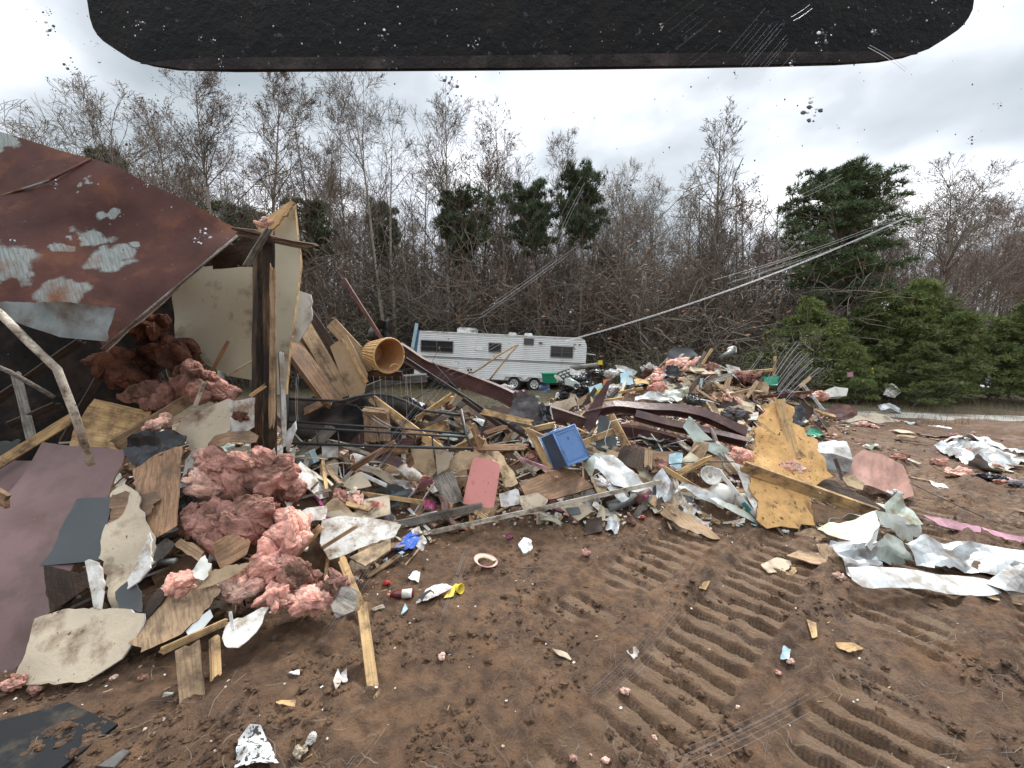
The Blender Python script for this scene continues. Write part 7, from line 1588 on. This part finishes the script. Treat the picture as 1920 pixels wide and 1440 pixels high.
KINDS = [
 ('wood_plank', 'plank', 'splintered plank', [vplank(300 + k) for k in range(9)], ['pine_wood', 'pine_wood', 'tan_wood', 'tan_wood', 'grey_wood', 'pale_wood', 'dark_wood'], 280),
 ('board_shard', 'board', 'torn board', [vshard(320 + k) for k in range(16)], ['drywall_white', 'drywall_white', 'paper_tan', 'paper_tan', 'particle_board', 'veneer', 'cream_panel', 'cardboard', 'dark_wood', 'tan_wood'], 296),
 ('siding_scrap', 'siding', 'crumpled siding scrap', [vcrump(340 + k) for k in range(8)], ['white_siding', 'white_siding', 'silver_metal', 'pale_green', 'grey_metal', 'rust_red'], 64),
 ('insulation_tuft', 'insulation', 'insulation tuft', [vfluff(350 + k) for k in range(6)], ['insulation_salmon', 'insulation_pink', 'insulation_mauve', 'insulation_mauve', 'insulation_brown'], 84),
 ('cloth_rag', 'rag', 'crumpled rag', [vcrump(360 + k) for k in range(3)], ['white_cloth', 'white_cloth', 'black_plastic', 'grey_cloth', 'pink_cloth', 'light_blue', 'magenta_cloth', 'slate_panel'], 46),
 ('thin_lath', 'lath', 'narrow lath', [vlath(380 + k) for k in range(6)], ['pine_wood', 'pale_wood', 'white_siding', 'tan_wood', 'veneer'], 190),
 ('metal_rod', 'rod', 'bent rod', [vpipe(370 + k) for k in range(4)], ['grey_metal', 'pale_wood', 'black_plastic', 'rust_red'], 26)]
for nm, cat, word, meshes, ms, cnt in KINDS:
    for me_ in meshes:
        me_.materials.append(M[ms[0]]); me_.materials.append(M[ms[0]])
srr = random.Random(2024)
ZONES = [(-4.4, -1.5, 2.95, 4.6, 1.8),(-6, -3.2, 4.3, 5.8, .8),(-2.5, -.3, 5.2, 7.4, 3),  # (x0,x1,y0,y1,weight) world boxes on the heap
    (-1.3, 0.6, 4.6, 7.0, 4), (.4, 2.4, 4.9, 7.4, 4), (2.0, 4.2, 4.9, 7.6, 3), (2.0, 7.6, 8.6, 11.8, 6), (-2.6, -.8, 3.9, 6.2, 2.2), (-4.5, -1.8, 3.3, 5.2, 1.6), (4.0, 7.0, 7.0, 9.5, 1.6), (-.5, 2.2, 7.0, 10.5, 1.0), (1.0, 3.4, 11.6, 13.5, .6), (6.5, 9.0, 9.5, 13, 1.0)]
for nm, cat, word, meshes, ms, cnt in KINDS:
    seen = {}
    for i in range(cnt):
        for _ in range(40):
            zx = srr.choices(ZONES, [z[4] for z in ZONES])[0]
            x = srr.uniform(zx[0], zx[1]); y = srr.uniform(zx[2], zx[3])
            sdv = float(foot_sd(np.array([x]), np.array([y]))[0])
            if sdv > -.05: break
        z = hz(x, y)
        far = 1 + max(0, y - 6) * .09
        sc = srr.uniform(.45, 1.1) * far * (.75 if y < 5.2 else 1)
        # slope normal
        dx = (hz(x + .15, y) - hz(x - .15, y)) / .3; dy = (hz(x, y + .15) - hz(x, y - .15)) / .3
        nrm = Vector((-dx, -dy, 1)).normalized()
        nrm = (nrm + Vector((srr.gauss(0, .38), srr.gauss(-.18, .38), 0))).normalized()
        tang = nrm.orthogonal().normalized(); tang = Matrix.Rotation(srr.uniform(0, 6.283), 3, nrm) @ tang
        m3 = Matrix((tang, nrm.cross(tang), nrm)).transposed().to_4x4()
        m3.translation = Vector((x, y, z + srr.uniform(.0, .17) * min(1, max(sdv, .1))+ (.03 if nm != 'insulation_tuft' else .04)))
        o = bpy.data.objects.new(nm, srr.choice(meshes)); C.objects.link(o)
        o.matrix_world = m3 @ Matrix.Diagonal((sc * srr.uniform(.8, 1.3), sc * srr.uniform(.7, 1.2), sc, 1))
        mm = srr.choice(ms)
        for sl in o.material_slots: sl.link = 'OBJECT'; sl.material = M[mm]
        size = 'small ' if sc < .7 else ('large ' if sc > 1.15 else '')
        lab = f"{size}{DESC[mm]} {word} {where(m3.translation)}"
        tag(o, lab, cat, word + 's scattered over the rubble')
for i in range(110):
    x = srr.uniform(4.4, 12.5); y = srr.uniform(5.4, 12.5)
    nm, cat, word, meshes, ms, cnt = srr.choice([KINDS[0], KINDS[1], KINDS[2], KINDS[3], KINDS[3], KINDS[4]])
    sc = srr.uniform(.35, .9)
    m3 = Matrix.Rotation(srr.uniform(0, 6.28), 4, 'Z') @ Matrix.Rotation(srr.gauss(0, .15), 4, 'X'); m3.translation = Vector((x, y, hz(x, y) + .03 * sc + .01))
    o = bpy.data.objects.new(nm, srr.choice(meshes)); C.objects.link(o); o.matrix_world = m3 @ Matrix.Diagonal((sc, sc, sc * .8, 1)); mm = srr.choice(ms)
    for sl in o.material_slots: sl.link = 'OBJECT'; sl.material = M[mm]
    tag(o, f"stray {DESC[mm]} {word} {where(m3.translation)}", cat, 'strays lying on the open mud')
# thin wood splinters, chips and crumbs between the pieces are part of the litter

# ================================================================== the machine's window header and the marks on its window
mk('visor_paint', (0.0015, 0.0015, 0.002), rough=.5, spec=.12, var=.3, scale=6, dirt=(.008, .006, .004), damt=.35, dscale=9, speck=(.05, .05, .055), spamt=.3, spscale=70, bump=.3, bscale=30, randv=0)
mk('visor_lip', (0.012, 0.007, 0.0065), spec=.15, rough=.5, var=.4, scale=10, dirt=(.06, .045, .04), damt=.3, dscale=14, speck=(.2, .2, .2), spamt=.15, spscale=90, randv=0)
mk('scratch', (0.42, 0.42, 0.43), rough=.5, var=.2, randv=0, bump=0)
mk('scratch_and_glint', (0.85, 0.86, 0.9), rough=.4, var=.1, randv=0, bump=0)
mk('grime', (0.10, 0.10, 0.11), rough=.6, var=.5, scale=50, randv=0, bump=0)
VY = .95
e = empty('cab_visor', P(1000, 60, VY), 'mud specked black metal visor with chamfered corners across the top of the view', 'visor')
def chaik(p):
    q = []
    for i in range(len(p)):
        a, b = p[i], p[(i + 1) % len(p)]; q += [(a[0] * .75 + b[0] * .25, a[1] * .75 + b[1] * .25), (a[0] * .25 + b[0] * .75, a[1] * .25 + b[1] * .75)]
    return q
out = [(140, -150), (163, 0), (170, 45), (186, 72), (215, 92), (256, 118), (350, 133), (700, 131), (1000, 129), (1400, 124), (1632, 118), (1725, 102), (1790, 62), (1812, 42), (1828, 10), (1840, -150)]
A = [P(a, b, VY) for a, b in chaik(out)]; n = len(A)
mb = MB(); Bk = [p + Vector((0, .012, .004)) for p in A]
mb.add(A + Bk, [tuple(range(n)), tuple(range(n, 2 * n))[::-1]] + [(i, i + n, (i + 1) % n + n, (i + 1) % n) for i in range(n)]); mb.build('visor_plate', 'visor_paint', e, mtx=Matrix())
lip = [(262, 118), (350, 130), (700, 128.5), (1000, 126.5), (1400, 121.5), (1632, 115.5), (1722, 100), (1640, 96), (1400, 98), (1000, 103), (700, 106), (380, 108)]
A = [P(a, b, VY - .004) for a, b in lip]; n = len(A); Bk = [p + Vector((0, .003, 0)) for p in A]
mb = MB(); mb.add(A + Bk, [tuple(range(n)), tuple(range(n, 2 * n))[::-1]] + [(i, i + n, (i + 1) % n + n, (i + 1) % n) for i in range(n)]); mb.build('lip', 'visor_lip', e, mtx=Matrix())
GY = .62     # the window pane stands here
G_ = lambda a, b: P(a, b, GY)
wnd = empty('cab_window', G_(960, 1300), 'scratched wet window of the cab, seen as water drops, smears and long wiper scratches', 'window')
grr = random.Random(77)
def scratch(pts, r, m_='scratch', n=3):
    mb = MB(); mb.tube([G_(*p) for p in pts], r, n, caps=False, smooth=False); return mb
def bundle(p0, p1, cnt, width, r, m_='scratch', bend=.03, spread=1.0, nm='scratches'):
    """a wiper scratch bundle: fine arcs side by side"""
    (x0, y0), (x1, y1) = p0, p1; dx, dy = x1 - x0, y1 - y0; L_ = math.hypot(dx, dy); nx, ny = -dy / L_, dx / L_
    mb = MB()
    for k in range(cnt):
        o_ = (k / max(1, cnt - 1) - .5) * width + grr.uniform(-1, 1) * width / cnt
        a, b_ = grr.uniform(0, .3), grr.uniform(.7, 1)
        if cnt < 3: a, b_ = 0, 1
        pts = []
        for j in range(9):
            t = a + (b_ - a) * j / 8; s = bend * L_ * 4 * t * (1 - t); w_ = o_ * (1 + (spread - 1) * t)
            pts.append((x0 + dx * t + nx * (s + w_), y0 + dy * t + ny * (s + w_)))
        mb.tube([G_(*p) for p in pts], r * grr.uniform(.6, 1.2), 3, caps=False, smooth=False)
    mb.build(nm, m_, wnd, mtx=Matrix())
bundle((1060, 640), (1700, 408), 2, 5, .00024, 'scratch_and_glint', bend=.022, nm='long_scratch')
bundle((1240, 560), (1760, 385), 4, 14, .00016, 'scratch', bend=.022)
bundle((1650, 422), (1935, 350), 1, 0, .0003, 'scratch', bend=.012, nm='long_scratch')
bundle((868, 612), (1105, 442), 4, 9, .00018, bend=.01); bundle((1030, 480), (1100, 330), 3, 16, .0002, bend=-.03)
bundle((640, 945), (845, 690), 8, 26, .00012, bend=.01); bundle((590, 1210), (735, 985), 9, 34, .00017, bend=.0)
bundle((1450, 740), (1520, 655), 14, 46, .0003, 'scratch', bend=-.03, spread=1.7); bundle((1110, 1310), (1290, 1120), 9, 44, .0001, bend=.03); bundle((1230, 1450), (1560, 1290), 7, 44, .0001, bend=.02)
bundle((1500, 370), (1580, 330), 2, 6, .0002, bend=.02); bundle((820, 1190), (880, 1020), 6, 14, .0002, 'scratch', bend=0); bundle((830, 700), (1000, 610), 5, 20, .00014, bend=.02)
bundle((1395, 128), (1470, 40), 12, 90, .00009, 'scratch', bend=0); bundle((1250, 90), (1340, 20), 8, 90, .00007, 'scratch', bend=0)
for (a, b) in (((1485, 35), (1520, 12)), ((1700, 130), (1630, 85)), ((1720, 300), (1748, 280)), ((1780, 300), (1815, 365)), ((560, 700), (558, 790)), ((700, 780), (735, 800)), ((765, 700), (770, 760)), ((1400, 700), (1430, 660))):
    bundle(a, b, 2, 5, .00025, grr.choice(['scratch', 'scratch_and_glint']), bend=.03)
for x in (700, 712, 722, 735, 750, 760, 790): bundle((x, 705), (x + 3, 760 + grr.uniform(-15, 30)), 1, 0, .0002, 'scratch', bend=0, nm='drip_streak')
# dried drops and specks on the glass
def drop(px, py, s, m_='grime', tall=1.3, nm='water_drop', cnt=16):
    mb = MB(); c = G_(px, py); q = s / F * GY
    for k in range(cnt):
        a = grr.uniform(0, 6.28); d = grr.random() ** .7
        p = c + Vector((math.cos(a) * q * d, 0, math.sin(a) * q * d * tall)); r = q * grr.choice([.04, .06, .09, .12, .2])
        V_, F_ = ico(1); mb.add([p + Vector((v.x * r * grr.uniform(.8, 1.6), v.y * r * .4, v.z * r)) for v in V_], F_, grr.choice([0, 0, 1]), True)  # pale beads are highlights painted into the drop
    mb.build(nm, [m_, 'scratch_and_glint'], wnd, mtx=Matrix())
for px, py, s in ((88, 25, 8), (92, 55, 12), (133, 125, 12), (186, 116, 4), (183, 85, 5), (845, 160, 14), (735, 188, 5), (1522, 205, 18), (1485, 115, 8), (1378, 140, 6), (1875, 200, 7), (1820, 265, 8), (1812, 330, 9), (262, 45, 9), (375, 72, 4), (400, 75, 5), (415, 118, 6), (718, 65, 9), (893, 80, 9), (1240, 50, 5), (1180, 345, 9), (1640, 60, 8), (1545, 75, 14), (765, 285, 7), (905, 364, 5), (895, 220, 4), (1020, 222, 4), (285, 145, 5), (600, 170, 6), (22, 450, 8), (105, 345, 7), (385, 440, 10), (370, 450, 8), (275, 345, 6),
                  (1540, 920, 5), (1108, 715, 8), (1070, 582, 6), (932, 566, 9), (1850, 720, 12), (1570, 240, 5), (1660, 575, 10), (1352, 210, 4)):
    drop(px, py, s)
mb = MB()
for k in range(420):
    px = grr.uniform(-40, 1960); py = grr.uniform(-20, 1460) if grr.random() < .3 else grr.uniform(-20, 560)
    c = G_(px, py); r = grr.choice([.0005, .0007, .0009, .0013]); V_, F_ = ico(0)
    mb.add([c + Vector((v.x * r, v.y * r * .4, v.z * r * grr.uniform(.7, 1.5))) for v in V_], F_, (1 if grr.random() < .85 else 0) if py < 128 else (0 if grr.random() < .85 else 1), True)
mb.build('dust_specks', ['grime', 'scratch'], wnd, mtx=Matrix(), kind='stuff')
fix_parents()
